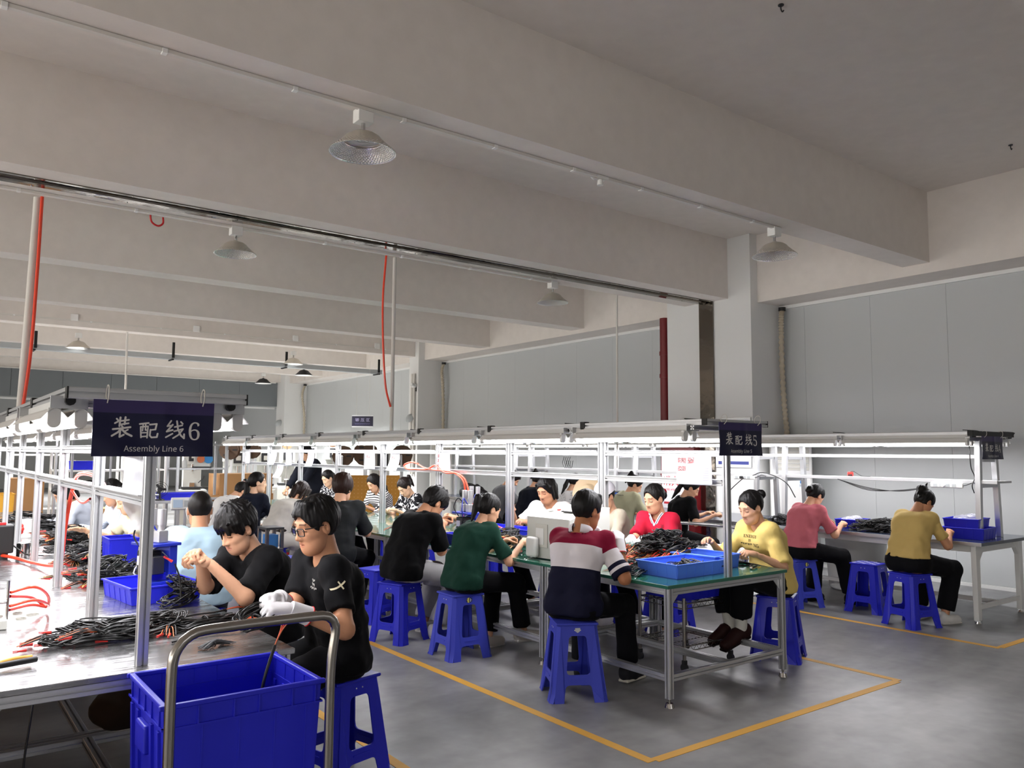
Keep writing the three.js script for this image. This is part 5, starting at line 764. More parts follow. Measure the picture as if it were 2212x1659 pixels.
function glyph(g, name, x, y, s, col, k = 1) {
  g.strokeStyle = col; g.lineCap = 'round'; g.lineJoin = 'round';
  for (const st of GLYPH[name]) { g.lineWidth = st[0] * s / 100 * k; g.beginPath(); g.moveTo(x + st[1] * s / 100, y + st[2] * s / 100); for (let i = 3; i < st.length; i += 2) g.lineTo(x + st[i] * s / 100, y + st[i + 1] * s / 100); g.stroke(); }
}
function lineSign(label, num, x, y, z, w, h, yaw, tilt = 0) {
  const o = thing('hanging_sign', label, 'sign', 'line signs', [x, y, z], yaw);
  const t = canvasTex(1024, 488, (g, W_, H_) => { g.fillStyle = '#0a0a34'; g.fillRect(0, 0, W_, H_); g.fillStyle = '#33285a'; g.fillRect(0, 0, W_, 112); const c = '#d9d6d2'; glyph(g, 'zhuang', 140, 146, 186, c); glyph(g, 'pei', 372, 172, 168, c); glyph(g, 'xian', 588, 160, 182, c); g.fillStyle = c; g.font = '224px serif'; g.fillText(num, 786, 338); g.font = '70px sans-serif'; g.fillText('Assembly Line ' + num, 256, 444, 530); });
  const g = new THREE.BoxGeometry(w, h, .004, 24, 12, 1), p = g.attributes.position; for (let i = 0; i < p.count; i++) { const u = p.getX(i) / w, v = p.getY(i) / h; p.setZ(i, p.getZ(i) + .006 * Math.sin(u * 9 + v * 4) * (.5 - v) + .004 * Math.exp(-((u - .07) ** 2) / .002)); } g.computeVertexNormals();
  part(o, 'banner', g, phy({ map: t, roughness: .34, specularIntensity: .7 }));
  for (const s of [-.395, .395]) { const l = part(o, 'hanging_wire', tube([[s * w, h / 2 - .012, .004], [s * w, h / 2 + .01, .024], [s * w, h / 2 + .045, .022], [s * w, h / 2 + .05, .0], [s * w, h / 2 + .02, -.022], [s * w, h / 2 - .01, -.004]], .0022, 20, 5), M.pvc); }
  return o;
}
lineSign('large dark blue hanging sign reading Assembly Line 6', '6', .706, 1.578, -3.1, .412, .2, 0);
lineSign('dark blue hanging sign reading Assembly Line 5', '5', 4.255, 1.595, -3.215, .435, .21, 0);
lineSign('small dark blue hanging sign reading Assembly Line 4', '4', 8.12, 1.575, -3.29, .44, .215, 0);
{ const t = canvasTex(512, 256, (g) => { g.fillStyle = '#120f2c'; g.fillRect(0, 0, 512, 256); glyph(g, 'mao', 80, 50, 92, '#9590ad'); glyph(g, 'ya', 212, 50, 92, '#9590ad'); glyph(g, 'qu', 344, 50, 92, '#9590ad'); dabs(g, 70, 440, 180, 22, 22, '#57537a'); });
  const o = thing('hanging_sign', 'tiny dark sign hanging before the far panelled wall', 'sign', 'line signs', [8.5, 2.22, -17.2], -.65); part(o, 'board', box(.5, .25, .02), std({ map: t, roughness: .4 })); for (const s of [-1, 1]) { part(o, 'edge_strip', box(.5, .025, .03), M.alu, [0, s * .13, 0]); part(o, 'hanging_wire', cyl(.003, .003, 1.3, 5), M.pvc, [s * .15, .78, 0]); } }
// ---------------------------------------------------------------- sheets of paper on the frames
const sheetTex = [0, 1, 2].map(k => canvasTex(384, 320, (g, w, h) => { g.fillStyle = '#bfbdc8'; g.fillRect(0, 0, w, h); const ph = (x, y, a, b, s) => { g.fillStyle = '#a85f5f'; g.fillRect(x, y, a, b); let q = s; for (let i = 0; i < 60; i++) { q = (q * 16807) % 2147483647; const u = (q % 997) / 997, v = (q % 613) / 613; g.fillStyle = ['#3b2f31', '#8f3f3f', '#c79a98', '#5d4c4e'][i % 4]; g.fillRect(x + u * (a - 12), y + v * (b - 8), 12, 6); } }; if (k === 0) { ph(12, 26, 96, 66, 7); ph(126, 22, 74, 72, 11); ph(12, 122, 96, 58, 5); } else if (k === 1) { ph(30, 20, 50, 60, 3); ph(30, 100, 50, 60, 9); ph(30, 180, 50, 60, 13); ph(30, 255, 50, 50, 17); } else { ph(60, 40, 70, 60, 21); ph(150, 60, 60, 40, 23); }
  g.strokeStyle = '#8e8ca0'; g.lineWidth = 1.5; g.fillStyle = '#77758a'; for (let i = 0; i < 7; i++) { g.fillRect(122 + (k ? 0 : 0), 120 + i * 11, 60, 2); } g.strokeRect(216, 20, 158, 280); for (let i = 0; i < 6; i++) { g.beginPath(); g.moveTo(216, 130 + i * 28); g.lineTo(374, 130 + i * 28); g.stroke(); g.fillRect(224, 144 + i * 26, 40, 3); g.fillRect(290, 144 + i * 26, 60, 3); } g.strokeStyle = '#c98a94'; g.lineWidth = 3; g.beginPath(); g.arc(312, 74, 26, 0, 7); g.stroke(); for (let i = 0; i < 4; i++) g.fillRect(14, 226 + i * 20, 150, 2); }));
function sheet(label, x, y, z, w, h, yaw, k, curl = 0) {
  const g = new THREE.BoxGeometry(w, h, .0012, 12, 8, 1), p = g.attributes.position; for (let i = 0; i < p.count; i++) { const v = .5 - p.getY(i) / h; p.setZ(i, p.getZ(i) + curl * v * v + .004 * Math.sin(p.getX(i) / w * 5 + v * 3)); } g.computeVertexNormals();
  return solo('work_sheet', label, 'paper', 'printed work sheets on the frames', g, std({ map: sheetTex[k], roughness: .6 }), [x, y, z], [0, yaw, 0]);
}
sheet('large plastic covered work sheet with photographs below the middle sign', 4.2, 1.395, -3.56, .3, .19, -PI / 2, 0);
sheet('work sheet with a column of photographs beside orange hose', 4.2, 1.4, -6.72, .25, .185, -PI / 2, 1);
sheet('curled work sheet hung left of the orange hose loop', 4.19, 1.39, -7.68, .22, .175, -PI / 2, 2, .05);
sheet('flat work sheet above the charcoal shirted worker', 4.2, 1.395, -8.3, .26, .18, -PI / 2, 2);
sheet('tilted work sheet near the standing worker', 4.19, 1.4, -9.95, .22, .18, -PI / 2, 0, .04);
sheet('narrow work sheet above the worker with belt', 4.2, 1.4, -10.75, .22, .18, -PI / 2, 1);
sheet('work sheet second from the far end of the middle line', 4.19, 1.4, -11.3, .24, .18, -PI / 2, 2, .05);
sheet('work sheet at the far end of the middle line', 4.2, 1.4, -12.45, .18, .18, -PI / 2, 1);
sheet('drooping work sheet hanging below the far rail', 4.18, 1.22, -11.0, .24, .18, -PI / 2, 2, .07);
solo('plastic_sheet', 'crumpled translucent plastic sheet hanging behind the near post', 'plastic sheet', null, (() => { const g = new THREE.PlaneGeometry(.2, .34, 10, 16), p = g.attributes.position; for (let i = 0; i < p.count; i++) { const v = .5 - p.getY(i) / .34; p.setX(i, p.getX(i) * (1 - .35 * v) + .03 * v); p.setZ(i, .02 * noise3(p.getX(i) * 20, p.getY(i) * 14, 2)); } g.computeVertexNormals(); return g; })(), phy({ color: 0xbcbcc0, roughness: .35, transmission: .3, thickness: 0, side: THREE.DoubleSide }), [.76, 1.34, -3.62], [0, -PI / 2 + .5, 0]);
{ const o = thing('notice_board', 'white framed notice board with blue bands on the near column', 'notice board', null, [9.185, 1.66, -7.07], -PI / 2); part(o, 'board', box(.56, .66, .015), std({ map: canvasTex(256, 300, g => { g.fillStyle = '#d8d9dd'; g.fillRect(0, 0, 256, 300); g.fillStyle = '#23307e'; g.fillRect(10, 12, 236, 22); g.fillRect(10, 268, 236, 20); g.fillStyle = '#8b90a8'; for (let i = 0; i < 12; i++) g.fillRect(24, 56 + i * 16, 150 + 40 * Math.sin(i * 3), 4); }), roughness: .35 })); for (const [x, y, w, h] of [[0, .335, .6, .02], [0, -.335, .6, .02], [-.29, 0, .02, .66], [.29, 0, .02, .66]]) part(o, 'frame', box(w, h, .02), M.alu, [x, y, 0]); }
{ // fire hydrant cabinet on the second column
  const o = thing('hydrant_cabinet', 'red fire hydrant cabinet with white lettered door behind the red shirted woman', 'fire cabinet', null, [9.115, 0, -7.95], -PI / 2);
  part(o, 'cabinet', rbox(.6, 1.5, .15, .01, 1), M.darkRed, [0, .9, 0]);
  part(o, 'door', box(.5, 1.1, .01), std({ map: canvasTex(256, 512, g => { g.fillStyle = '#d9d8dc'; g.fillRect(0, 0, 256, 512); const c = '#b3202c'; glyph(g, 'xiao', 20, 150, 72, c); glyph(g, 'huo', 96, 150, 72, c); glyph(g, 'shuan', 172, 150, 72, c); g.fillStyle = c; g.font = 'bold 22px sans-serif'; g.fillText('FIRE HYDRANT', 34, 254); g.fillRect(20, 330, 216, 14); }), roughness: .3 }), [-.06, .95, .087]);
  part(o, 'handle', rbox(.02, .12, .02, .004, 1), M.chrome, [.22, .9, .1]); }
{ const t = canvasTex(512, 160, g => { g.fillStyle = '#b8a6ab'; g.fillRect(0, 0, 512, 160); g.fillStyle = '#a3303a'; g.fillRect(0, 10, 512, 60); g.fillRect(30, 96, 440, 44); g.fillStyle = '#e9dfe0'; g.font = 'bold 44px sans-serif'; g.fillText('119', 300, 56); glyph(g, 'xiao', 60, 16, 46, '#e9dfe0'); glyph(g, 'huo', 116, 16, 46, '#e9dfe0'); }); solo('fire_notice', 'red and white fire notice above the hydrant cabinet', 'notice', null, box(.7, .26, .012), std({ map: t, roughness: .4 }), [9.19, 1.83, -7.98], [0, -PI / 2, 0]); }
// ---------------------------------------------------------------- red air hoses on the lines
hoseThing('thick orange red air hose looping over the nearest frame', [[.74, 1.26, -4.3], [.745, 1.31, -4.2], [.75, 1.35, -4.35], [.75, 1.375, -4.7], [.75, 1.35, -5.05], [.755, 1.28, -5.2], [.76, 1.16, -5.35], [.76, 1.0, -5.45], [.76, .86, -5.5], [.76, .78, -5.75], [.7, .74, -6.3], [.6, .74, -6.75], [.45, .75, -7.0]], .011);
hoseThing('short pink red hose branch under the nearest frame', [[.75, 1.27, -5.2], [.76, 1.22, -5.0], [.755, 1.22, -4.8], [.75, 1.25, -4.6]], .007);
hoseThing('orange air hose loop over the middle frame', [[4.2, 1.38, -7.2], [4.19, 1.395, -7.32], [4.18, 1.36, -7.46], [4.18, 1.33, -7.42], [4.19, 1.325, -7.2], [4.19, 1.33, -7.0], [4.2, 1.37, -6.86], [4.19, 1.33, -6.75], [4.17, 1.3, -6.6], [4.17, 1.3, -6.42], [4.18, 1.25, -6.3], [4.2, 1.12, -6.25], [4.22, .98, -6.2], [4.26, .88, -6.05], [4.34, .8, -5.85]], .009);
hoseThing('second orange air hose running down to the bench behind ponytail', [[4.2, 1.375, -7.2], [4.19, 1.34, -7.05], [4.19, 1.325, -6.88], [4.17, 1.3, -6.45], [4.17, 1.22, -6.3], [4.2, 1.05, -6.32], [4.24, .85, -6.4], [4.3, .78, -6.5]], .008);
solo('cable_ties', 'small bunch of black tie ends hanging on the middle frame', 'cable ties', null, merge([0, 1, 2, 3].map(i => tube([[0, 0, i * .025], [.0, -.05, i * .025 - .02], [0, -.09, i * .025 + .012], [0, -.03, i * .025 + .03]], .003, 10, 4))), M.cable, [4.21, 1.47, -4.9]);
// ---------------------------------------------------------------- benches: trays, cables, tools
const B6 = 'cable bundles on the nearest line', B5 = 'cable bundles on the middle line', T_ = TOP + .001;
const tr = (l, x, z, turn, w, d, h, m = M.bin, y = T_) => tray(l, x, y, z, turn, w, d, h, m);
const heap = (label, group, cx, cz, rx, rz, n, layers, turn, o2 = {}) => { let k = 0; for (let L = 0; L < layers; L++) { const m = Math.max(1, Math.round(n * (1 - L / layers))); for (let i = 0; i < m; i++) { const a = i * 2.4 + L * 1.3, r = Math.sqrt((i + .3) / m) * Math.sqrt(1 - L / (layers + .2)), low = L < 2 && Math.cos(a) < .35; bundle(label, group, cx + rx * r * Math.cos(a), (o2.y ?? T_) + .004 + L * .036, cz + rz * r * Math.sin(a), (low && o2.dome ? rr(-.6, .4) : turn + rr(-1, 1)), k++, { tilt: [rr(-.25, .25), rr(-.25, .25)], clips: low ? (o2.clips ?? 1) : k % 4 === 0 ? Math.min(1, o2.clips ?? 1) : 0, tails: low ? o2.tails : 0 }); } } };
// nearest line
for (const [x, z, t, k, l] of [[.56, -3.74, .5, 0, 0], [.66, -3.68, -.1, 2, 0], [.62, -3.8, .2, 1, 0], [.76, -3.74, .15, 2, 0], [.86, -3.7, .3, 0, 0], [.9, -3.84, -.2, 3, 0], [.74, -3.64, .1, 1, 1], [.84, -3.76, .4, 2, 1], [.68, -3.74, -.1, 0, 1], [.97, -3.8, 1.2, 3, 0]]) bundle('black cable bundle with red clips in the long heap by the near post', B6, x, T_ + .004 + l * .036, z, t, k, { clips: 1 + k % 2, tails: k % 2 });
for (const [x, z, y, t] of [[1.13, -4.3, .0, .4], [1.17, -4.34, .035, 1.4], [1.14, -4.36, .07, .9]]) bundle('loosely wound black cable coil beside the blue tray', B6, x, T_ + .006 + y, z, t, 3, { clips: y ? 0 : 2, tails: 0, tilt: [y * 5, .25 - y * 6] });
heap('black cable bundle with orange ends heaped behind the blue tray', B6, 1.0, -5.35, .14, .24, 6, 3, .5, { clips: 2 });
heap('black cable bundle in the heap before the cream bloused woman', B6, 1.06, -6.35, .13, .25, 6, 3, .5, { clips: 2 });
heap('black cable bundle under the reaching hand', B6, 1.12, -7.75, .16, .22, 6, 3, .2, { clips: 1 });
heap('black cable bundle in the tall far heap on the nearest line', B6, .98, -9.3, .22, .5, 9, 4, .2, { clips: 0 });
bundle('small black cable coil alone on the steel top', B6, .94, T_ + .004, -6.95, .1, 1, { clips: 1, tails: 0 });
bundle('cable bundle on the steel top near the plain tee worker', B6, 1.1, T_ + .004, -3.75, .2, 2, { clips: 2, tails: 0 });
{ const o = thing('wire_tuft', 'grey tuft of cut wires beside the blue bin', 'wire tuft', null, [1.02, T_, -3.33], .4); const gs = []; for (let i = 0; i < 60; i++) { const a = rr(-.5, .5), l = rr(.05, .075), y = rr(.003, .022); gs.push(tube([[-.05 - rr(0, .02), y * .6, a * .05], [-.01, y + .008, a * .02], [.02, y + .006, a * .03], [l, .003 + y * .3, a * .09]], .0012, 6, 3)); } part(o, 'wires', merge(gs), M.cableGrey); part(o, 'tie', tieGeo, M.black, [-.012, .014, 0], null, [.6, .6, .6]); }
for (const [x, z, t, l] of [[1.16, -3.72, .25, 'single black cable with pink ends near the bench edge'], [1.14, -3.55, .15, 'pair of stripped cable ends on the steel top'], [1.2, -4.0, .3, 'thin black cable lying beside the wound coil']]) { const o = thing('loose_cable', l, 'cable', 'loose cables', [x, T_ + .004, z], t); part(o, 'cable', tube([[-.25, 0, .02], [-.1, .004, -.01], [.03, .004, .01], [.08, .006, 0]], .004, 18, 5), M.cable); part(o, 'sleeve', cyl(.007, .007, .02, 8), M.cable, [.07, .005, 0], [0, 0, PI / 2]); for (const k of [-1, 0, 1]) part(o, 'wire_end', tube([[.08, .006, 0], [.13, .008, k * .008], [.17, .006, k * .022]], .0025, 8, 4), k ? M.orangeWire : M.clipRed); }
tr('long blue tray beside the wound coil on the nearest line', 1.08, -4.66, .12, .36, .44, .085, M.bin);
tr('tall small blue bin before the cream bloused woman', 1.18, -6.02, 0, .18, .26, .19, M.bin);
{ const o = thing('can', 'small silver tin can on the steel top', 'can', null, [.7, T_, -6.9]); part(o, 'wall', cyl(.045, .045, .1, 20, false), M.chrome, [0, .05, 0]); part(o, 'rim', new THREE.TorusGeometry(.045, .003, 6, 20), M.chrome, [0, .1, 0], [PI / 2, 0, 0]); }
{ const o = thing('flower_roll', 'white and pink paper flower roll behind the tin can', 'paper roll', null, [.86, T_, -8.4]); part(o, 'roll', cyl(.05, .05, .16, 16), M.white, [0, .08, 0]); part(o, 'flower', merge([0, 1, 2, 3, 4].map(i => at(new THREE.SphereGeometry(.022, 8, 6), -.035 - .0, .08 + .028 * Math.sin(i * 1.257), .035 * Math.cos(i * 1.257) + .02))), M.clipRed); }
{ const o = thing('tape_dispenser_reel', 'flat grey wire reel jig with red tubes on the steel top', 'reel jig', null, [.36, T_, -4.25]); const hole = [0, 1, 2, 3, 4].map(i => { const p = new THREE.Path(); p.absellipse(.075 * Math.cos(i * 1.257), .075 * Math.sin(i * 1.257), .026, .02, 0, 6.283, false, i * 1.257); return p; }); const s = new THREE.Shape(); s.absarc(0, 0, .12, 0, 6.2832, false); const g = extr(s, .008, 0, hole); g.rotateX(-PI / 2); part(o, 'disc', g, M.beige, [.05, .035, -.02]); part(o, 'bracket', rbox(.16, .04, .06, .004, 1), M.machine, [-.06, .02, .05]); for (const x of [-.02, .02]) part(o, 'rod', cyl(.006, .006, .17, 8), M.chrome, [x, .12, .03]); part(o, 'fitting', cyl(.015, .015, .05, 10), M.chrome, [-.01, .11, .03], [0, 0, PI / 2]); for (const y of [.09, .15]) part(o, 'red_tube', tube([[.03, y, .02], [.12, y + .01, -.02], [.2, y * .6, -.16], [.21, .02, -.28], [.15, y * .5, -.22], [.03, y - .02, .0]], .007, 30, 6), M.hose); }
{ const o = thing('pliers', 'yellow and black handled pliers at the bench corner', 'pliers', null, [.31, T_, -3.42], .3); for (const [k, m] of [[0, M.yellow], [1, M.black]]) part(o, 'handle', tube([[.1, .02 + k * .0, -.02 + k * .035], [.04, .022, -.03 + k * .05], [-.03, .02, -.01 + k * .02]], .011, 14, 8), m); part(o, 'jaw', rbox(.06, .012, .03, .004, 1), M.handle, [-.06, .018, .0]); }
{ const o = thing('control_box', 'black controller box at the picture edge on nearest line', 'control box', null, [.52, T_, -6.9]); part(o, 'case', rbox(.22, .2, .2, .012, 2), M.black, [0, .14, 0]); part(o, 'stand', box(.16, .04, .16), M.dark, [0, .02, 0]); part(o, 'switch', rbox(.04, .02, .02, .004, 1), M.red, [.04, .25, .05]); part(o, 'lead', tube([[.1, .1, .05], [.16, .05, .12], [.2, .02, .05], [.3, .01, .1]], .005, 16, 5), M.cable); }
{ const o = thing('lower_cable', 'thin black lead hanging below the nearest bench', 'cable', null, [.34, 0, -3.25]); part(o, 'cable', tube([[.05, .69, 0], [.03, .5, .02], [0, .25, .03], [-.08, .1, .02], [-.15, .01, 0]], .004, 24, 5), M.cable); }
{ const o = thing('sack', 'dark brown sack stored on the lower bench rails', 'sack', null, [.85, .2, -4.1]); const f = (x, y, z) => ell(V(0, .12, 0), V(.14, .1, .12))(x, y, z) + .012 * noise3(x * 14, y * 14, z * 14); part(o, 'bag', meshField(f, V(-.24, -.03, -.22), V(.24, .28, .22), .018), std({ color: 0x3a2a1e, roughness: .9 })); part(o, 'neck', cyl(.03, .05, .07, 12), std({ color: 0x3a2a1e, roughness: .9 }), [.0, .23, 0]); }
// pneumatic presses
function press(label, x, z, turn, y = T_) {
  const o = thing('pneumatic_press', label, 'press', 'small pneumatic presses', [x, y, z], turn);
  part(o, 'base', rbox(.2, .05, .24, .006, 1), M.machineBlue, [0, .025, 0]); part(o, 'column', rbox(.05, .2, .2, .006, 1), M.machineBlue, [-.05, .15, 0]); part(o, 'top_plate', rbox(.17, .016, .24, .003, 1), M.machineBlue, [0, .25, 0]);
  for (const s of [-.045, .045]) { const c = part(o, 'cylinder', merge([at(rbox(.06, .07, .06, .006, 1), 0, .035, 0), at(cyl(.02, .02, .03, 12), 0, .085, 0), at(cyl(.024, .024, .09, 14), 0, .145, 0)]), M.alu, [0, .258, s]); }
  part(o, 'head', rbox(.09, .15, .1, .006, 1), M.black, [.04, .14, .0]); part(o, 'label_plate', box(.004, .05, .055), M.white, [.088, .16, .01]); part(o, 'slide', rbox(.07, .1, .06, .006, 1), M.dark, [.05, .14, -.09]);
  for (const s of [-.03, .03]) part(o, 'air_line', tube([[.02, .33, s], [.07, .38, s * 1.4], [.1, .3, s * 2.2], [.07, .22, s]], .005, 18, 5), s > 0 ? M.cable : M.machineBlue);
  part(o, 'clear_line', tube([[.03, .24, -.06], [-.02, .2, .08], [.06, .08, .12], [.02, .04, .1]], .005, 18, 5), M.whitePlastic); return o;
}
press('blue and black pneumatic press before the light blue shirted man', 1.16, -4.95, PI + .3);
press('blue pneumatic press before the man in grey trousers', 3.98, -5.95, PI);
press('blue pneumatic press beside the white shirted man', 4.5, -6.6, .2);
// middle line
tr('light blue tray of black cables by the near middle post', 4.14, -3.6, .02, .54, .34, .085, M.binLight);
tr('light blue tray behind the cable tray near the middle post', 4.5, -3.72, .1, .3, .36, .09, M.binLight);
for (let i = 0; i < 3; i++) bundle('black cable bundle lying in the light blue tray', B5, 4.1 + .09 * i, T_ + .03, -3.6 + .02 * i, .2 + i, i, { clips: 0, tails: 0 });
heap('black cable bundle in the big heap before the red shirted woman', B5, 4.47, -4.08, .24, .26, 13, 6, .6, { dome: 1 });
{ const o = thing('wire_ends_spread', 'spray of orange and yellow wire ends at the foot of the heap', 'wire ends', null, [4.2, T_, -4.08]); for (const [m, k] of [[M.orangeWire, 0], [M.yellowWire, 1], [M.clipRed, 2]]) { const gs = []; for (let i = 0; i < 26; i++) { const z = rr(-.26, .28), l = rr(.05, .16); gs.push(tube([[.12 + rr(0, .1), .06 + rr(0, .05), z], [.03, .03 + rr(0, .03), z + rr(-.03, .03)], [-l, .006, z + rr(-.06, .06)]], .0028, 8, 4)); } part(o, 'wires', merge(gs), m); } o.userData.kind = 'stuff'; }
bundle('black cable bundle wrapped in clear film on the green top', B5, 4.03, T_ + .004, -3.92, .2, 3, { clips: 0, tails: 0 });
bundle('flat grey black cable bundle by the polo elbow', B5, 3.82, T_ + .004, -3.72, .4, 2, { clips: 1, tails: 0 });
bundle('cable bundle between the two gloved workers', B5, 4.35, T_ + .004, -4.55, 1.1, 1, { clips: 2 });
bundle('cable bundle held before the green polo woman', B5, 3.92, T_ + .03, -5.1, .4, 2, { clips: 0 });
heap('black and orange cable bundle behind the beige machine', B5, 4.12, -5.45, .16, .2, 6, 3, .3, { clips: 1 });
heap('black cable bundle behind the man in grey trousers', B5, 4.0, -6.9, .15, .2, 4, 2, .3, { clips: 0 });
heap('black cable bundle on the far half of middle line', B5, 4.3, -9.2, .2, .5, 6, 2, .3, { clips: 0 });
tr('blue tray beside the man in grey trousers', 3.86, -5.78, 0, .26, .36, .085, M.bin);
tr('blue tray under the orange hose end', 4.42, -6.1, .1, .3, .4, .1, M.bin); tr('blue tray stacked under the hose end', 4.52, -5.7, 0, .28, .36, .1, M.bin);

{ const o = thing('rope_hank', 'white cotton rope hank in the tray beside grey trousers', 'rope', null, [3.88, T_ + .02, -5.78]); part(o, 'strands', merge([0, 1, 2, 3, 4, 5].map(i => tube([[-.04, .01, (i - 3) * .016], [-.01, .1, (i - 3) * .014], [.03, .12, (i - 2.5) * .012], [.06, .06, (i - 3) * .016], [.07, .0, (i - 3) * .018]], .009, 16, 6))), M.white); }
{ // wire processing machine
  const o = thing('wire_stripper', 'beige bench machine with tilted screen beside the polo man', 'machine', null, [4.02, T_, -4.62], -PI / 2 + .06);
  const prof = new THREE.Shape([[-.23, 0], [.23, 0], [.23, .29], [.2, .335], [-.2, .36], [-.23, .35]].map(p => new THREE.Vector2(p[0], p[1]))); // front towards the aisle
  const g = extr([[-.2, .012], [.22, .012], [.22, .3], [.18, .31], [-.2, .37]], .46, .006); part(o, 'case', g, M.machine, [0, 0, 0], [0, -PI / 2, 0]);
  for (const x of [-.19, .19]) for (const z of [-.17, .17]) part(o, 'foot', cyl(.018, .018, .014, 12), M.chrome, [x, .007, z]);
  const fz = .228; // front face
  const arch = new THREE.Shape(); arch.moveTo(-.04, 0); arch.lineTo(.04, 0); arch.lineTo(.04, .15); arch.absarc(0, .15, .04, 0, PI, false); part(o, 'feed_plate', extr(arch, .008), M.seam, [.14, .03, fz]); part(o, 'knob', cyl(.02, .024, .03, 16), M.machineBlue, [.14, .19, fz + .018], [PI / 2, 0, 0]); part(o, 'feed_base', rbox(.09, .018, .03, .003, 1), M.machineBlue, [.14, .028, fz + .01]);
  part(o, 'window', rbox(.13, .17, .012, .002, 1), M.beige, [-.06, .17, fz - .001]); part(o, 'window_pane', box(.085, .12, .014), M.white, [-.075, .165, fz]); part(o, 'side_guard', rbox(.11, .15, .05, .02, 2), M.white, [-.13, .085, fz + .03]);
  part(o, 'screen', box(.15, .006, .1), M.aluDark, [.06, .352, .02], [.16, 0, 0]); part(o, 'screen_glass', box(.12, .007, .075), M.white, [.06, .353, .02], [.16, 0, 0]); part(o, 'switch', rbox(.025, .01, .02, .003, 1), M.clipRed, [-.08, .352, .03], [.16, 0, 0]); part(o, 'badge', cyl(.03, .03, .003, 16), M.white, [-.15, .35, .05], [.16, 0, 0]); }
{ const o = thing('electric_motor', 'grey motor jig between the ponytailed woman and post', 'motor', null, [4.35, T_, -6.35], .4); part(o, 'barrel', cyl(.035, .035, .12, 18), M.alu, [0, .06, 0], [0, 0, PI / 2]); part(o, 'shaft', cyl(.01, .01, .1, 10), M.chrome, [-.1, .06, 0], [0, 0, PI / 2]); part(o, 'mount', rbox(.1, .03, .08, .004, 1), M.alu, [0, .015, 0]); }
{ const o = thing('oscilloscope', 'dark instrument with blue screen on the wall line', 'instrument', null, [7.95, T_ + .01, -8.0], -PI / 2); part(o, 'case', rbox(.36, .24, .16, .012, 2), M.dark, [0, .13, 0]); part(o, 'screen', box(.26, .16, .006), M.screen, [-.03, .15, .083]); for (const y of [.08, .14, .2]) part(o, 'knob', cyl(.012, .012, .02, 10), M.seam, [.14, y, .085], [PI / 2, 0, 0]); }
solo('sun_hat', 'round beige sun hat hanging behind the white cap', 'hat', null, (() => { const g = new THREE.LatheGeometry([[0, .07], [.05, .068], [.075, .05], [.085, .0], [.17, -.012], [.172, -.008], [.088, .006]].map(p => new THREE.Vector2(...p)), 32); g.rotateZ(1.35); return g; })(), (() => { const m = std({ color: 0xc9b08e, roughness: .8, side: THREE.DoubleSide }); return m; })(), [5.22, 1.12, -5.72], [0, .4, 0]);
// loose cutters
{ const o = thing('cutters', 'small black cutters and wire scraps by the yellow tee woman', 'cutters', null, [4.66, T_, -3.45], .5); for (const k of [-1, 1]) part(o, 'handle', tube([[0, .01, 0], [.04, .012, k * .015], [.1, .01, k * .018]], .007, 10, 6), M.dark); part(o, 'jaw', rbox(.04, .01, .02, .003, 1), M.handle, [-.02, .01, 0]); part(o, 'scrap', tube([[.02, .006, .04], [.06, .01, .05]], .003, 4, 4), M.yellow); }
// wall line
heap('loose black cable bundle in the low heap beside the pink tee woman', 'cable bundles on the wall line', 7.9, -4.33, .1, .2, 8, 3, 1.3, { y: T_ + .01, clips: 0, tails: 0 });
heap('black cable bundle beyond the pink tee woman', 'cable bundles on the wall line', 7.85, -5.4, .1, .18, 5, 2, 1.3, { y: T_ + .01, clips: 0, tails: 0 });
const T4 = T_ + .01;
tr('blue tray with plastic bag beside the pink tee woman', 8.1, -4.7, .1, .3, .24, .09, M.bin, T4); tr('small blue tray behind the plain yellow tee woman', 8.15, -4.12, 1.5, .26, .2, .07, M.bin, T4); tr('large blue tray at the near end of wall line', 8.05, -3.5, .1, .36, .36, .1, M.bin, T4); tr('blue tray resting on the large end tray', 8.05, -3.52, .12, .33, .3, .09, M.bin, T4 + .092);
for (const [x, z, y, l] of [[8.1, -4.7, .05, 'crumpled clear plastic bag in the blue tray'], [8.03, -3.5, .15, 'crumpled clear plastic bag in the stacked end trays']]) solo('plastic_bag', l, 'plastic bag', 'plastic bags', (() => { const g = new THREE.SphereGeometry(.11, 24, 16), p = g.attributes.position; for (let i = 0; i < p.count; i++) { const k = 1 + .25 * noise3(p.getX(i) * 30, p.getY(i) * 30, p.getZ(i) * 30 + x); p.setXYZ(i, p.getX(i) * k, p.getY(i) * k * .5, p.getZ(i) * k); } g.computeVertexNormals(); return g; })(), phy({ color: 0xf2f2f5, roughness: .2, transmission: .75, thickness: 0 }), [x, T4 + y + .02, z]);
{ const o = thing('tape_measure', 'orange and black tape measure lying on the wall line shelf', 'tape measure', null, [8.12, 1.268, -4.72], .3); part(o, 'case', rbox(.03, .05, .06, .012, 2), M.clipRed, [0, .026, 0]); part(o, 'grip', rbox(.034, .02, .05, .006, 1), M.black, [0, .016, 0]); part(o, 'wrist_cord', tube([[0, .045, -.02], [0, .055, .03], [.01, .03, .07], [0, .006, .12], [0, .004, .2]], .003, 20, 5), M.black); }
function powerStrip(label, x, y, z, plug) { const o = thing('power_strip', label, 'power strip', 'white power strips', [x, y, z], -PI / 2); part(o, 'case', rbox(.3, .05, .03, .01, 2), M.whitePlastic); for (let i = 0; i < 4; i++) { const s = part(o, 'socket', box(.038, .032, .004), M.seam, [-.1 + i * .058, 0, .016]); } part(o, 'plug', cyl(.016, .018, .03, 12), plug ? M.black : M.whitePlastic, [-.02, 0, .032], [PI / 2, 0, 0]); part(o, 'lead', tube([[.15, 0, 0], [.19, .01, .01], [.24, .03, 0], [.3, .02, -.01]], .004, 14, 5), M.cable); return o; }
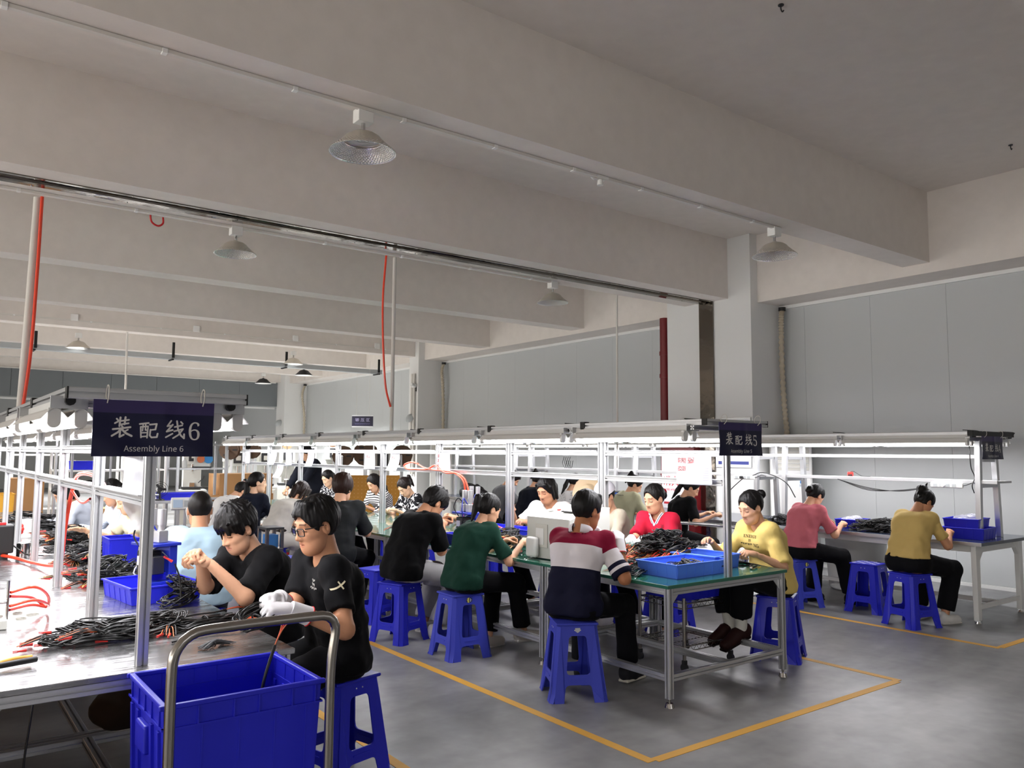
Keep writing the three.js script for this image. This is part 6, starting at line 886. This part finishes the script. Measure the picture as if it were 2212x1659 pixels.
powerStrip('white power strip on the wall line shelf behind yellow tee', 7.99, 1.215, -3.66); powerStrip('white power strip with black plug behind the near middle post', 7.99, 1.225, -6.0, true);
solo('shelf_leads', 'thin black leads sagging under the wall line shelf', 'cable', null, merge([0, 1, 2].map(i => tube([[8.0, 1.24, -4.8], [8.0, 1.16 - .012 * i, -4.45], [8.0, 1.14 + .006 * i, -4.1], [7.99, 1.19, -3.84]], .004, 20, 5))), M.cable);
solo('socket_leads', 'black lead looping down from the shelf power strip', 'cable', null, merge([tube([[7.95, 1.22, -5.98], [7.93, 1.12, -6.1], [7.95, 1.0, -6.25]], .006, 14, 5), tube([[7.95, 1.25, -5.85], [7.93, 1.29, -5.7], [7.95, 1.18, -5.4], [7.97, 1.02, -5.3]], .006, 16, 5)]), M.cable);
solo('sign_lead', 'black lead winding round the near trestle post', 'cable', null, tube([[7.99, 1.6, -3.44], [7.97, 1.5, -3.43], [7.99, 1.38, -3.43], [8.03, 1.3, -3.42], [7.97, 1.22, -3.42], [8.03, 1.15, -3.43]], .005, 30, 5), M.cable);
{ const o = thing('barrel', 'large white plastic drum under the wall line', 'drum', null, [8.58, 0, -4.95]); part(o, 'drum_wall', new THREE.LatheGeometry([[0, 0], [.26, 0], [.29, .03], [.31, .3], [.325, .6], [.335, .61], [.335, .63], [.3, .63], [.29, .3], [0, .05]].map(p => new THREE.Vector2(...p)), 40), M.white); }
// standing air conditioners
function airCon(label, x, z, yaw, h = 1.75) { const o = thing('air_conditioner', label, 'air conditioner', 'standing air conditioners', [x, 0, z], yaw); part(o, 'cabinet', rbox(.52, h, .34, .02, 2), M.white, [0, h / 2, 0]); part(o, 'air_outlet', rbox(.44, .36, .012, .004, 1), M.beige, [0, h - .28, .17]); for (let i = 0; i < 6; i++) part(o, 'louvre', rbox(.42, .008, .02, .002, 1), M.white, [0, h - .42 + i * .055, .178], [.4, 0, 0]); part(o, 'front_panel', rbox(.48, h - .6, .012, .006, 1), M.whitePlastic, [0, (h - .5) / 2, .172]); part(o, 'energy_label', box(.09, .14, .003), std({ map: canvasTex(64, 96, g => { g.fillStyle = '#dfe6ee'; g.fillRect(0, 0, 64, 96); g.fillStyle = '#3f7fc0'; g.fillRect(4, 4, 56, 18); g.fillRect(10, 30, 20, 26); g.fillStyle = '#667'; g.fillRect(6, 66, 50, 4); g.fillRect(6, 76, 50, 4); }), roughness: .4 }), [.13, h - .62, .18]); return o; }
airCon('white standing air conditioner behind the wall line beside the near column', 9.5, -6.38, -.9); airCon('white standing air conditioner beside the middle column', 9.45, -15.1, -.9, 1.9);
// ---------------------------------------------------------------- under and around the benches
{ const o = thing('wire_trolley', 'chrome wire shelf trolley under the middle line', 'trolley', null, [4.6, 0, -4.0]); const w = .5, d = .42; for (const y of [.17, .46]) { const gs = []; for (let i = 0; i <= 14; i++) gs.push(at(cyl(.002, .002, d, 4), -w / 2 + w * i / 14, y, 0, PI / 2)); for (let i = 0; i <= 3; i++) gs.push(at(cyl(.0025, .0025, w, 4), 0, y - .004, -d / 2 + d * i / 3, 0, 0, PI / 2)); for (const s of [-1, 1]) { gs.push(at(cyl(.004, .004, w, 5), 0, y, s * d / 2, 0, 0, PI / 2), at(cyl(.004, .004, w, 5), 0, y - .035, s * d / 2, 0, 0, PI / 2), at(cyl(.004, .004, d, 5), s * w / 2, y, 0, PI / 2), at(cyl(.004, .004, d, 5), s * w / 2, y - .035, 0, PI / 2)); for (let i = 0; i < 16; i++) gs.push(tube([[-w / 2 + w * i / 16, y - (i % 2) * .035, s * d / 2], [-w / 2 + w * (i + 1) / 16, y - ((i + 1) % 2) * .035, s * d / 2]], .002, 1, 4)); } part(o, 'wire_shelf', merge(gs), M.handle); } for (const sx of [-1, 1]) for (const sz of [-1, 1]) { part(o, 'post', cyl(.013, .013, .42, 12), M.handle, [sx * (w / 2), .29, sz * d / 2]); part(o, 'castor', merge([at(cyl(.028, .028, .022, 16), 0, .03, 0, 0, 0, PI / 2), at(rbox(.03, .03, .03, .004, 1), 0, .065, 0)]), M.dark, [sx * w / 2, 0, sz * d / 2]); } }
tray('deep blue bin on the wire trolley under the middle line', 4.6, .47, -4.0, 0, .44, .38, .17, M.bin);
{ // trolley with the big turnover bin
  const o = thing('hand_trolley', 'steel trolley with tall tube handle carrying the big blue bin', 'trolley', null, [.9, 0, -2.83]); part(o, 'platform', rbox(.62, .03, .52, .006, 1), M.dark, [0, .27, 0]); for (const sx of [-1, 1]) for (const sz of [-1, 1]) part(o, 'castor', merge([at(cyl(.06, .06, .035, 20), 0, .06, 0, 0, 0, PI / 2), at(rbox(.05, .14, .05, .006, 1), 0, .185, 0)]), M.rubber, [sx * .24, 0, sz * .19]);
  const hx = .255, hz = .33, hy = .965, r = .09, c = [[-hx, .05, hz]]; const P = [V(-hx, .2, hz), V(-hx, .5, hz), V(-hx, hy - r, hz)]; for (let i = 1; i <= 6; i++) { const a = PI - i / 6 * PI / 2; P.push(V(-hx + r + r * Math.cos(a), hy - r + r * Math.sin(a), hz)); } for (let i = 0; i <= 6; i++) { const a = PI / 2 - i / 6 * PI / 2; P.push(V(hx - r * .55 + r * .55 * Math.cos(a), hy - r * .55 + r * .55 * Math.sin(a), hz)); } P.push(V(hx - .012, hy - .15, hz), V(hx - .015, .5, hz), V(hx - .015, .2, hz)); part(o, 'handle', tube(P, .0155, 90, 14), M.handle); }
{ const w = .5, d = .44, h = .44, x = .905, y = .285, z = -2.83, o = thing('turnover_bin', 'large blue ribbed plastic bin on the near trolley', 'bin', null, [x, y, z]); part(o, 'basin', trayGeo(w, d, h, .018, .005), M.bin); part(o, 'rim', rimGeo(w, d, h, .016), M.bin);
  for (const s of [-1, 1]) { part(o, 'rim_band', merge([at(box(w + .012, .006, .014), 0, h - .065, s * d / 2), ...[-.46, -.3, -.08, .08, .3, .46].map(k => at(box(.005, .065, .012), k * w, h - .035, s * d / 2))]), M.bin); part(o, 'rim_band', merge([at(box(.014, .006, d + .012), s * w / 2, h - .065, 0), ...[-.42, -.2, 0, .2, .42].map(k => at(box(.012, .065, .005), s * w / 2, h - .035, k * d))]), M.bin);
    const rg = []; for (const k of [-.44, -.27, -.04, .19, .4]) { const g = box(.005, h - .07, .006), p = g.attributes.position; for (let i = 0; i < p.count; i++) { const q = p.getY(i) / h + .4; p.setZ(i, p.getZ(i) + s * .018 * (q - .9)); } g.translate(k * w, (h - .07) / 2, s * (d / 2 - .0005)); rg.push(g); } part(o, 'seam_rib', merge(rg), M.bin); const rh = []; for (const k of [-.4, -.2, .2, .4]) { const g = box(.02, h - .08, .025), p = g.attributes.position; for (let i = 0; i < p.count; i++) { const q = p.getY(i) / h + .4; p.setX(i, p.getX(i) + s * .018 * (q - .9)); } g.translate(s * (w / 2), (h - .08) / 2, k * d); rh.push(g); } part(o, 'side_rib', merge(rh), M.bin); part(o, 'grip', rbox(.03, .09, .12, .01, 2), M.bin, [s * (w / 2 + .004), h - .14, 0]); part(o, 'label_patch', rbox(.13, .09, .004, .002, 1), M.bin, [.03, .2, s * (d / 2 - .008)]); } }
{ const o = thing('loose_cable', 'black cable with pink wire ends standing in the big bin', 'cable', 'loose cables', [1.02, .3, -2.86]); part(o, 'cable', tube([[-.02, .0, 0], [.0, .2, .01], [.03, .38, .0], [.075, .5, -.02]], .006, 20, 6), M.cable); for (const k of [-1, 0, 1]) part(o, 'wire_end', tube([[.075, .5, -.02], [.1, .545, -.03 + k * .006], [.115 + k * .006, .575, -.03 + k * .012]], .0025, 8, 4), k ? M.orangeWire : M.clipRed); }
{ const c = Pw.glasses.wrists; const mid = c[0].clone().lerp(c[1], .5); bundle('black cable bundle held in the white gloves', null, mid.x - .13, mid.y - .06, mid.z + .02, .5, 3, { clips: 0, tails: 0, tilt: [.3, .3] }); const b = Pw.boy.wrists, m2 = b[0].clone().lerp(b[1], .5); const o = thing('loose_cable', 'thin wire held in the fingers of the fringed young man', 'cable', 'loose cables', [m2.x - .15, m2.y - .0, m2.z + .03]); part(o, 'cable', tube([[0, 0, 0], [.02, -.06, .01], [.03, -.16, .02]], .004, 12, 5), M.cable); part(o, 'crocodile_clip', clipGeo, M.clipRed, [-.025, .02, 0], [0, 0, -.6]); part(o, 'wire_end', tube([[-.03, .03, 0], [-.06, .06, .005]], .002, 4, 4), M.cableGrey); }
{ const o = thing('cable', 'tangled white and black leads on the lower rails of the middle line', 'cable', null, [4.0, .19, -6.6]); part(o, 'leads', merge([0, 1, 2, 3].map(i => tube([[-.15, .02, 0], [.05, .05 + .02 * i, .1], [.15, .02, -.05 * i], [-.02, .03, -.2], [-.14, .015, .1]], .006, 30, 5, true))), M.cable); part(o, 'white_lead', tube([[.2, .01, .2], [.1, .03, .1], [-.1, .02, .2], [-.2, .02, 0]], .006, 16, 5), M.white); }
{ const o = thing('red_bucket', 'red plastic bucket behind the stool of the worker with belt', 'bucket', null, [3.55, 0, -9.0]); part(o, 'bucket_wall', new THREE.LatheGeometry([[0, 0], [.11, 0], [.15, .3], [.16, .31], [.155, .32], [.14, .3], [.1, .02], [0, .02]].map(p => new THREE.Vector2(...p)), 28), M.red); part(o, 'handle', new THREE.TorusGeometry(.15, .004, 6, 24, PI), M.chrome, [0, .3, 0]); }
{ const o = thing('steel_stand', 'narrow steel stand with blue box behind the man with glasses', 'stand', null, [2.72, 0, -7.35]); for (const [x, z] of [[-.07, -.1], [.07, -.1], [-.07, .1], [.07, .1]]) part(o, 'leg', rbox(.03, .78, .03, .003, 1), M.handle, [x, .39, z]); part(o, 'shelf', rbox(.17, .02, .24, .003, 1), M.handle, [0, .6, 0]); part(o, 'top', rbox(.17, .02, .24, .003, 1), M.dark, [0, .79, 0]); part(o, 'box', rbox(.1, .12, .14, .006, 1), std({ color: 0x2c6fb0, roughness: .5 }), [0, .67, 0]); }
// steel trolley between the middle and wall line
{ const o = thing('steel_cart', 'low steel cart with bent chrome handle beyond the yellow tee woman', 'cart', null, [6.35, 0, -5.1], .1); part(o, 'deck', rbox(.5, .03, .9, .006, 1), M.alu, [0, .58, 0]); for (const x of [-.22, .22]) for (const z of [-.4, .4]) part(o, 'leg', rbox(.035, .5, .035, .004, 1), M.alu, [x, .32, z]); part(o, 'lower_deck', rbox(.5, .02, .9, .004, 1), M.alu, [0, .2, 0]); for (const x of [-.22, .22]) for (const z of [-.4, .4]) part(o, 'castor', merge([at(cyl(.035, .035, .025, 16), 0, .035, 0, 0, 0, PI / 2)]), M.rubber, [x, 0, z]); part(o, 'handle', tube([[-.23, .5, -.46], [-.23, .72, -.47], [-.23, .8, -.42], [-.23, .82, -.3], [-.23, .82, .35], [-.23, .8, .43], [-.23, .72, .46], [-.23, .5, .45]], .016, 50, 10), M.chrome); }
bundle('black cable bundle lying on the low steel cart', 'cable bundles on the steel cart', 6.35, .6, -4.9, .5, 1, { clips: 0, tails: 0 }); bundle('second black cable bundle lying on the low steel cart', 'cable bundles on the steel cart', 6.3, .6, -5.3, 1.2, 2, { clips: 0, tails: 0 });

// ---------------------------------------------------------------- far background
function carton(label, x, y, z, w, h, d, turn = 0) { const o = thing('carton', label, 'carton', 'brown cardboard cartons', [x, y, z], turn); part(o, 'case', rbox(w, h, d, .004, 1), M.carton, [0, h / 2, 0]); part(o, 'tape', box(w * .98, .002, .06), M.yellowWire, [0, h + .0005, 0]); part(o, 'tape_end', box(.002, h * .25, .06), M.yellowWire, [w / 2 + .0005, h * .87, 0]); return o; }
carton('long brown carton on top of the stack beyond the middle line', 4.75, .74, -14.4, .95, .36, .55, .05); carton('brown carton under the long one', 4.35, .32, -14.3, .6, .42, .5, .1); carton('brown carton behind the lower one', 5.0, .32, -14.5, .6, .42, .5, 0);
{ const o = thing('pallet', 'wooden pallet under the carton stack', 'pallet', null, [4.7, 0, -14.4]); for (let i = 0; i < 6; i++) part(o, 'board', rbox(1.3, .022, .12, .003, 1), M.wood, [0, .14, -.4 + i * .16]); for (const z of [-.38, 0, .38]) part(o, 'runner', box(1.3, .12, .09), M.wood, [0, .06, z]); }
carton('brown carton standing on the pallet base', 4.5, .152, -14.05, .8, .165, .3); 
carton('brown carton among the racks at the far left', 1.42, 0, -14.6, .5, .55, .5, .1); carton('second brown carton stacked at the far left', 1.45, .56, -14.6, .48, .5, .48, 0); carton('open brown carton behind the pale shirted worker', 2.2, 0, -11.6, .45, .5, .45, .3); carton('brown carton below the far shelving', 2.9, 0, -16.2, .6, .45, .5, 0);
// cable reels on stands
for (const [x, y, z, r, l] of [[7.0, 1.41, -15, .21, 'brown cable reel partly behind the bigger one'], [7.5, 1.46, -15, .25, 'largest round brown cable reel above the charcoal shirted worker'], [8.35, 1.43, -15, .22, 'brown cable reel half hidden by a frame post'], [5.2, 1.52, -16.5, .2, 'brown cable reel near the far end of the middle line'], [5.65, 1.52, -16.5, .18, 'second brown cable reel near the far end']]) {
  const o = thing('cable_reel', l, 'cable reel', 'brown cable reels', [x, 0, z], -.6); const s = new THREE.Shape(); s.absarc(0, 0, r, 0, 6.283, false); const h = new THREE.Path(); h.absarc(0, 0, .03, 0, 6.283, true); const fl = extr(s, .012, 0, [h]); const m = M.reel || (M.reel = std({ color: 0x5a4433, roughness: .65 }));
  for (const k of [-1, 1]) part(o, 'flange', fl, m, [0, y, k * .07]); part(o, 'hub', cyl(r * .6, r * .6, .13, 24), M.cable, [0, y, 0], [PI / 2, 0, 0]); for (let i = 0; i < 3; i++) part(o, 'slot', rbox(.09, .03, .004, .001, 1), M.dark, [Math.cos(i * 2.1) * r * .6, y + Math.sin(i * 2.1) * r * .6, .078]);
  part(o, 'axle', cyl(.015, .015, .3, 10), M.chrome, [0, y, 0], [PI / 2, 0, 0]); for (const k of [-1, 1]) part(o, 'stand_leg', rbox(.04, y, .04, .003, 1), M.alu, [0, y / 2, k * .13]); part(o, 'stand_foot', rbox(.4, .03, .34, .004, 1), M.alu, [0, .015, 0]); }
{ const o = thing('pegboard', 'golden brown pegboard panel behind the striped topped woman', 'pegboard', null, [6.35, 0, -12.6], -.55); part(o, 'panel', rbox(1.1, .75, .025, .004, 1), M.pegboard, [0, .72, 0]); const gs = []; for (let i = 0; i < 16; i++) for (let j = 0; j < 11; j++) gs.push(at(cyl(.009, .009, .004, 6), -.48 + i * .064, .4 + j * .064, .0135, PI / 2)); part(o, 'holes', merge(gs), M.yellowWire).userData.kind = 'stuff'; for (const s of [-1, 1]) part(o, 'leg', rbox(.04, 1.1, .04, .003, 1), M.alu, [s * .53, .55, -.03]); }
// riveting and crimping machines along the wall
function machineTower(label, x, z, yaw, h = 1.5, variant = 0) {
  const o = thing('crimping_machine', label, 'machine', 'grey crimping machines', [x, 0, z], yaw);
  part(o, 'cabinet', rbox(.55, .72, .5, .012, 1), M.machine, [0, .36, 0]); part(o, 'cabinet_door', rbox(.46, .6, .01, .006, 1), M.beige, [0, .36, .252]); part(o, 'fan_grille', cyl(.05, .05, .01, 20), M.dark, [.1, .5, .258], [PI / 2, 0, 0]);
  part(o, 'column', rbox(.34, h - .95, .3, .012, 1), M.machine, [0, .72 + (h - .95) / 2 + .0, -.06]); part(o, 'head', rbox(.36, .3, .42, .015, 2), M.machine, [0, h - .12, 0]); part(o, 'gauge_box', rbox(.2, .22, .06, .008, 1), M.dark, [.02, h - .1, .23]); part(o, 'gauge', box(.1, .1, .006), M.beige, [.02, h - .1, .263]); part(o, 'ram', cyl(.035, .03, .14, 14), M.chrome, [0, h - .34, .1]); part(o, 'table', rbox(.4, .04, .36, .006, 1), M.dark, [0, .76, .02]); part(o, 'die', rbox(.1, .09, .1, .006, 1), M.chrome, [0, .82, .1]); part(o, 'lever', tube([[.12, .86, .16], [.2, .95, .2], [.22, 1.0, .2]], .01, 8, 6), M.dark); if (variant) part(o, 'feed_disc', cyl(.12, .12, .03, 24), M.wood, [.0, h + .16, .05], [PI / 2, 0, 0]); part(o, 'mast', cyl(.014, .014, .5, 8), M.chrome, [-.12, h + .1, 0]); return o; }
[[6.3, -17.5], [6.95, -17.9], [7.6, -18.2], [5.6, -17.2], [6.2, -19.6], [8.3, -18.4], [7.1, -13.6]].forEach(([x, z], i) => machineTower(`grey crimping machine with dark gauge in the far machine row, ${ORD[i]} along`, x, z, -.35, 1.45 + (i % 3) * .06, i % 2));
machineTower('grey machine with blue faced motor beside the far rack', 4.55, -16.8, -.2, 1.5, 1);
// racks, tables and bins of the far work area
function rack(label, x, z, w, d, hs, yaw = 0, m = M.white) { const o = thing('storage_rack', label, 'rack', 'storage racks', [x, 0, z], yaw); const H = hs[hs.length - 1]; for (const sx of [-1, 1]) for (const sz of [-1, 1]) part(o, 'post', rbox(.04, H + .06, .04, .003, 1), m, [sx * (w / 2), H / 2 + .03, sz * d / 2]); for (const h of hs) part(o, 'shelf', rbox(w, .03, d, .004, 1), m, [0, h, 0]); return o; }
rack('white rack at the far left behind the nearest frame', 2.45, -15.2, 1.1, .5, [.3, .8, 1.15, 1.5]); rack('second white rack beside the far left one', 3.35, -15.6, .7, .5, [.3, .8, 1.15, 1.5]); rack('grey steel rack holding small machines beyond the blue tee man', 3.85, -13.9, .8, .45, [.25, .7, 1.2, 1.6], .1, M.alu);
rack('white rack far behind the pale shirted worker', 1.95, -17.5, .9, .5, [.4, .9, 1.4]);
{ const o = thing('grinder', 'small cream bench machine with blue disc on the grey rack', 'machine', null, [3.9, 1.22, -13.8], -.3); part(o, 'case', rbox(.26, .22, .2, .02, 2), M.machine, [0, .11, 0]); part(o, 'blue_disc', cyl(.07, .07, .03, 20), std({ color: 0x2f86c4, roughness: .4 }), [.1, .14, .11], [PI / 2, 0, 0]); part(o, 'coil', cyl(.06, .06, .06, 16), M.orangeWire, [-.02, .14, .12], [PI / 2, 0, 0]); part(o, 'foot', box(.3, .02, .22), M.dark, [0, .01, 0]); }
for (const [x, y, z, l] of [[2.2, 1.17, -15.1, 'white bottle on the far left rack'], [3.62, 1.22, -13.8, 'white bottle on the grey steel rack']]) solo('bottle', l, 'bottle', null, new THREE.LatheGeometry([[0, 0], [.04, 0], [.042, .1], [.02, .13], [.018, .16], [0, .16]].map(p => new THREE.Vector2(...p)), 16), M.white, [x, y, z]);
for (const [x, y, z, l] of [[2.5, .82, -15.2, 'dark parts pile on the far left rack'], [3.3, .82, -15.6, 'dark parts pile on the second white rack'], [2.35, 1.17, -15.2, 'blue crate on the far left rack']]) { if (l.startsWith('blue')) tray(l, x, y, z, 0, .4, .3, .14, M.bin); else { const o = thing('parts_pile', l, 'parts pile', null, [x, y, z]); part(o, 'parts', BG[1], M.cable, [0, 0, 0], null, [1.6, 3, 2.5]); } }
tray('blue bin on the far table edge', 2.66, .776, -12.6, 0, .44, .36, .11, M.bin); tray('long blue bin beyond the light blue tee man', 3.24, .776, -12.62, 0, .56, .34, .09, M.bin);
{ const o = thing('work_table', 'grey steel table with blue bins beyond the light blue tee man', 'table', null, [3.0, 0, -12.6]); part(o, 'table_top', rbox(1.2, .04, .6, .005, 1), M.alu, [0, .755, 0]); for (const sx of [-1, 1]) for (const sz of [-1, 1]) part(o, 'leg', rbox(.05, .735, .05, .004, 1), M.alu, [sx * .54, .3675, sz * .25]); for (const sz of [-1, 1]) part(o, 'stretcher', rbox(1.04, .04, .03, .004, 1), M.alu, [0, .16, sz * .25]); }
{ const o = thing('platform_scale', 'grey weighing scale with tilted indicator panel beyond the blue tee man', 'scale', null, [2.75, 0, -10.5], -.2); part(o, 'platform', rbox(.42, .05, .5, .008, 1), M.alu, [0, .06, .1]); for (const x of [-.04, .04]) part(o, 'mast', rbox(.035, .74, .035, .004, 1), M.alu, [x, .43, -.15]); part(o, 'indicator', rbox(.26, .15, .08, .012, 2), M.white, [0, .83, -.13], [-.3, 0, 0]); part(o, 'display', box(.11, .1, .006), std({ color: 0xaec2d8, roughness: .3 }), [-.05, .835, -.085], [-.3, 0, 0]); part(o, 'keys', box(.08, .08, .006), M.seam, [.065, .835, -.085], [-.3, 0, 0]); part(o, 'feet', box(.4, .035, .46), M.dark, [0, .0175, .1]); }
{ const o = thing('fan', 'small black desk fan on the steel table', 'fan', null, [2.93, .776, -12.42], -.3); part(o, 'cage', merge([0, 1, 2, 3].map(i => new THREE.TorusGeometry(.03 + .027 * i, .003, 5, 24))), M.black, [0, .16, .03]); part(o, 'blades', merge([0, 1, 2].map(i => at(box(.08, .035, .004), .045, 0, 0, .4, 0, 0).rotateZ(i * 2.094))), M.dark, [0, .16, .015]); part(o, 'motor', cyl(.03, .03, .06, 12), M.black, [0, .16, -.03], [PI / 2, 0, 0]); part(o, 'stand', merge([at(cyl(.01, .012, .14, 8), 0, .08, 0), at(cyl(.06, .07, .02, 20), 0, .01, 0)]), M.black); }
{ const o = thing('yellow_bin', 'yellow plastic bin on the floor beyond the near post', 'bin', null, [2.35, 0, -9.6]); part(o, 'basin', trayGeo(.34, .34, .42, .03), M.yellow); part(o, 'rim', rimGeo(.34, .34, .42, .014), M.yellow); }
{ const o = thing('yellow_bin', 'yellow bin at the far left edge of the picture', 'bin', null, [.95, 0, -12.9]); part(o, 'basin', trayGeo(.4, .4, .9, .03), M.yellow); part(o, 'rim', rimGeo(.4, .4, .9, .014), M.yellow); }
for (const [x, z, l] of [[1.95, -13.4, 'empty blue stool standing in the far aisle'], [1.55, -12.4, 'empty blue stool near the far cartons'], [2.6, -13.2, 'empty blue stool beside the far white rack'], [2.3, -10.9, 'empty blue stool beside the open carton']]) stool(l, x, z, .2);
tray('blue bin on the far aisle floor', 1.7, 0, -13.2, .2, .5, .4, .3, M.bin); tray('second blue bin on the far aisle floor', 1.35, 0, -13.6, .1, .5, .4, .3, M.bin);
// tube light over the far steel table, and lamps of the next room
highbay('lamp of the next room left', 3, 3.66, -28.2, true, true, .22); highbay('lamp of the next room right', 7, 3.66, -28.2, true, true, .22);
for (const [x, y, z, l] of [[6.25, 1.75, -16.1, 'small black fan head on a thin mast'], [5.1, 1.6, -15.2, 'small black fan head near the cartons']]) { const o = thing('mast_fan', l, 'fan', null, [x, 0, z]); part(o, 'mast', cyl(.012, .012, y, 8), M.white, [0, y / 2, 0]); part(o, 'head', cyl(.07, .07, .05, 16), M.black, [0, y, .03], [PI / 2, 0, 0]); part(o, 'base', cyl(.15, .16, .03, 20), M.white, [0, .015, 0]); }
for (const [x, z, l] of [[2.6, -15.0, 'far tube light over the far left rack'], [3.4, -15.3, 'far tube light over the second white rack'], [1.7, -12.6, 'far tube light over the far aisle']]) { fixture(l, null, x, 1.95, z, 1.3); const o = thing('light_stand', l.replace('far tube light over', 'thin stand carrying the light over'), 'stand', null, [x, 0, z]); for (const s of [-1, 1]) part(o, 'post', rbox(.03, 2.0, .03, .003, 1), M.alu, [0, 1.0, s * .72]); part(o, 'cross_bar', rbox(.03, .03, 1.44, .003, 1), M.alu, [0, 2.015, 0]); }
for (let i = 0; i < 6; i++) carton('brown carton in the row beyond the hidden side of the nearest line', -.16, 0, -3.3 - i * .72, .46, .63, .68, .02 * (i % 3));
scene.traverse(o => { if (o.isMesh) { o.castShadow = true; o.receiveShadow = true; } });
renderer.render(scene, camera);
